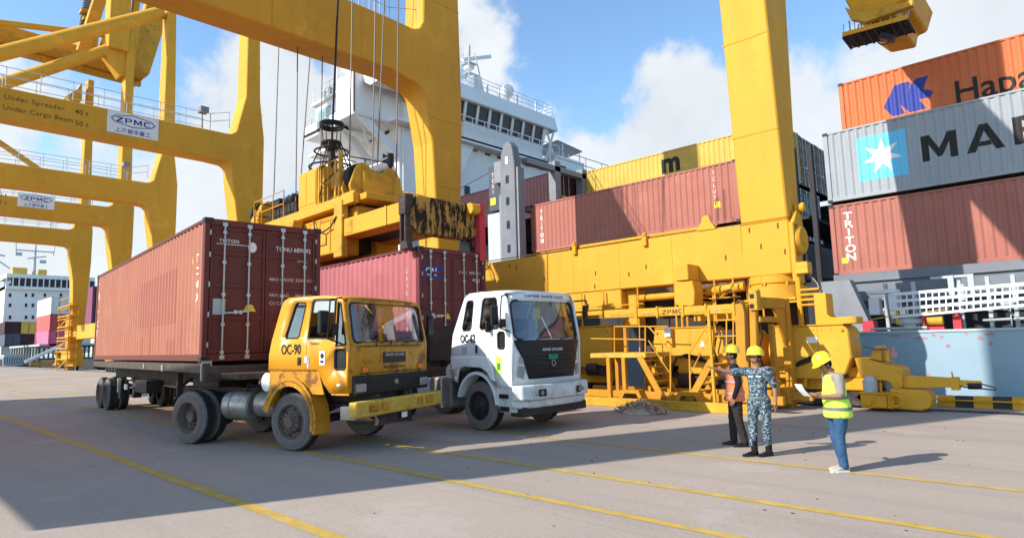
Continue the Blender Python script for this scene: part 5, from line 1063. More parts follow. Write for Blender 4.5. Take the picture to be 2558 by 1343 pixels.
# slotted lashing tower
b = MB(); tx0, tx1 = -23.45, -22.35
pts = [(tx0, 3.9), (tx1, 3.9), (tx1, 11.4), (tx1-.18, 12.45), (tx1-.45, 12.75), (tx0+.35, 12.6), (tx0+.1, 12.1), (tx0, 11.3)]
pn = obj('tower_panel', MB().box(-24.75, -23.75, 24.4, 25.2, 9.15, 11.75), 'navyc', SHIP, world=True, bevel=.02)
obj('yellow_square', MB().box(-24.6, -24.2, 24.37, 24.4, 9.5, 9.9), 'yellowpaint', pn, world=True)
for i, ch in enumerate('TEX1'): printed(text_bm(ch, .34, .01, 'CENTER'), 'palepaint', pn, lambda x, y: (-24.4+x, 24.39, 11.1-i*.32+y), world=True)
obj('tower_panel', MB().box(-25.0, -23.8, 24.5, 25.4, 5.6, 9.05), 'lightgrey', SHIP, world=True, bevel=.02)
o = obj('cell_guide_tower', MB().prism([(x, 24.0, z) for x, z in pts], (0, .55, 0)), 'towergrey', SHIP, world=True, bevel=.03)
for z in (6.6, 7.9, 9.2, 10.4, 11.45): obj('slot', MB().box(-23.0, -22.8, 23.97, 24.0, z, z+.42), 'black' if z < 11 else 'alu', o, world=True)
b = MB(); b.box(tx0-.25, tx0, 24.15, 24.6, 3.9, 9.9); b.box(tx0-.55, tx0+.05, 24.1, 24.7, 10.6, 11.8); b.box(-22.35, -22.2, 24.1, 24.6, 6, 11.2); obj('tower_flange', b, 'deckgrey', o, world=True)
b = MB()
for y in (27.4, 30, 33): b.box(-22.8, -22.3, y, y+.5, 3.9, 12.2)
b.box(-22.7, -22.2, 25, 47, 8.9, 9.2); b.box(-22.9, -22.2, 24.8, 47, 6.3, 6.5); b.box(-22.7, -22.3, 25, 47, 11.6, 11.9)
obj('lashing_bridge', b, 'deckgrey', SHIP, world=True)
b = MB(); b.box(-24, -22.4, 25.2, 27.2, 7.2, 7.9); b.box(-23.4, -22.5, 25.5, 30, 3.9, 7.2); b.box(-23.3, -22.6, 27, 47, 3.9, 9.4); obj('dark_locker', b, 'darkship', SHIP, world=True)
b = MB(); rnd = random.Random(5)
for k in range(14): y = 27.9+k*1.25; b.box(-22.28, -22.2, y, y+.35, 9.3, 10.2)
obj('reefer_gear', b, 'mustard', SHIP, world=True)
railing('railing', SHIP, [(-22.25, 27, 11.9), (-22.25, 47, 11.9)], 1.0, .03, 1.6, 'deckgrey')
# white superstructure
S = SHIP; XF = -35.4
b = MB(); b.box(-46.4, XF, 26, 43.6, 3.9, 17.45); obj('accommodation_block', b, 'shipwhite', S, world=True, bevel=.05)
b = MB(); b.box(-46.6, XF+.9, 25.1, 44.0, 17.45, 17.62); b.box(-42.2, -38.0, 22.4, 26, 17.2, 17.4); b.box(XF, XF+.9, 31.0, 44.5, 17.3, 17.6); obj('bridge_deck', b, 'shipwhite', S, world=True)
b = MB(); b.prism([(XF+.5, 31.8, 17.62), (XF+.5, 41.2, 17.62), (XF+.5, 41.2, 19.2), (XF+.5, 31.8, 19.2)], (-.2, 0, 0)); b.box(-43.2, XF+.3, 26.2, 41.2, 17.6, 19.2); b.box(-43.3, XF-.6, 26.2, 28.5, 17.62, 20.6); obj('wheelhouse_wall', b, 'shipwhite', S, world=True)
b = MB(); b.prism([(XF+.55, 26.3, 19.15), (XF+.55, 41.0, 19.15), (XF+.85, 41.0, 20.55), (XF+.85, 26.3, 20.55)], (-6, 0, 0)); wg = obj('wheelhouse_glazing', b, 'blueglass', S, world=True)
for k in range(12): y = 26.4+k*1.33; obj('window_mullion', MB().bar((XF+.60, y, 19.1), (XF+.92, y, 20.6), .20, .16), 'shipwhite', wg, world=True)
b = MB(); b.bar((XF+.95, 31, 19.3), (XF+.95, 43, 19.3), .06); b.bar((XF+.95, 31, 18.6), (XF+.95, 43, 18.6), .05)
for k in range(10): b.bar((XF+.95, 31+k*1.33, 17.6), (XF+.95, 31+k*1.33, 19.3), .05)
obj('railing', b, 'shipwhite', S, world=True)
b = MB(); b.prism([(XF+1.25, 26.0, 20.55), (XF+1.25, 42.6, 20.55), (XF+.9, 42.6, 21.9), (XF+.9, 26.0, 21.9)], (-9, 0, 0)); b.box(-45.5, XF+1.2, 27.0, 42.5, 20.5, 20.7); obj('wheelhouse_roof', b, 'shipwhite', S, world=True, bevel=.03)
b = MB()
for y in (41.3, 42.3): b.bar((XF+.2, y-.5, 17.6), (XF+1.0, y, 20.6), .16)
b.bar((XF+.9, 42.4, 17.8), (XF+.9, 41.4, 20.5), .14); obj('roof_strut', b, 'shipwhite', S, world=True)
railing('railing', S, [(XF+.8, 28.2, 21.9), (XF+.8, 42.4, 21.9), (-44, 42.4, 21.9)], 1.05, .035, 1.0, 'shipwhite', (.35, .7))
b = MB()
for y in (33.2, 34.6, 36.0, 38.2, 40.6): b.tube((XF+.4, y, 21.9), (XF+.4, y, 23.0), .09, 6)
b.box(XF-.3, XF+.5, 33.0, 33.9, 22.0, 23.2); b.tube((XF-.2, 37.6, 21.9), (XF-.2, 37.6, 23.0), .18, 8); b.sphere((XF-.2, 37.6, 23.3), .62, 12, 8); obj('satellite_dome', b, 'shipwhite', S, world=True, smooth=60)
# wing on the near side with its brace, and the wing at the far end
b = MB(); b.prism([(XF, 22.3, 17.5), (XF, 22.3, 20.4), (XF, 26.2, 20.0), (XF, 31.0, 19.2), (XF, 31.0, 17.5)], (-.12, 0, 0)); b.box(-37.6, XF, 22.3, 22.42, 17.5, 20.4); b.box(-42.2, XF, 22.3, 31.0, 17.4, 17.55); b.box(-42.2, -37.6, 22.3, 22.42, 17.4, 18.1); obj('bridge_wing', b, 'shipwhite', S, world=True, bevel=.02)
b = MB(); b.prism([(XF-.1, 22.6, 17.4), (XF-.1, 23.6, 17.4), (XF-.1, 28.9, 13.8), (XF-.1, 28.9, 13.0)], (-.25, 0, 0)); b.prism([(XF-2.6, 22.6, 17.4), (XF-2.6, 23.4, 17.4), (XF-2.6, 26, 15.0), (XF-2.6, 26, 14.2)], (-.25, 0, 0)); b.bar((XF-.3, 23, 17.2), (XF-2.6, 25.9, 15), .12); b.bar((XF-2.6, 23, 17.2), (XF-.3, 25.9, 15), .12); obj('wing_brace', b, 'shipwhite', S, world=True)
b = MB(); b.add([tuple(P(x, y, 1, 23.0)) for x, y in ((847, 175), (885, 162), (960, 190), (925, 212))]+[tuple(P(x, y, 1, 23.0)+V((0, 3.2, .15))) for x, y in ((847, 175), (885, 162), (960, 190), (925, 212))], [(0, 1, 2, 3), (4, 5, 6, 7), (0, 1, 5, 4), (1, 2, 6, 5), (2, 3, 7, 6), (3, 0, 4, 7)])
obj('wing_canopy', b, 'shipwhite', S, world=True)
b = MB()
for x in (-38.2, -36.4):
    for y in (22.7, 25.6): b.tube((x, y, 17.6), (x, y, 21.6 if x < -37 else 21.2), .06, 6)
b.bar((-36.2, 27, 19.9), (-36.2, 28.5, 21.2), .12); obj('canopy_post', b, 'shipwhite', S, world=True)
b = MB(); b.box(-41.6, -38.0, 22.95, 27, 17.5, 19.8); b.box(-41.9, -37.6, 22.7, 27, 19.8, 20.0); obj('wing_cabin', b, 'shipwhite', S, world=True)
b = MB(); b.prism([(-41.1, 22.93, 18.1), (-39.6, 22.93, 18.1), (-39.5, 22.85, 19.3), (-41.2, 22.85, 19.3)], (0, .1, 0)); obj('cabin_window', b, 'greenglass', S, world=True)
railing('railing', S, [(-42.1, 22.4, 18.1), (-41.2, 22.4, 18.1)], .9, .03, .9, 'shipwhite'); railing('railing', S, [(-41.8, 22.8, 20.0), (-37.8, 22.8, 20.0)], 1.1, .03, .8, 'shipwhite', (.3, .6)); railing('railing', S, [(-42.1, 22.35, 18.1), (-37.7, 22.35, 18.1)], .5, .03, .8, 'shipwhite')
b = MB()
for k in range(4): b.box(-41+k*.9, -40.8+k*.9, 23.1, 23.3, 20.0, 20.7); b.sphere((-40.9+k*.9, 23.2, 20.75), .2, 8, 5)
obj('searchlight', b, 'lightgrey', S, world=True)
b = MB(); b.prism([(XF, 43.6, 17.4), (XF, 48.0, 17.2), (XF, 48.0, 18.9), (XF, 45.5, 18.95), (XF, 43.6, 18.9)], (-2.2, 0, 0)); b.prism([(XF, 43.6, 15.5), (XF, 43.6, 17.4), (XF, 48.0, 17.2), (XF, 47.8, 16.0)], (-.2, 0, 0)); obj('far_bridge_wing', b, 'shipwhite', S, world=True)
b = MB(); b.add([(-38.5, 43.6, 20.0), (XF, 44.0, 20.3), (XF, 47.8, 20.0), (-38.5, 47.6, 19.7)], [(0, 1, 2, 3)]); b.add([(-38.5, 43.6, 20.08), (XF, 44.0, 20.38), (XF, 47.8, 20.08), (-38.5, 47.6, 19.78)], [(0, 1, 2, 3)]); b.tube((XF-.1, 44.8, 18.8), (XF-.1, 44.8, 20.2), .1, 5); b.tube((XF-.1, 47.4, 18.8), (XF-.1, 47.4, 20.0), .05, 5); obj('far_canopy', b, 'shipwhite', S, world=True)
b = MB(); b.prism([(XF+.1, 31.4, 17.3), (XF+.1, 33.0, 17.3), (XF+.1, 31.2, 14.0), (XF+.1, 30.9, 13.2)], (.3, 0, 0)); b.prism([(XF+.1, 44.5, 17.3), (XF+.1, 47.8, 17.3), (XF+.1, 44.0, 14.5)], (.2, 0, 0)); obj('wing_bracket', b, 'shipwhite', S, world=True)
b = MB(); c = P(1412, 430, 0, XF+.5); b.lathe([(.001, -.5), (.4, -.5), (.45, -.3), (.45, .3), (.4, .5), (.001, .5)], (XF+.8, 46.2, 15.9), (0, 1, 0), 14); obj('life_raft', b, 'darkship', S, world=True, smooth=40)
m_ = None
def window(x, y, z, w=.62, h=1.0, side='x'):
    if side == 'x': b = MB().box(x-.05, x+.03, y, y+w, z, z+h)
    else: b = MB().box(x, x+w, y-.03, y+.05, z, z+h)
    o = obj('window', b, 'blueglass', S, world=True)
    f = MB()
    if side == 'x':
        for q in ((y-.06, y, z-.06, z+h+.06), (y+w, y+w+.06, z-.06, z+h+.06), (y, y+w, z-.06, z), (y, y+w, z+h, z+h+.06)): f.box(x, x+.05, q[0], q[1], q[2], q[3])
    else:
        for q in ((x-.06, x, z-.06, z+h+.06), (x+w, x+w+.06, z-.06, z+h+.06), (x, x+w, z-.06, z), (x, x+w, z+h, z+h+.06)): f.box(q[0], q[1], y-.05, y, q[2], q[3])
    obj('window_frame', f, 'shipwhite', o, world=True)
for px, py in ((1184, 363), (1217, 374), (1247, 383), (1316, 402), (1349, 411), (1380, 420), (1106+60, 480), (1250, 470), (1100, 400)):
    q = P(px, py, 0, XF); window(XF, q.y-.3, q.z-.5)
for px, py in ((968, 316), (930, 335), (963, 402)):
    q = P(px, py, 1, 26); window(q.x-.3, 26, q.z-.6, .6, 1.2, 'y')
b = MB()
for z in (15.3, 12.6): b.box(-46.5, XF+.06, 25.93, 26, z, z+.10)
b.prism([(-39.5, 25.9, 14.3), (-36.6, 25.9, 14.3), (-36.6, 25.9, 13.9)], (0, .1, 0)); b.box(XF+.0, XF+.05, 26, 43.6, 17.2, 17.3); b.tube((XF+.08, 26.3, 4), (XF+.08, 26.3, 19.5), .06, 6); b.box(-41, -36.0, 24.9, 26, 14.6, 14.7); obj('deck_moulding', b, 'shipwhite', S, world=True)
b = MB(); b.ring((XF+.04, 28.2, 8.6), (1, 0, 0), 1.9, .05, 30, 4); b.ring((XF+.04, 28.2, 8.6), (1, 0, 0), 1.35, .05, 30, 4); obj('funnel_emblem', b, 'deckgrey', S, world=True)
bm = text_bm('SAFETY FIRST', .45, .01, 'LEFT', 1.05); printed(bm, 'deckgrey', S, lambda x, y: (XF+.03, 27.2+x*.35, 9.4+y+.2*math.sin(x*.6)), 'lettering', world=True)
# radar mast
b = MB(); mx = XF-1.0; my_ = 33.9
for sx, sy in ((-1, -1), (1, -1), (1, 1), (-1, 1)): b.bar((mx+sx*.9, my_+sy*.9, 21.9), (mx+sx*.35, my_+sy*.35, 25.8), .10)
for z in (22.8, 23.8, 24.8): k = .9-(z-21.9)*.14; b.box(mx-k, mx+k, my_-k, my_+k, z, z+.06)
b.tube((mx, my_, 25.6), (mx, my_, 26.5), .14, 6); obj('radar_mast', b, 'lightgrey', S, world=True)
b = MB(); q0, q1 = P(1155, 150, 0, mx), P(1225, 142, 0, mx); b.bar(q0, q1, .22, .28); b.box(mx-.3, mx+.3, my_-.3, my_+.3, q0.z-.6, q0.z-.1); b.bar((mx, 32.6, 23.6), (mx, 33.6, 23.8), .15); b.bar((mx, 34.0, 23.5), (mx, 35.0, 23.2), .12); obj('radar_scanner', b, 'alu', S, world=True)
b = MB(); b.path([(-22.9, 24.3, 11.7), (-29, 25.5, 11.3), (XF+.1, 26.2, 11.1)], .03, 4); b.path([(-22.9, 24.3, 9.3), (-27, 25, 8.9)], .03, 4); obj('wire_stay', b, 'wire', S, world=True)
b = MB(); b.box(-56, -47.5, 27, 43, 3.9, 9.5); obj('aft_house', b, 'shipwhite', S, world=True)
# ------------------------------------------------------------------ far ship and its boxes
FS = thing('cargo_ship', 'distant white ship wheelhouse with signal mast seen between the left crane legs', 'ship', (-205, 32, 0))
fx = -200.0
def fpx(x, y): return P(x, y, 0, fx)
q0, q1 = fpx(15, 690), fpx(235, 690); z1 = q0.z; z0 = fpx(15, 805).z
b = MB(); b.box(fx-14, fx, q0.y, q1.y, z0-8, z1-2.4); obj('accommodation_block', b, 'shipwhite', FS, world=True)
b = MB(); b.box(fx-10, fx+.4, q0.y+1, q1.y, z1-2.5, z1-.3); o = obj('wheelhouse_glazing', b, 'blueglass', FS, world=True)
b = MB(); b.box(fx-12, fx+1, q0.y, q1.y, z1-.3, z1+.7); b.box(fx-10, fx+.9, q0.y, q1.y, z1-3.2, z1-2.4)
for k in range(16): y = q0.y+(q1.y-q0.y)*k/15; b.box(fx+.3, fx+.6, y, y+.25, z1-2.5, z1-.3)
obj('wheelhouse_roof', b, 'shipwhite', FS, world=True)
for py in (713, 737, 762, 792):
    for px in (25, 65, 82, 112, 152, 180):
        q = fpx(px, py); obj('window', MB().box(fx, fx+.08, q.y-.25, q.y+.25, q.z-.45, q.z+.45), 'blueglass', FS, world=True)
b = MB(); q = fpx(92, 690); m_y = q.y; b.box(fx-6, fx-3, m_y-4.6, m_y-1.6, z1+.7, fpx(70, 666).z); b.box(fx-6, fx-3, m_y+.8, m_y+2.6, z1+.7, fpx(70, 668).z); obj('funnel_casing', b, 'mustard', FS, world=True)
b = MB(); mz = fpx(92, 606).z; b.tube((fx-4, m_y, z1), (fx-4, m_y, mz), .45, 8, .18); b.bar((fx-4, m_y-4.2, fpx(60, 620).z), (fx-4, m_y+4, fpx(120, 624).z), .3); b.bar((fx-4, m_y-1.6, fpx(60, 640).z), (fx-4, m_y+2.4, fpx(120, 636).z), .3)
b.tube((fx-4, m_y-4, fpx(60, 625).z), (fx-4, m_y-4.2, fpx(60, 598).z), .12, 4); b.tube((fx-4, m_y+3.9, fpx(60, 630).z), (fx-4, m_y+4.2, fpx(60, 600).z), .12, 4); b.box(fx-4.5, fx-3.5, m_y-4.2, m_y-2.8, fpx(60, 634).z, fpx(60, 626).z); b.box(fx-4.5, fx-3.5, m_y+1, m_y+2.4, fpx(60, 650).z, fpx(60, 642).z); b.bar((fx-4, m_y-8.5, fpx(20, 640).z), (fx-4, m_y-5, fpx(50, 668).z), .3); b.bar((fx-4, m_y-8.8, fpx(20, 630).z), (fx-4, m_y-6.2, fpx(35, 636).z), .35); obj('signal_mast', b, 'lightgrey', FS, world=True)
b = MB(); b.box(fx-20, fx+95, 24.4, 46, -3, .9); obj('hull', b, 'darkship', FS, world=True)
b = MB()
for k in range(24): y = 26+k*.9; b.box(-183, -182.7, y, y+.35, .9, 4.0)
for k in range(10): x = -183+k*3; b.box(x, x+.4, 25.4, 25.8, .9, 3.4)
b.box(-184, -150, 25.2, 46, 3.5, 3.9); obj('deck_frame', b, 'lightgrey', FS, world=True)
FG = 'containers stacked on the distant ship'
def fbox(label, px0, px1, py0, py1, X, mt, dp=12.2):
    a, c = P(px0, py1, 0, X), P(px1, py0, 0, X); W_ = abs(c.y-a.y); H_ = abs(c.z-a.z)
    t = thing('shipping_container', label, 'container', (X-dp/2, (a.y+c.y)/2, a.z), 0, FG)
    b = MB(); b.box(-dp/2, dp/2, -W_/2, W_/2, 0, H_); obj('container_body', b, mt, t)
    f = MB()
    for sy in (-1, 1): f.box(dp/2, dp/2+.08, sy*W_/2-.12, sy*W_/2+.12, 0, H_)
    f.box(dp/2, dp/2+.08, -W_/2, W_/2, H_-.15, H_); f.box(dp/2, dp/2+.08, -W_/2, W_/2, 0, .15)
    obj('corner_frame', f, mt, t); obj('door_gap', MB().box(dp/2+.01, dp/2+.03, -.05, .05, .2, H_-.2), 'darkship', t)
    return t
FX = -150.0
for (nm, px0, px1, py0, py1, mt) in (('off white container, topmost of the distant stack', 128, 168, 742, 784, 'whitec'), ('red container in the middle of the distant stack', 125, 164, 784, 825, 'redc'), ('magenta container at the bottom of the distant stack', 121, 160, 825, 867, 'pinkc')):
    fbox(nm, px0, px1, py0, py1, FX, mt, 14)
k = 0
for row, (py0, py1) in enumerate(((803, 833), (833, 864))):
    for c_, px0 in enumerate((12, 52)):
        fbox(('dark container low on the distant ship at the far left edge', 'olive container low on the distant ship', 'dark container under another at the far left edge', 'dark container under the olive one')[row*2+c_], px0, px0+40, py0, py1, -185, ('darkplum', 'brownc', 'navyc', 'darkplum')[row*2+c_] if not (row == 0 and c_ == 1) else 'mustard')
fbox('plum container stack edge behind the far end of the maroon container', 228, 246, 715, 830, -120, 'purplec')
# barrier and bollard on the far quay
BR = thing('quay_barrier', 'small grey barrier box on the far quay at the left', 'barrier', (0, 0, 0)); q = P(33, 912, 2, 0); q2 = P(62, 912, 2, 0)
qa, qb = P(8, 912, 0, q.x), P(56, 912, 0, q.x); BR.location = (q.x, (qa.y+qb.y)/2, 0); w_ = abs(qb.y-qa.y)/2
b = MB(); b.box(-.3, .3, -w_, w_, .0, .35); b.box(-.3, .3, -w_, w_, 1.5, 2.0)
for k in range(9): y = -w_+k*w_/4; b.box(-.25, .25, y-.1, y+.1, .3, 1.6)
obj('barrier_frame', b, 'lightgrey', BR); obj('barrier_panel', MB().box(-.1, .1, -w_*.95, w_*.95, .35, 1.5), 'deckgrey', BR)
q = P(120, 913, 2, 0); qq = P(200, 913, 0, q.x); b = MB(); b.bar((q.x, P(62, 908, 0, q.x).y, .7), (q.x, P(185, 880, 0, q.x).y, 4.3), .45, .45)
tag(obj('mooring_boom', b, 'alu'), 'long white slanting boom on the far quay behind the crane foot', 'boom')
b = MB(); b.box(q.x-.4, q.x+.4, P(75, 910, 0, q.x).y, P(180, 910, 0, q.x).y, .1, .55); b.lathe([(.9, 0), (.5, .4), (.5, 1.6), (.9, 2.0), (.001, 2.1)], (q.x+1, P(143, 910, 0, q.x).y, .1), (0, 0, 1), 12); tag(obj('bollard_base', b, 'crane2'), 'yellow kerb with a mooring bollard on the far quay', 'bollard')
# ------------------------------------------------------------------ trucks
def wheel(parent, x, y, side, r=.525, w=.27, rim='rim', dual=False, front=False, steer=0):
    """side = -1: outer face towards -y; the outer face sits at |y|"""
    t = MB(); s = side
    def ty(yo, nm='tyre'):
        prof = [(r*.54, 0), (r*.60, -.02), (r*.80, -.015), (r*.93, .015), (r*.97, .05), (r, .065), (r, w-.065), (r*.97, w-.05), (r*.93, w-.015), (r*.8, w), (r*.6, w), (r*.54, w)]
        prof[3:3] = [(r*.70, -.017), (r*.71, -.024), (r*.73, -.024), (r*.74, -.016)]
        b = MB().lathe([(a, -s*h) for a, h in prof], (0, 0, 0), (0, 1, 0), 44)
        n = 44; m = len(prof)
        for i in range(n):                                            # tread blocks: every second rib is cut back
            if i % 2:
                for j in (8, 9, 10, 11):
                    v = b.v[i*m+j]; k = .960 if j in (9, 10) else .98; b.v[i*m+j] = V((v.x*k, v.y, v.z*k))
        o = obj(nm, b, 'rubber', hub, smooth=30); o.data.materials.append(M['tread'])
        for p in o.data.polygons:
            c = p.center; rr = math.hypot(c.x, c.z)
            if rr > r*.955: p.material_index = 1
        o.location = (0, yo, 0); return o
    hub = link(bpy.data.objects.new('wheel', None), parent); hub.location = (x, y, r-.012); hub.rotation_euler = (0, 0, steer); hub.empty_display_size = .2; hub.scale = (1/parent.scale.x, 1, 1)
    ty(0)
    if dual: ty(-s*(w+.05))
    if front: pr = [(r*.58, -.015), (r*.56, -.03), (r*.52, 0), (r*.50, .05), (r*.40, .045), (r*.36, -.02), (r*.22, -.05), (r*.20, -.08), (.001, -.09)]
    else: pr = [(r*.58, -.01), (r*.56, -.03), (r*.52, 0), (r*.49, .12), (r*.46, .15), (r*.22, .15), (r*.20, .06), (r*.16, .04), (.001, .04)]
    o = obj('rim', MB().lathe([(a, -s*h) for a, h in pr], (0, 0, 0), (0, 1, 0), 32), rim, hub, smooth=35)
    b = MB(); d = -.045 if front else .13
    for k in range(10):
        a = k*.628; c = V((r*.30*math.cos(a), -s*d, r*.30*math.sin(a))); b.tube(c, c+V((0, s*.035, 0)), .018, 6)
    obj('wheel_nut', b, rim, o)
    b = MB()
    for k in range(6):
        a = k*1.047+.3; c = V((r*.445*math.cos(a), -s*(.043 if front else .15), r*.445*math.sin(a))); b.tube(c, c+V((0, s*.006, 0)), .032, 8)
    obj('rim_hole', b, 'black', o)
    return hub
def arch(x, z, r0, r1, y0, y1, a0, a1, n=14):
    pts = [(x+r1*math.cos(math.radians(a0+(a1-a0)*i/n)), z+r1*math.sin(math.radians(a0+(a1-a0)*i/n))) for i in range(n+1)]
    pts += [(x+r0*math.cos(math.radians(a1+(a0-a1)*i/n)), z+r0*math.sin(math.radians(a1+(a0-a1)*i/n))) for i in range(n+1)]
    return MB().prism([(a, y0, b) for a, b in pts], (0, y1-y0, 0))
TRK = 'container trucks parked side by side'
# ---- yellow truck
YT = thing('container_truck', 'yellow truck with worn paint numbered OC-90, in front of the others', 'truck', (-10.80, 6.57, 0), .30, TRK)
YT.scale = (.80, .93, 1)
HW = 1.24
def yfx(z):                                                          # front face, leaning back above the belt line
    return 1.52 if z < 1.84 else 1.52-.22*(z-1.84)
def yside(s, x, z): return (x, s*(HW-.05*max(0, z-1.8)-.03*max(0, x-1.2)), z)
so_ = [(-.86, 1.42), (.60, 1.42), (.78, 1.18), (.95, 1.03), (1.44, 1.03), (1.46, 1.84), (1.28, 2.60), (1.18, 2.66), (.4, 2.71), (-.30, 2.71), (-.45, 2.66), (-.54, 2.54), (-.78, 1.95), (-.85, 1.7)]
w1 = [(-.36, 2.02), (-.33, 1.98), (.0, 1.98), (.05, 2.02), (.21, 2.56), (.19, 2.60), (-.05, 2.61), (-.10, 2.57)]
w2 = [(.31, 1.97), (1.04, 1.95), (1.05, 2.60), (1.0, 2.63), (.46, 2.64), (.42, 2.60)]
w3 = [(1.11, 1.82), (1.38, 1.84), (1.21, 2.55), (1.13, 2.57)]
w4 = [(1.08, 1.46), (1.12, 1.42), (1.34, 1.42), (1.38, 1.46), (1.38, 1.73), (1.34, 1.77), (1.12, 1.77), (1.08, 1.73)]
for s in (-1, 1):
    shell('cab_side', fill2d(so_, (w1, w2, w3, w4)), 'cabyel', YT, lambda x, z: yside(s, x, z), .035, 30)
    shell('side_window', fill2d(w1), 'sideglass', YT, lambda x, z: yside(s, x, z), 0); shell('side_window', fill2d(w3), 'sideglass', YT, lambda x, z: yside(s, x, z), 0)
    shell('lower_window', fill2d(w4), 'black', YT, lambda x, z: V(yside(s, x, z))-V((0, s*.01, 0)), 0)
    for loop, r in ((w1, .013), (w2, .013), (w3, .016), (w4, .012)):
        b = MB(); lp = [V(yside(s, x, z))+V((0, s*.018, 0)) for x, z in loop]; b.path(lp+[lp[0]], r, 5); obj('window_seal', b, 'black', YT, smooth=60)
    b = MB(); d0 = [(.28, 1.44), (.27, 1.94), (.40, 2.66)]; b.path([V(yside(s, x, z))+V((0, s*.016, 0)) for x, z in d0], .006, 4); d0 = [(1.07, 1.04), (1.08, 2.6)]; b.path([V(yside(s, x, z))+V((0, s*.016, 0)) for x, z in d0], .006, 4); b.path([V(yside(s, x, z))+V((0, s*.016, 0)) for x, z in ((-.84, 1.44), (1.44, 1.40))], .005, 4); obj('door_gap', b, 'brownlet', YT)
    b = MB(); b.box(.02, .12, s*(HW+.018)-.006, s*(HW+.018)+.006, 1.50, 1.64); obj('door_recess', b, 'black', YT)
    b = MB(); b.box(.03, .11, s*(HW+.032)-.008, s*(HW+.032)+.008, 1.56, 1.59); obj('door_handle', b, 'darksteel', YT, bevel=.004)
b = MB(); lp = [V(yside(-1, x, z))+V((0, 0, 0)) for x, z in ((.31, 2.42), (1.05, 2.40), (1.05, 2.60), (.46, 2.64), (.41, 2.58))]; b.add(lp, [tuple(range(5))]); obj('tinted_strip', b, 'lightgrey', YT)
# front
def yfront(y, z, off=0): return (yfx(z)+off-.10*(abs(y)/HW)**5, y*(1-.03*max(0, z-1.84)), z)
fo = [(-HW+.0, 1.03), (HW, 1.03), (HW, 1.84), (HW-.01, 2.3), (HW-.04, 2.55), (HW-.14, 2.63), (-HW+.14, 2.63), (-HW+.04, 2.55), (-HW+.01, 2.3), (-HW, 1.84)]
ws = rrect(-1.13, 1.13, 1.87, 2.56, .09, 4); cx = [-1.15+.1*i for i in range(24)]
shell('cab_front', fill2d(fo, (ws,), cx), 'cabyelworn', YT, lambda y, z: yfront(y, z), .03, 30)
shell('windscreen', fill2d(ws, (), cx), 'glass', YT, lambda y, z: yfront(y, z, -.01), 0, 60)
b = MB(); lp = [V(yfront(y, z, .02)) for y, z in ws]; b.path(lp+[lp[0]], .02, 6); obj('windscreen_seal', b, 'black', YT, smooth=60)
ro = rrect(-.44, 1.27, -HW+.05, HW-.05, .12, 4)
shell('cab_roof', fill2d(ro, (), [-.2, 0, .2, .4, .6, .8, 1.0, 1.15], [-1.1, -.9, -.6, -.3, 0, .3, .6, .9, 1.1]), 'cabyel', YT, lambda x, y: (x, y, 2.715-.05*(abs(y)/HW)**4-.07*max(0, (x-.5)/.77)**1.6+.02), .03, 40)
b = MB(); b.prism([(-.86, -HW+.03, 1.42), (-.86, HW-.03, 1.42), (-.78, HW-.03, 1.95), (-.78, -HW+.03, 1.95)], (.02, 0, 0)); b.add([(-.78, -HW+.03, 1.95), (-.78, HW-.03, 1.95), (-.46, HW-.05, 2.68), (-.46, -HW+.05, 2.68)], [(0, 1, 2, 3)]); obj('rear_wall', b, 'cabyel', YT)
b = MB(); b.prism([(-.74, -HW+.1, 1.2), (-.74, HW-.1, 1.2), (-.70, HW-.1, 1.95), (-.70, -HW+.1, 1.95)], (.02, 0, 0)); b.box(-.8, 1.4, -HW+.06, HW-.06, 1.15, 1.2); b.box(-.5, -.1, -1.0, -.35, 1.2, 1.55); b.box(-.55, -.42, -1.0, -.35, 1.5, 2.2); b.box(-.5, -.1, .3, 1.0, 1.2, 1.55); b.box(-.55, -.42, .3, 1.0, 1.5, 2.2); b.box(1.15, 1.42, -1.1, 1.1, 1.2, 1.78); obj('cab_interior', b, 'interior', YT, bevel=.03)
b = MB(); b.ring((.95, .65, 1.85), (.5, 0, .85), .2, .014, 20, 5); b.tube((1.15, .65, 1.7), (.95, .65, 1.85), .02, 6); obj('steering_wheel', b, 'black', YT)
b = MB()
for k in range(9): b.box(1.28, 1.42, -1.0+.22*k, -.86+.22*k, 1.78, 1.78+.04+.05*(k % 3)); 
obj('dashboard_clutter', b, 'shoe', YT, bevel=.01)
b = MB(); b.sphere((1.30, .10, 2.28), .19, 12, 8, (.25, .95, 1.3)); b.sphere((1.32, .10, 2.05), .18, 10, 7, (.25, 1.0, 1.0)); b.prism([(1.27, .2, 1.92), (1.27, .38, 1.92), (1.25, .36, 2.18), (1.25, .22, 2.18)], (.02, 0, 0)); obj('orange_cloth', b, 'orangestuff', YT, smooth=70)
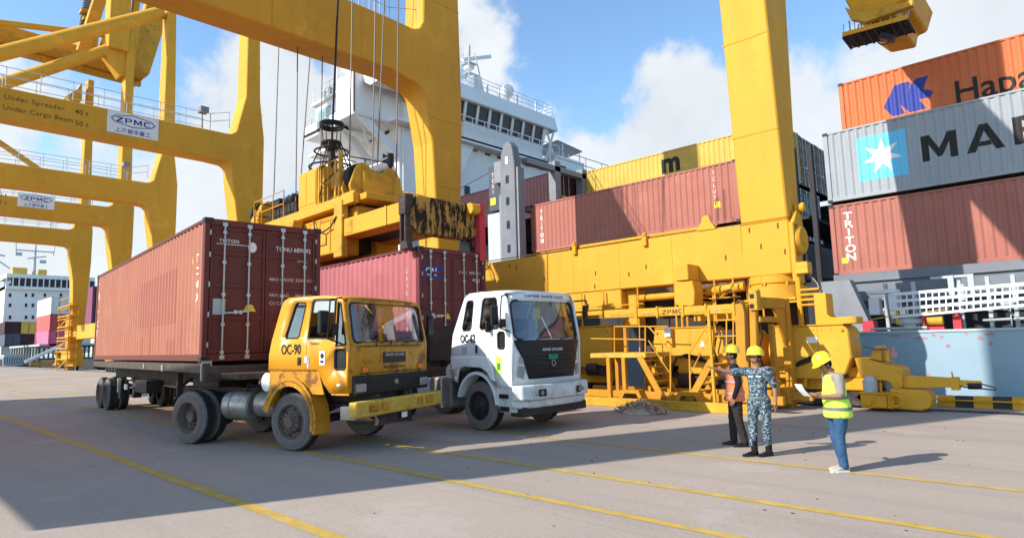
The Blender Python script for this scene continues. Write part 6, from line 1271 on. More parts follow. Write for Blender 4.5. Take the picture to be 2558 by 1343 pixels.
# worn front panel, grille, badges
b = MB(); b.box(1.52, 1.55, -.34, .38, 1.50, 1.69); obj('grille_slot', b, 'black', YT)
b = MB(); b.box(1.525, 1.545, -1.0, 1.0, 1.80, 1.815); b.box(1.525, 1.545, -1.0, 1.0, 1.33, 1.345)
for y in (-.55, -.1, .3, .8): b.bar((1.535, y, 1.81), (1.545, y+.02, 1.86), .015)
obj('panel_seam', b, 'black', YT)
b = MB(); b.bar((1.55, -.45, 1.86), (1.545, .1, 1.92), .014); b.bar((1.55, .35, 1.86), (1.545, .9, 1.92), .014); obj('wiper', b, 'black', YT)
def fprint2(t, fx_, s, y, z, size, mat, bold=.01, xs=1.0, al='CENTER', nm='lettering'): return printed(text_bm(s, size, bold, al, 1.05, xs), mat, t, lambda a, c: (fx_, y+a, z+c), nm)
fprint2(YT, 1.556, 'ASHOK LEYLAND', .02, 1.62, .075, 'palepaint', .01); fprint2(YT, 1.548, 'BANGLADESH NAVY', .05, 1.40, .07, 'brownlet', .02); fprint2(YT, 1.47, 'OC', 1.0, 1.62, .09, 'palepaint', .02); fprint2(YT, 1.47, '90', 1.0, 1.52, .09, 'palepaint', .02)
b = MB(); b.box(1.46, 1.55, -1.17, 1.17, .97, 1.31); obj('lower_grille', b, 'black', YT, bevel=.02)
for z in (1.02, 1.09, 1.16, 1.23): obj('grille_bar', MB().box(1.55, 1.565, -.82, .82, z, z+.022), 'black', YT)
obj('grille_badge', MB().lathe([(.001, .02), (.045, .02), (.055, .0), (.06, -.02)], (1.565, .05, 1.15), (1, 0, 0), 16), 'tank', YT, smooth=40)
for s in (-1, 1):
    o = obj('headlight', MB().box(1.54, 1.575, s*1.0-.14, s*1.0+.14, 1.03, 1.17), 'lampglass', YT, bevel=.015)
    obj('headlight_rim', MB().box(1.53, 1.560, s*1.0-.16, s*1.0+.16, 1.01, 1.19), 'darksteel', o)
# bumper
b = MB(); b.box(1.60, 1.82, -1.40, 1.34, .63, .89); bo = obj('bumper', b, 'bumpyel', YT, bevel=.025)
b = MB()
for y0, y1 in ((-1.05, -.78), (-.70, -.5), (.45, .62), (.75, 1.0)): b.box(1.835, 1.85, y0, y1, .70, .84)
obj('bumper_recess', b, 'cabyelworn', bo, bevel=.008)
b = MB(); b.box(1.2, 1.6, -1.22, -1.05, .58, .80); b.box(1.2, 1.6, 1.0, 1.18, .58, .80); obj('bumper_bracket', b, 'tank', YT, bevel=.01)
obj('number_plate', MB().box(1.70, 1.72, .05, .22, .50, .60), 'whitepaint', YT); b = MB(); b.tube((1.3, .3, .5), (1.75, .32, .46), .05, 8); b.box(1.0, 1.6, -.5, .5, .42, .62); b.tube((1.2, -.85, .52), (1.55, -.6, .52), .06, 8); obj('tow_gear', b, 'chassis', YT)
# fenders
b = MB(); b.box(1.53, 1.56, -.95, -.80, 1.36, 1.44); b.box(1.53, 1.56, .82, .97, 1.36, 1.44); obj('front_marker', b, 'orangestuff', YT, bevel=.01)
for s in (-1, 1):
    y0, y1 = (s*.86, s*(HW+.05)); o = obj('fender', arch(-.2, .50, .70, .76, y0, y1, 158, -14), 'cabyel', YT, smooth=30, bevel=.01)
    b = arch(-.2, .50, .64, .80, s*(HW+.02), s*(HW+.05), 165, -10); obj('fender_lip', b, 'cabyelworn' if s < 0 else 'cabyel', o, smooth=30)
    b = MB(); b.prism([(-.85, s*(HW-.01), 1.42), (.60, s*(HW-.01), 1.42), (.76, s*(HW-.01), 1.0), (.45, s*(HW-.01), 1.0), (.2, s*(HW-.01), 1.18), (-.15, s*(HW-.01), 1.25), (-.5, s*(HW-.01), 1.16), (-.78, s*(HW-.01), .98), (-.86, s*(HW-.01), 1.1)], (0, -s*.03, 0)); obj('fender_side', b, 'cabyelworn', YT)
    obj('fender_slot', MB().box(-.3, -.22, s*(HW+.02)-.01, s*(HW+.02)+.01, 1.17, 1.21), 'black', YT)
b = MB(); b.prism([(.95, -HW, 1.03), (1.44, -HW, 1.03), (1.46, -HW, .99), (1.0, -HW, .99)], (0, .03, 0)); obj('door_sill', b, 'cabyelworn', YT)
obj('side_marker', MB().sphere((1.2, -HW-.02, 1.16), .04, 8, 5, (1.4, .5, .7)), 'signwhite', YT, smooth=60)
# mirrors
b = MB(); b.path([(1.25, -HW, 2.64), (1.25, -HW-.30, 2.60), (1.2, -HW-.32, 1.95), (1.3, -HW-.02, 1.85)], .016, 6); b.path([(1.25, -HW-.14, 2.62), (1.22, -HW-.16, 1.92)], .012, 5); obj('mirror_arm', b, 'black', YT, smooth=50)
b = MB(); b.box(1.02, 1.12, -HW-.42, -HW-.20, 2.03, 2.42); b.box(1.22, 1.28, -HW-.24, -HW-.10, 2.0, 2.2); obj('mirror', b, 'black', YT, bevel=.025, seg=2)
b = MB(); b.path([(1.25, HW, 2.6), (1.4, HW+.28, 2.5), (1.35, HW+.3, 2.0)], .016, 6); b.box(1.3, 1.38, HW+.2, HW+.4, 2.0, 2.4); obj('mirror', b, 'black', YT, bevel=.01)
def sprint(t, s, x, z, size, mat, bold=.01, xs=1.0, y=-HW-.021, nm='lettering', slope=0): return printed(text_bm(s, size, bold, 'LEFT', 1.02, xs), mat, t, lambda a, c: (x+a, y, z+c+slope*a), nm)
sprint(YT, 'OC-90', -.48, 1.70, .25, 'blackpaint', .02, .82); sprint(YT, 'Tashkinoor', .38, 1.86, .055, 'blackpaint', .02)
for (x, z, w_, h_, m_) in ((.22, 1.54, .14, .12, 'palepaint'), (.66, 1.50, .15, .24, 'signwhite'), (.30, 1.45, .05, .2, 'palepaint')): obj('sticker', MB().box(x, x+w_, -HW-.024, -HW-.018, z, z+h_), m_, YT)
b = MB(); b.lathe([(.001, -.006), (.045, -.006), (.045, .0)], (.74, -HW-.026, 1.66), (0, 1, 0), 12); b.box(.69, .78, -HW-.028, -HW-.024, 1.54, 1.58); obj('sticker_print', b, 'blackpaint', YT)
# chassis, tanks, wheels
b = MB()
for y in (-.45, .45): b.box(-5.0, 1.5, y-.05, y+.05, .80, 1.05)
b.box(-5.0, -4.9, -.5, .5, .8, 1.05); b.box(-4.5, -3.5, -.55, .55, 1.05, 1.25); b.tube((0, -.95, .5), (0, .95, .5), .08, 10); b.tube((-4.0, -.9, .5), (-4.0, .9, .5), .12, 10); b.sphere((-4.0, 0, .5), .27, 12, 8); b.tube((-3.8, 0, .55), (-.5, 0, .75), .06, 8); b.box(-.6, 1.3, -.4, .4, .75, 1.2); b.box(-.9, -.5, -1.1, 1.1, .95, 1.35)
for s in (-1, 1):
    for k in range(5): b.box(-4.65+.12*k, -3.35-.12*k, s*.58-.04, s*.58+.04, .80-.03*k, .825-.03*k); b.box(-.6+.1*k, .6-.1*k, s*.58-.04, s*.58+.04, .74-.03*k, .765-.03*k)
obj('chassis', b, 'chassis', YT, bevel=.008)
b = MB(); b.lathe([(.001, -.62), (.20, -.62), (.26, -.56), (.27, -.5), (.27, .2), (.22, .3), (.001, .3)], (-2.05, -.85, .74), (1, 0, 0), 22); o = obj('air_tank', b, 'tank', YT, smooth=40)
b = MB(); b.lathe([(.001, -.25), (.2, -.25), (.24, -.2), (.24, .35), (.2, .4), (.001, .4)], (-1.35, -.85, .78), (1, 0, 0), 22); b.ring((-2.35, -.85, .74), (1, 0, 0), .275, .02, 22, 5); b.ring((-1.75, -.85, .74), (1, 0, 0), .275, .02, 22, 5); obj('exhaust_box', b, 'tank', YT, smooth=40)
b = MB(); b.path([(-2.0, -.9, 1.0), (-1.9, -.95, 1.15), (-1.6, -.9, 1.1), (-1.3, -.9, 1.15), (-1.0, -.8, 1.0)], .02, 5); b.path([(-1.8, -.8, .98), (-1.5, -.85, 1.2), (-.9, -.7, 1.1)], .018, 5); obj('air_hose', b, 'black', YT, smooth=50)
b = MB(); b.lathe([(.001, 0), (.15, 0), (.17, .02), (.17, .35), (.001, .36)], (-.98, -1.22, 1.2), (0, 1, 0), 22); obj('air_cleaner', b, 'signwhite', YT, smooth=40)
wheel(YT, -.25, -1.17, -1, front=True, w=.28); wheel(YT, -.25, 1.17, 1, front=True, w=.28, steer=0)
wheel(YT, -3.6, -1.22, -1, dual=True); wheel(YT, -3.6, 1.22, 1, dual=True)
# ---- trailer of the yellow truck
TL = thing('container_trailer', 'dusty flatbed trailer under the long maroon container', 'trailer', (c0.x, c0.y, 0), YA)
b = MB(); b.box(-6.1, 6.15, -1.20, -1.06, 1.36, 1.55); b.box(-6.1, 6.15, 1.06, 1.20, 1.36, 1.55); obj('side_rail', b, 'deckrail', TL, bevel=.01)
b = MB(); b.box(6.15, 6.22, -1.2, 1.2, 1.2, 1.5); b.box(-6.15, -6.1, -1.2, 1.2, 1.3, 1.54)
for x in [-6.0+.92*k for k in range(14)]: b.box(x-.05, x+.05, -1.06, 1.06, 1.38, 1.50)
obj('cross_member', b, 'deckrail', TL, bevel=.01)
b = MB(); b.box(6.05, 6.13, -1.21, -1.02, 1.22, 1.6); b.box(3.0, 3.2, -1.215, -1.2, 1.36, 1.5); b.box(1.2, 1.35, -1.215, -1.2, 1.40, 1.52); obj('corner_plate', b, 'tank', TL)
b = MB()
for y in (-.5, .5): b.prism([(-6.0, y-.06, 1.36), (6.15, y-.06, 1.36), (6.15, y-.06, 1.22), (3.0, y-.06, 1.18), (1.8, y-.06, .88), (-6.0, y-.06, .92)], (0, .12, 0))
b.box(6.3, 7.3, -.9, .9, 1.25, 1.36); b.box(6.30, 6.42, .05, 1.15, 1.3, 1.95); b.box(6.42, 6.9, .1, 1.1, 1.3, 1.7); b.box(5.9, 6.3, -1.1, 1.1, 1.22, 1.36); obj('main_frame', b, 'chassis', TL, bevel=.01)
b = MB()
for x in (2.6,):
    for s in (-1, 1): b.box(x-.06, x+.06, s*.7-.06, s*.7+.06, .72, 1.36); b.box(x-.12, x+.12, s*.7-.1, s*.7+.1, .68, .72)
b.tube((2.6, -.7, .95), (2.6, .7, .95), .03, 6); obj('landing_leg', b, 'chassis', TL)
b = MB(); b.box(-.9, .4, -.95, -.6, .72, 1.05); b.box(-3.6, -3.3, -.5, -.3, .4, .9); b.lathe([(.001, -.3), (.13, -.3), (.13, .3), (.001, .3)], (-2.2, -.6, .8), (1, 0, 0), 12)
for xx in (-4.55, -5.75): b.tube((xx, -.9, .52), (xx, .9, .52), .08, 8)
for s in (-1, 1):
    for k in range(4): b.box(-6.3+.1*k, -4.0-.1*k, s*.42-.04, s*.42+.04, .78-.03*k, .80-.03*k)
b.box(-2.9, -2.6, -1.0, -.9, .45, 1.0); b.box(-3.2, -2.4, -.6, .6, .9, 1.0); obj('running_gear', b, 'darksteel', TL)
b = MB(); b.box(-3.3, -2.7, -.72, -.68, 1.0, 1.05); b.box(-1.9, -1.6, -1.04, -1.0, .75, .9); b.box(-3.0, -2.96, -1.02, -.98, .62, 1.05); obj('reflective_plate', b, 'alu', TL)
for x in (-4.55, -5.78): wheel(TL, x, -1.06, -1, dual=True, r=.51); wheel(TL, x, 1.06, 1, dual=True, r=.51)
# ---- white truck
WT = thing('container_truck', 'white truck numbered OC-62 with black grille, behind the yellow one', 'truck', (-9.70, 10.22, 0), 0.0, TRK)
WT.scale = (.85, .95, 1)
WH = 1.20
def wfx(z): return 1.30 if z < 1.85 else 1.30-.20*(z-1.85)
def wside(s, x, z): return (x, s*(WH-.04*max(0, z-1.8)-.10*max(0, (x-.85)/.45)**2), z)
so_ = [(-.92, 1.55), (-.98, 1.25), (-.86, 1.02), (-.70, .98), (-.62, 1.25), (-.4, 1.36), (.35, 1.36), (.58, 1.2), (.72, .92), (1.18, .92), (1.22, 1.85), (1.06, 2.68), (.95, 2.84), (.2, 2.88), (-.25, 2.86), (-.42, 2.78), (-.52, 2.6), (-.85, 2.0)]
w1 = [(-.48, 2.14), (-.45, 2.08), (-.20, 2.08), (-.15, 2.14), (-.08, 2.66), (-.11, 2.71), (-.27, 2.71), (-.32, 2.66)]
w2 = [(.16, 2.14), (.2, 2.09), (.78, 2.09), (.83, 2.14), (.74, 2.68), (.69, 2.73), (.32, 2.73), (.26, 2.68)]
w3 = [(.92, 2.05), (1.10, 2.03), (1.0, 2.6), (.88, 2.64)]
w4 = [(.78, 1.72), (.82, 1.68), (.97, 1.68), (1.0, 1.72), (1.0, 1.98), (.97, 2.02), (.82, 2.02), (.78, 1.98)]
for s in (-1, 1):
    shell('cab_side', fill2d(so_, (w1, w2, w4), [.9, .95, 1.0, 1.05, 1.1, 1.15]), 'cabwhite', WT, lambda x, z: wside(s, x, z), .035, 40)
    for w_ in (w1, w2): shell('side_window', fill2d(w_), 'sideglass', WT, lambda x, z: wside(s, x, z), 0)
    shell('lower_window', fill2d(w4), 'black', WT, lambda x, z: V(wside(s, x, z))-V((0, s*.01, 0)), 0)
    for loop in (w1, w2, w4):
        b = MB(); lp = [V(wside(s, x, z))+V((0, s*.018, 0)) for x, z in loop]; b.path(lp+[lp[0]], .014, 5); obj('window_seal', b, 'black', WT, smooth=60)
    b = MB()
    for d0 in (((.10, 1.40), (.08, 2.1), (.22, 2.76)), ((1.04, .95), (1.05, 2.05)), ((-.9, 1.56), (1.2, 1.52))): b.path([V(wside(s, x, z))+V((0, s*.016, 0)) for x, z in d0], .005, 4)
    obj('door_gap', b, 'deckgrey', WT)
    obj('door_handle', MB().box(.0, .07, s*(WH+.02)-.012, s*(WH+.02)+.012, 1.60, 1.76), 'black', WT, bevel=.008)
def wfront(y, z, off=0): return (wfx(z)+off-.20*(abs(y)/WH)**4, y*(1-.03*max(0, z-1.85)), z)
fo = [(-WH+.04, .95), (WH-.04, .95), (WH-.03, 1.85), (WH-.06, 2.6), (WH-.16, 2.84), (-WH+.16, 2.84), (-WH+.06, 2.6), (-WH+.03, 1.85)]
ws = rrect(-1.07, 1.07, 1.86, 2.66, .12, 5); cx = [-1.15+.1*i for i in range(24)]
shell('cab_front', fill2d(fo, (ws,), cx), 'cabwhite', WT, lambda y, z: wfront(y, z), .03, 40)
shell('windscreen', fill2d(ws, (), cx), 'glass', WT, lambda y, z: wfront(y, z, -.01), 0, 60)
b = MB(); lp = [V(wfront(y, z, .02)) for y, z in ws]; b.path(lp+[lp[0]], .022, 6); obj('windscreen_seal', b, 'black', WT, smooth=60)
gp = [(-1.10, 1.85), (1.10, 1.85), (1.06, 1.74), (.90, 1.46), (.76, 1.06), (-.76, 1.06), (-.90, 1.46), (-1.06, 1.74)]
shell('grille', fill2d(gp, (), cx), 'black', WT, lambda y, z: wfront(y, z, .03), .03, 40)
for z in (1.16, 1.25, 1.34, 1.43, 1.52):
    w_ = .70+.1*(z-1.1)/.3; b = MB(); n = 14; pts = [V(wfront(-w_+2*w_*i/n, z, .052)) for i in range(n+1)]; b.path(pts, .014, 4); obj('grille_bar', b, 'black', WT)
shell('roof_band', fill2d([(-1.05, 2.70), (1.05, 2.70), (1.03, 2.82), (-1.03, 2.82)], (), cx), 'cabwhite', WT, lambda y, z: wfront(y, z, .03), .02, 40)
def wprint(s, y, z, size, mat, bold=.01, xs=1.0, off=.06, nm='lettering'):
    bm = text_bm(s, size, bold, 'CENTER', 1.08, xs); return printed(bm, mat, WT, lambda a, c: wfront(y+a, z+c, off), nm)
wprint('ASHOK LEYLAND', .0, 1.62, .075, 'whitepaint', .02, 1.1, .055); wprint('CONTAINER TRANSPORT FACILITY', 0, 2.735, .085, 'blackpaint', .02, .95, .045)
obj('green_plate', MB().prism([wfront(y, z, .055) for y, z in ((-.16, 1.44), (.16, 1.44), (.16, 1.54), (-.16, 1.54))], (.012, 0, 0)), 'green', WT); obj('badge', MB().ring((1.37, 0, 1.36), (1, 0, 0), .06, .012, 16, 5), 'tank', WT, smooth=50)
shell('cab_roof', fill2d(rrect(-.42, 1.10, -WH+.06, WH-.06, .22, 5), (), [-.2, 0, .2, .4, .6, .8, .95], [-1.0, -.8, -.5, 0, .5, .8, 1.0]), 'cabwhite', WT, lambda x, y: (x, y, 2.90-.06*(abs(y)/WH)**4-.05*max(0, (x-.4)/.7)**2), .04, 50)
b = MB(); b.add([(-.90, -WH+.03, 1.0), (-.90, WH-.03, 1.0), (-.85, WH-.03, 2.0), (-.85, -WH+.03, 2.0), (-.42, WH-.06, 2.86), (-.42, -WH+.06, 2.86)], [(0, 1, 2, 3), (3, 2, 4, 5)]); obj('rear_wall', b, 'cabwhite', WT)
b = MB(); b.box(-.85, 1.15, -WH+.06, WH-.06, 1.15, 1.2); b.box(-.5, -.1, -1.0, -.35, 1.2, 1.6); b.box(-.55, -.42, -1.0, -.35, 1.5, 2.35); b.box(-.5, -.1, .3, 1.0, 1.2, 1.6); b.box(-.55, -.42, .3, 1.0, 1.5, 2.35); b.box(.85, 1.12, -1.0, 1.0, 1.2, 1.8); obj('cab_interior', b, 'interior', WT, bevel=.03)
b = MB(); b.prism([(1.12, -.42, 2.28), (1.12, -.16, 2.28), (1.14, -.18, 2.52), (1.14, -.40, 2.52)], (.01, 0, 0)); b.prism([(1.12, -.33, 2.08), (1.12, -.25, 2.08), (1.12, -.26, 2.28), (1.12, -.32, 2.28)], (.01, 0, 0)); obj('hanging_fan', b, 'yellowpaint', WT)
b = MB(); b.bar((1.33, -.5, 1.86), (1.31, .1, 1.93), .014); b.bar((1.33, .3, 1.86), (1.28, .85, 1.93), .014); obj('wiper', b, 'black', WT)
for s in (-1, 1):
    b = MB(); b.prism([wfront(s*y, z, .03) for y, z in ((.86, 1.30), (1.02, 1.34), (1.06, 1.12), (.90, 1.06))], (.02, 0, 0)); obj('headlight', b, 'lampglass', WT, bevel=.01)
    b = MB(); b.prism([wfront(s*y, z, .02) for y, z in ((.84, 1.55), (.94, 1.60), (1.02, 1.40), (.90, 1.36))], (.02, 0, 0)); obj('headlight', b, 'tank', WT, bevel=.01)
b = MB()
pts = [(1.22, -1.22), (1.45, -1.12), (1.55, -.85), (1.60, -.3), (1.60, .3), (1.55, .85), (1.45, 1.12), (1.22, 1.22), (1.1, 1.1), (1.1, -1.1)]
bw = obj('bumper', MB().prism([(x, y, .66) for x, y in pts], (0, 0, .29)), 'bumpwhite', WT, bevel=.03, seg=2)
pts2 = [(x-.08, y*.98) for x, y in pts]
obj('bumper_lower', MB().prism([(x, y, .50) for x, y in pts2], (0, 0, .16)), 'bumpwhite', WT, bevel=.03); obj('bumper_skirt', MB().box(1.0, 1.42, -1.08, 1.08, .34, .52), 'darksteel', WT, bevel=.02)
for s in (-1, 1):
    b = MB(); b.prism([(1.52, s*.86, .72), (1.60, s*.52, .72), (1.60, s*.52, .86), (1.52, s*.86, .86)], (.01, 0, 0)); o = obj('lamp_recess', b, 'black', bw); 
    b = MB(); b.tube((1.56, s*.78, .79), (1.585, s*.78, .79), .045, 12); b.tube((1.58, s*.64, .79), (1.61, s*.64, .79), .045, 12); obj('fog_lamp', b, 'lampglass', bw, smooth=40)
# side skirts, steps and fenders
for s in (-1, 1):
    b = arch(0, .50, .66, .72, s*.84, s*(WH+.02), 165, 5); obj('fender', b, 'cabwhite', WT, smooth=30)
    b = MB(); b.prism([(.64, s*(WH-.02), .95), (1.18, s*(WH-.06), .95), (1.25, s*(WH-.06), .42), (.72, s*(WH-.02), .42)], (0, -s*.25, 0)); o = obj('step_panel', b, 'bumpwhite', WT, bevel=.02)
    b = MB(); b.box(.80, 1.05, s*WH-.03, s*WH+.015, .70, .78); b.box(.82, 1.08, s*WH-.05, s*WH+.012, .45, .54); obj('step', b, 'black', o)
    b = MB(); b.prism([(-.9, s*(WH+.012), 1.54), (.45, s*(WH+.012), 1.54), (.62, s*(WH+.012), 1.30), (.70, s*(WH+.012), 1.02), (.55, s*(WH+.012), 1.05), (.42, s*(WH+.012), 1.2), (.2, s*(WH+.012), 1.30), (-.4, s*(WH+.012), 1.32), (-.85, s*(WH+.012), 1.24)], (0, s*.04, 0)); obj('side_moulding', b, 'cabwhite', WT, bevel=.02)
sprint(WT, 'OC-62', -.55, 1.83, .24, 'blackpaint', .03, .80, y=-WH-.026)
obj('sticker', MB().prism([(.72, -WH-.022, 1.18), (.90, -WH-.022, 1.18), (.92, -WH-.022, 1.50), (.70, -WH-.022, 1.55)], (0, -.004, 0)), 'hivis', WT); obj('sticker_print', MB().box(.76, .86, -WH-.03, -WH-.026, 1.26, 1.40), 'green', WT); obj('sticker', MB().box(-.5, -.32, -WH-.024, -WH-.02, 1.58, 1.74), 'lightgrey', WT)
b = MB(); b.path([(1.1, -WH+.02, 2.78), (1.2, -WH-.25, 2.72), (1.15, -WH-.28, 2.1), (1.15, -WH+.03, 2.02)], .016, 6); obj('mirror_arm', b, 'black', WT, smooth=50)
b = MB(); b.box(.92, 1.0, -WH-.36, -WH-.16, 2.15, 2.55); b.box(.5, .58, -WH-.16, -WH-.02, 2.02, 2.25); b.box(1.1, 1.16, -WH-.26, -WH-.08, 2.1, 2.28); obj('mirror', b, 'black', WT, bevel=.03, seg=2)
b = MB(); b.path([(1.05, WH-.03, 2.7), (1.25, WH+.22, 2.72), (1.28, WH+.25, 2.5)], .02, 6); b.path([(1.05, WH-.03, 2.45), (1.25, WH+.22, 2.45), (1.28, WH+.28, 2.62)], .02, 6); b.box(1.2, 1.28, WH+.12, WH+.24, 2.3, 2.6); obj('mirror', b, 'black', WT)
b = MB()
for y in (-.45, .45): b.box(-5.0, 1.2, y-.05, y+.05, .78, 1.02)
b.box(-4.3, -3.2, -.55, .55, 1.02, 1.22); b.tube((0, -.95, .5), (0, .95, .5), .08, 10); b.tube((-3.7, -.9, .5), (-3.7, .9, .5), .12, 10); b.box(-.8, 1.1, -.4, .4, .7, 1.15); b.box(-1.0, -.6, -1.1, 1.1, .9, 1.2); obj('chassis', b, 'chassis', WT)
b = MB(); b.box(-1.9, -1.05, -1.15, -.62, .42, 1.08); obj('fuel_tank', b, 'tank', WT, bevel=.06, seg=2); b = MB(); b.box(-2.1, -1.95, -1.16, -.62, .5, 1.05); b.box(-1.45, -1.38, -1.16, -.6, .41, 1.1); b.box(-2.5, -2.15, -1.1, -.7, .6, 1.0); obj('battery_box', b, 'alu', WT, bevel=.015)
b = MB(); b.lathe([(.001, 0), (.14, 0), (.16, .02), (.16, .4), (.001, .42)], (-1.12, -1.12, 1.2), (0, 1, 0), 22); obj('air_cleaner', b, 'alu', WT, smooth=40); b = MB(); b.path([(-1.6, -.8, 1.1), (-1.4, -.85, 1.4), (-1.1, -.7, 1.3)], .02, 5); b.path([(-1.9, -.7, 1.1), (-1.5, -.75, 1.25), (-1.0, -.7, 1.15)], .02, 5); obj('air_hose', b, 'black', WT)
wheel(WT, 0, -1.12, -1, front=True, rim='darkrim', w=.28); wheel(WT, 0, 1.12, 1, front=True, rim='darkrim', w=.28); wheel(WT, -3.7, -1.2, -1, dual=True, rim='darkrim'); wheel(WT, -3.7, 1.2, 1, dual=True, rim='darkrim')
TL2 = thing('container_trailer', 'trailer behind the white truck, mostly hidden by the yellow cab', 'trailer', (c1.x, c1.y, 0), YB_)
b = MB(); b.box(-6.1, 6.15, -1.2, -1.06, 1.38, 1.57); b.box(-6.1, 6.15, 1.06, 1.2, 1.38, 1.57); b.box(6.15, 6.22, -1.2, 1.2, 1.2, 1.5); obj('side_rail', b, 'chassis', TL2)
b = MB(); b.box(-6, 6.9, -.56, -.44, .95, 1.38); b.box(-6, 6.9, .44, .56, .95, 1.38)
for k in range(14): b.box(-6.05+.92*k, -5.95+.92*k, -1.06, 1.06, 1.4, 1.5)
obj('main_frame', b, 'chassis', TL2); obj('headboard', MB().box(6.25, 6.4, -1.1, 1.1, 1.38, 2.3), 'darksteel', TL2)
for x in (-4.55, -5.78): wheel(TL2, x, -1.06, -1, dual=True, r=.51); wheel(TL2, x, 1.06, 1, dual=True, r=.51)
# ------------------------------------------------------------------ people
def blob(b, pts, n=16, cap=.95):
    """tapering run of ellipses; pts = [(pos, r or (front-back, side))]"""
    pts = [(V(p), (r, r) if isinstance(r, (int, float)) else r) for p, r in pts]
    for (p, r), (q, r2) in zip(pts, pts[1:]):
        d = (q-p).normalized(); up = V((0, 1, 0)) if abs(d.y) < .8 else V((0, 0, 1)); a = up.cross(d).normalized(); c = d.cross(a).normalized()
        vs = [o+a*(math.cos(6.28318*i/n)*rr[0])+c*(math.sin(6.28318*i/n)*rr[1]) for o, rr in ((p, r), (q, r2)) for i in range(n)]
        b.add(vs, [(i, (i+1) % n, n+(i+1) % n, n+i) for i in range(n)]+[tuple(range(n-1, -1, -1)), tuple(range(n, 2*n))])
    for p, r in pts: b.sphere(p, 1, 16, 10, (r[0], r[1], min(r)*cap))
    return b
def cloth(name, b, mat, parent, voxel=.013, wrinkle=.0, smooth=4):
    o = obj(name, b, mat, parent)
    m = o.modifiers.new('union', 'REMESH'); m.mode = 'VOXEL'; m.voxel_size = voxel; m.use_smooth_shade = True
    m = o.modifiers.new('smooth', 'SMOOTH'); m.factor = .6; m.iterations = smooth
    if wrinkle:
        tx = bpy.data.textures.get('folds') or bpy.data.textures.new('folds', 'CLOUDS'); tx.noise_scale = .055; tx.noise_depth = 1
        m = o.modifiers.new('folds', 'DISPLACE'); m.texture = tx; m.strength = wrinkle; m.mid_level = .5; m.texture_coords = 'LOCAL'
    return o
def hand(parent, wrist, dirn, palm_n, side=1, curl=.5, sc=.9, point=False):
    d = V(dirn).normalized(); n = V(palm_n).normalized(); s = d.cross(n).normalized()*side; n = s.cross(d).normalized()*side if side else n; w = V(wrist)
    b = MB(); L_ = .085*sc
    b.bar(w-d*.015, w+d*L_, .07*sc, .028*sc, up=n, w2=.078*sc, h2=.024*sc)
    for k, (f, ln) in enumerate(((-1.5, .066), (-.5, .075), (.5, .07), (1.5, .055))):
        a = w+d*L_+s*(f*.018*sc); c = 0 if (point and k == 0) else curl; dd = (d+n*c*.5).normalized(); p1 = a+dd*ln*.5*sc; d2 = (d*(1-c*.6)+n*c*1.1).normalized(); p2 = p1+d2*ln*.5*sc
        b.tube(a-d*.01, p1, .0095*sc, 6); b.tube(p1, p2, .009*sc, 6, .006*sc)
    a = w+d*.02-s*.03*sc; p1 = a+(d*.7-s*.7+n*.2).normalized()*.04*sc; b.tube(a, p1, .012*sc, 6); b.tube(p1, p1+(d+n*.3).normalized()*.03*sc, .010*sc, 6, .007*sc)
    return obj('hand', b, 'skin', parent, smooth=60)
def helmet(parent, c, pitch, yaw, r=.130):
    """hard hat: dome, ridge, peak at the front"""
    b = MB().lathe([(r*1.0, 0), (r*.99, .035), (r*.90, .085), (r*.68, .125), (r*.35, .146), (.001, .152)], (0, 0, 0), (0, 0, 1), 26)
    b.lathe([(r*1.0, .0), (r*1.08, -.006), (r*1.09, .002), (r*1.0, .012)], (0, 0, 0), (0, 0, 1), 26)
    pk = [(r*.8*math.cos(a), r*.98*math.sin(a)) for a in [math.radians(-55+110*i/8) for i in range(9)]]
    pk2 = [(r*1.28*math.cos(a)+.0, r*1.02*math.sin(a)) for a in [math.radians(-55+110*i/8) for i in range(9)]]
    b.add([(x, y, .006) for x, y in pk]+[(x, y, -.012) for x, y in pk2], [(i, i+1, 10+i, 9+i) for i in range(8)])
    b.bar((-r*.85, 0, .085), (0, 0, .156), .03, .012); b.bar((0, 0, .156), (r*.85, 0, .085), .03, .012)
    for v in b.v: v.x *= 1.12
    o = obj('hard_hat', b, 'hat', parent, smooth=50); o.location = c; o.rotation_euler = (0, pitch, yaw); return o
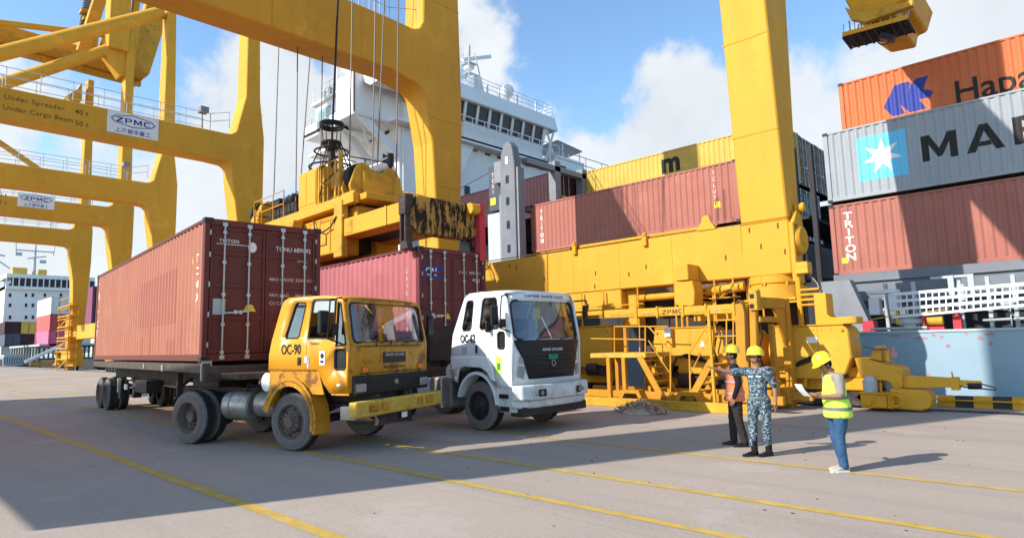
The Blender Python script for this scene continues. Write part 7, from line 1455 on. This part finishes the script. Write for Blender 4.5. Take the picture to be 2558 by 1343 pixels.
def head(parent, c, pitch, yaw, hair=True):
    """face on a head centred at c, looking along local +x"""
    e = link(bpy.data.objects.new('head', None), parent); e.location = c; e.rotation_euler = (0, pitch, yaw); e.empty_display_size = .1
    b = MB().sphere((0, 0, .02), .092, 18, 14, (1.06, .83, 1.12))
    for v in b.v:                                                     # narrow the jaw, flatten the face
        if v.z < 0: k = min(1, -v.z/.09); v.y *= 1-.28*k; v.x = v.x*(1-.12*k)+.012*k
        if v.x > .07 and v.z > -.05: v.x = .07+(v.x-.07)*.6
    b.prism([(.083, -.014, -.016), (.083, .014, -.016), (.078, .008, .03), (.078, -.008, .03)], (.003, 0, 0)); b.add([(.086, -.014, -.018), (.086, .014, -.018), (.108, 0, -.014), (.082, 0, .03)], [(0, 1, 2), (1, 3, 2), (3, 0, 2)])
    for s in (-1, 1): b.sphere((-.005, s*.078, .0), .026, 8, 6, (.7, .35, 1.15))
    b.tube((.0, 0, -.05), (-.02, 0, -.13), .05, 12)
    o = obj('face', b, 'skin', e, smooth=70)
    f = MB()
    for s in (-1, 1): f.sphere((.078, s*.03, .022), .010, 8, 6, (.6, 1.3, .7)); f.bar((.081, s*.018, .042), (.076, s*.046, .044), .006, .007)
    f.bar((.084, -.02, -.042), (.084, .02, -.042), .005, .006)
    obj('eyes_and_mouth', f, 'hair', e)
    h = MB().sphere((-.012, 0, .028), .094, 16, 12, (1.03, .88, 1.1))
    h.v = [v if v.x < .045 or v.z > .07 else V((.045, v.y*.9, v.z)) for v in h.v]; h2 = MB()
    h2.v = h.v; h2.f = [f_ for f_ in h.f if sum(h.v[i].z for i in f_)/len(f_) > -.035 and sum(h.v[i].x for i in f_)/len(f_) < .05]
    obj('hair', h2, 'hair', e, smooth=70)
    return e
def shoe(parent, ankle, yaw, mat='boot', ln=.26, h=.08, sole=None, high=0):
    b = MB(); pts = [(-.075, 0), (-.08, h*.9), (-.02, h), (.04, h*.95), (.11, h*.62), (.165, h*.45), (.18, h*.2), (.18, 0)]
    secs = ((-.028, .80), (-.042, .5), (0, 1), (.042, .5))
    ys = [(-.046, .62), (-.036, .92), (0, 1.0), (.036, .92), (.046, .62)]; vs = []
    for y, k in ys: vs += [(x*(1 if k > .7 else .93), y*(1.0 if x > .02 else .8), z*k) for x, z in pts]
    n = len(pts); fs = [(j*n+i, (j+1)*n+i, (j+1)*n+i+1, j*n+i+1) for j in range(4) for i in range(n-1)]+[tuple(range(n)), tuple(range(5*n-1, 4*n-1, -1))]+[(j*n+n-1, (j+1)*n+n-1, (j+1)*n, j*n) for j in range(4)]
    b.add(vs, fs)
    if high: b.tube((-.025, 0, h*.6), (-.02, 0, high), .052, 12, .056)
    o = obj('shoe', b, mat, parent, smooth=50); o.location = (ankle[0], ankle[1], .004); o.rotation_euler = (0, 0, yaw)
    if sole: obj('sole', MB().prism([(x, y, 0) for x, y in ((-.082, -.036), (-.086, .036), (.0, .042), (.12, .052), (.185, .03), (.185, -.03), (.12, -.052), (0, -.042))], (0, 0, .022)), sole, o)
    return o
def person(name_label, loc, rz, pose, top, bottoms, sleeves, k=.93, vest=None, shoes=('boot', None, .0), hat=True, cat='person'):
    t = thing('person', name_label, cat, loc, rz); t.scale = (k, k, k)
    g = pose
    pel, wa, ch, nk = V(g['pelvis']), V(g['waist']), V(g['chest']), V(g['neck'])
    def q(n): return V(g[n])
    # one continuous body
    hb = q('head'); bt = g.get('belly', .0); bd = MB()
    blob(bd, [(pel, (.10, .13)), (wa, (.095+bt, .125)), (ch, (.105, .145)), (nk, .055), (hb-V((0, 0, .03)), .05)])
    for sd in ('r', 'l'):
        blob(bd, [(ch+V((0, 0, .05)), .07), (q(sd+'sh'), .055), (q(sd+'sh').lerp(q(sd+'el'), .5), .047), (q(sd+'el'), .040), (q(sd+'el').lerp(q(sd+'wr'), .3), .040), (q(sd+'wr'), .026)])
        blob(bd, [(pel, .09), (q(sd+'hip'), .085), (q(sd+'kn'), .052), (q(sd+'kn').lerp(q(sd+'an'), .35), .052), (q(sd+'an'), .036)])
    cloth('body', bd, 'skin', t)
    sb_ = MB(); blob(sb_, [(pel-V((0, 0, .08)), (.124+bt, .158)), (wa, (.116+bt, .146)), (ch, (.124, .164)), (ch.lerp(nk, .55), (.100, .13)), (nk-V((0, 0, .03)), .064)], cap=.3)
    for sd in ('r', 'l'):
        a, e, w = q(sd+'sh'), q(sd+'el'), q(sd+'wr'); blob(sb_, [(ch+V((0, 0, .03)), .10), (a, .078)])
        if sleeves == 'long': blob(sb_, [(a, .074), (a.lerp(e, .5), .066), (e, .056), (w.lerp(e, .06), .040)])
        else: blob(sb_, [(a, .076), (a.lerp(e, .4), .070), (a.lerp(e, .85), .062)])
    cloth('shirt', sb_, top, t, wrinkle=.012)
    tb = MB(); blob(tb, [(pel+V((0, 0, .05)), (.118+bt*.6, .150)), (pel-V((0, 0, .03)), (.128, .165))])
    for sd in ('r', 'l'):
        h_, kn, an = q(sd+'hip'), q(sd+'kn'), q(sd+'an'); lo = an+V((0, 0, .01 if not shoes[2] else shoes[2]*.45))
        blob(tb, [(h_+V((0, 0, .02)), (.112, .098)), (h_.lerp(kn, .5), (.095, .086)), (kn, .073), (kn.lerp(lo, .45), .070), (lo, .064)])
    cloth('trousers', tb, bottoms, t, wrinkle=.016)
    if vest:
        vb = MB(); blob(vb, [(pel-V((0, 0, .11)), (.168+bt, .205)), (pel, (.160+bt, .198)), (wa, (.142+bt, .176)), (ch, (.148, .178)), (ch.lerp(nk, .5), (.125, .135)), (nk-V((0, 0, .045)), .085)], cap=.22)
        for sd in ('r', 'l'): blob(vb, [(ch+V((0, 0, .04)), .11), (ch.lerp(q(sd+'sh'), .62)+V((0, 0, .03)), .072)])
        cloth('safety_vest', vb, vest[0], t, wrinkle=.012)
        for z, rr in vest[2]:
            c = pel+(wa-pel)*((z-pel.z)/(wa.z-pel.z)); b = MB(); n = 24; R1, R2 = .148+bt+rr, .184+rr
            vs = [(c.x+R1*math.cos(6.283*i/n), c.y+R2*math.sin(6.283*i/n), z+dz_) for dz_ in (-.022, .022) for i in range(n)]
            b.add(vs, [(i, (i+1) % n, n+(i+1) % n, n+i) for i in range(n)]); obj('reflective_band', b, vest[1], t, smooth=60)
    hd = head(t, q('head'), g.get('hp', 0), g.get('hy', 0))
    if hat: 
        R = Matrix.Rotation(g.get('hy', 0), 3, 'Z') @ Matrix.Rotation(g.get('hp', 0), 3, 'Y'); helmet(t, q('head')+R @ V((-.008, 0, .070)), g.get('hp', 0)-.12, g.get('hy', 0))
    for s, sg in (('r', -1), ('l', 1)):
        d = (q(s+'wr')-q(s+'el')).normalized(); hand(t, q(s+'wr'), g.get(s+'hd', d), g.get(s+'hn', V((0, -sg, 0))), 1, g.get(s+'curl', .5), .95, g.get(s+'point', False))
        shoe(t, q(s+'an')+V((.02, 0, 0)), g.get(s+'fy', sg*.15), shoes[0], sole=shoes[1], high=shoes[2])
    return t
base = dict(pelvis=(0, 0, .90), waist=(.0, 0, 1.06), chest=(-.005, 0, 1.27), neck=(.0, 0, 1.44), head=(.02, 0, 1.56), rsh=(0, -.185, 1.375), lsh=(0, .185, 1.375), rel=(-.03, -.235, 1.10), lel=(-.03, .235, 1.10), rwr=(.03, -.24, .86), lwr=(.03, .24, .86),
            rhip=(0, -.095, .86), lhip=(0, .095, .86), rkn=(.02, -.105, .48), lkn=(.02, .105, .48), ran=(-.02, -.11, .08), lan=(-.02, .11, .08))
# man in the lime vest reading a paper
p = dict(base); p.update(waist=(.03, 0, 1.06), chest=(.02, 0, 1.27), neck=(.06, 0, 1.43), head=(.125, 0, 1.53), hp=.62, belly=.03, rsh=(.03, -.18, 1.36), lsh=(.03, .18, 1.36), rel=(.04, -.22, 1.10), lel=(.04, .22, 1.10), rwr=(.29, -.10, 1.10), lwr=(.29, .12, 1.09), rhd=(1, .3, .0), lhd=(1, -.3, .05), rhn=(0, .6, .8), lhn=(0, -.6, .8),
         rkn=(.03, -.08, .48), lkn=(.05, .09, .48), ran=(-.06, -.07, .08), lan=(.02, .09, .08), rcurl=.7, lcurl=.7)
P3 = person('man in a lime safety vest, yellow helmet and jeans reading a white paper', (-2.75, 9.19, 0), math.atan2(-.70, -.71)-.05, p, 'beige', 'jeans', 'short', .905, ('hivis', 'tape', ((.905, .022), (1.07, .012))), ('shoe', 'whitepaint', 0))
pa = MB(); rows = 8; vs = []; 
for i in range(rows+1):
    a = i/rows; x = .42+.12*a+.03*math.sin(a*3); z = 1.08+.23*a-.05*a*a
    vs += [(x, -.14, z), (x, .12, z+.01)]
pa.add(vs, [(2*i, 2*i+1, 2*i+3, 2*i+2) for i in range(rows)])
PP = obj('paper_sheet', pa, 'paper', None, smooth=60); PP.location = (-2.75, 9.19, 0); PP.rotation_euler = (0, 0, math.atan2(-.70, -.71)-.05); PP.scale = (.905,)*3; tag(PP, 'white sheet of paper held up by the man in the lime vest', 'paper')
wt = MB(); wt.box(-.19, -.11, -.21, -.14, .98, 1.08); obj('radio_pouch', wt, 'black', P3, bevel=.01)
# navy man pointing
cy_ = math.radians(-88); Lf = V((-.726, -.687, 0)); Rm = Matrix.Rotation(-cy_, 3, 'Z'); ld = Rm @ Lf
p = dict(base); sh = V((0, -.19, 1.36)); p.update(rsh=sh, rel=sh+ld*.27+V((0, 0, -.01)), rwr=sh+ld*.50+V((0, 0, .06)), rhd=(ld+V((0, 0, .25))), rhn=V((0, 0, -1)), rcurl=.15, rpoint=True, lel=(-.06, .25, 1.10), lwr=(-.04, .26, .85), hy=math.atan2(ld.y, ld.x)*.42, hp=.02, lan=(-.02, .09, .08), ran=(.10, -.10, .08), rkn=(.06, -.10, .48), rfy=-.7, lfy=-.55)
P2 = person('man in blue grey camouflage and black boots pointing to the left', (-4.01, 9.67, 0), cy_, p, 'camo', 'camo', 'short', .93, None, ('boot', 'black', .24))
b = MB(); sl_ = V(p['lsh']).lerp(V(p['lel']), .45); b.tube(sl_+V((.03, .055, 0)), sl_+V((.035, .07, 0)), .028, 10); obj('sleeve_badge', b, 'redpaint', P2); b = MB(); b.box(.118, .126, -.10, -.02, 1.27, 1.295); b.box(.118, .126, .03, .11, 1.27, 1.295); obj('name_tape', b, 'lightgrey', P2)
b = MB(); b.lathe([(.13, -.02), (.136, 0), (.13, .02)], (0, 0, .935), (0, 0, 1), 20); 
for v in b.v: v.y *= 1.28
obj('belt', b, 'tape', P2, smooth=50)
# man in the orange vest
p = dict(base); p.update(hy=.1, hp=.05, rel=(-.02, -.24, 1.10), rwr=(.10, -.22, .88), lel=(-.05, .24, 1.10), lwr=(.05, .235, .84), rkn=(.06, -.10, .48), ran=(.06, -.10, .08), lan=(-.10, .14, .08), lkn=(-.02, .13, .48))
P1 = person('man in an orange safety vest, black sleeves and dark trousers facing left', (-4.68, 10.33, 0), math.radians(-150), p, 'blackcloth', 'darkpants', 'long', .945, ('hivisor', 'tapeor', ((.92, .022), (1.12, .010))), ('boot', 'black', 0))
# driver in the yellow cab
p = dict(base); dz_ = -.42
for n_k in ('pelvis', 'waist', 'chest', 'neck', 'head', 'rsh', 'lsh', 'rhip', 'lhip'): v = V(p[n_k]); p[n_k] = (v.x, v.y, v.z+dz_)
p.update(rkn=(.42, -.12, .50), lkn=(.42, .12, .50), ran=(.50, -.12, .08), lan=(.50, .12, .08), rel=(.15, -.26, .74), lel=(.15, .26, .74), rwr=(.40, -.2, .86), lwr=(.40, .2, .86), hp=0)
Rz = Matrix.Rotation(.30, 3, 'Z'); dl = Rz @ V((.02, -.62, 0))
DR = person('driver in a dark shirt sitting behind the open window of the yellow cab', (-10.80+dl.x, 6.57+dl.y, 1.12), .30, p, 'darkpants', 'darkpants', 'short', .92, None, ('boot', None, 0), hat=False)

# ------------------------------------------------------------------ meshes made of separate pieces become one object per piece
KEEP = {'lettering', 'railing', 'ground', 'water', 'netting_heap', 'eyes_and_mouth', 'emblem', 'frame', 'side_panel'}
def split_pieces(o):
    me = o.data; n = len(me.vertices)
    if me.users > 1 or n < 8 or n > 6000 or any(m.type in ('REMESH', 'SOLIDIFY') for m in o.modifiers): return
    par = list(range(n))
    def find(a):
        while par[a] != a: par[a] = par[par[a]]; a = par[a]
        return a
    for e in me.edges:
        a, b = find(e.vertices[0]), find(e.vertices[1])
        if a != b: par[a] = b
    isl = {}
    for i in range(n): isl.setdefault(find(i), []).append(i)
    if len(isl) < 2 or len(isl) > 90: return
    boxes = []
    for k, vs in isl.items():
        c = [me.vertices[i].co for i in vs]; lo = V([min(p[a] for p in c) for a in range(3)]); hi = V([max(p[a] for p in c) for a in range(3)]); boxes.append((k, lo, hi, (hi-lo).length))
    g = list(range(len(boxes)))
    def gf(a):
        while g[a] != a: g[a] = g[g[a]]; a = g[a]
        return a
    for i in range(len(boxes)):
        for j in range(i):
            gap = V([max(0, boxes[i][1][a]-boxes[j][2][a], boxes[j][1][a]-boxes[i][2][a]) for a in range(3)]).length
            if gap < .16*max(boxes[i][3], boxes[j][3]):
                a, b = gf(i), gf(j)
                if a != b: g[a] = b
    roots = {}
    for i, bx in enumerate(boxes): roots.setdefault(gf(i), set()).add(bx[0])
    if len(roots) < 2 or len(roots) > 40: return
    first = True; base = o.name.split('.')[0]
    for ks in roots.values():
        keep = {i for k in ks for i in isl[k]}; bm = bmesh.new(); bm.from_mesh(me); bm.verts.ensure_lookup_table()
        bmesh.ops.delete(bm, geom=[v for v in bm.verts if v.index not in keep], context='VERTS')
        nm = bpy.data.meshes.new(base); bm.to_mesh(nm); bm.free()
        for m in me.materials: nm.materials.append(m)
        if first: mine = nm; first = False
        else:
            c = o.copy(); c.name = base; c.data = nm; COL.objects.link(c)
    o.data = mine
for o in [o for o in SC.objects if o.type == 'MESH' and o.name.split('.')[0] not in KEEP and (o.parent is not None)]: split_pieces(o)
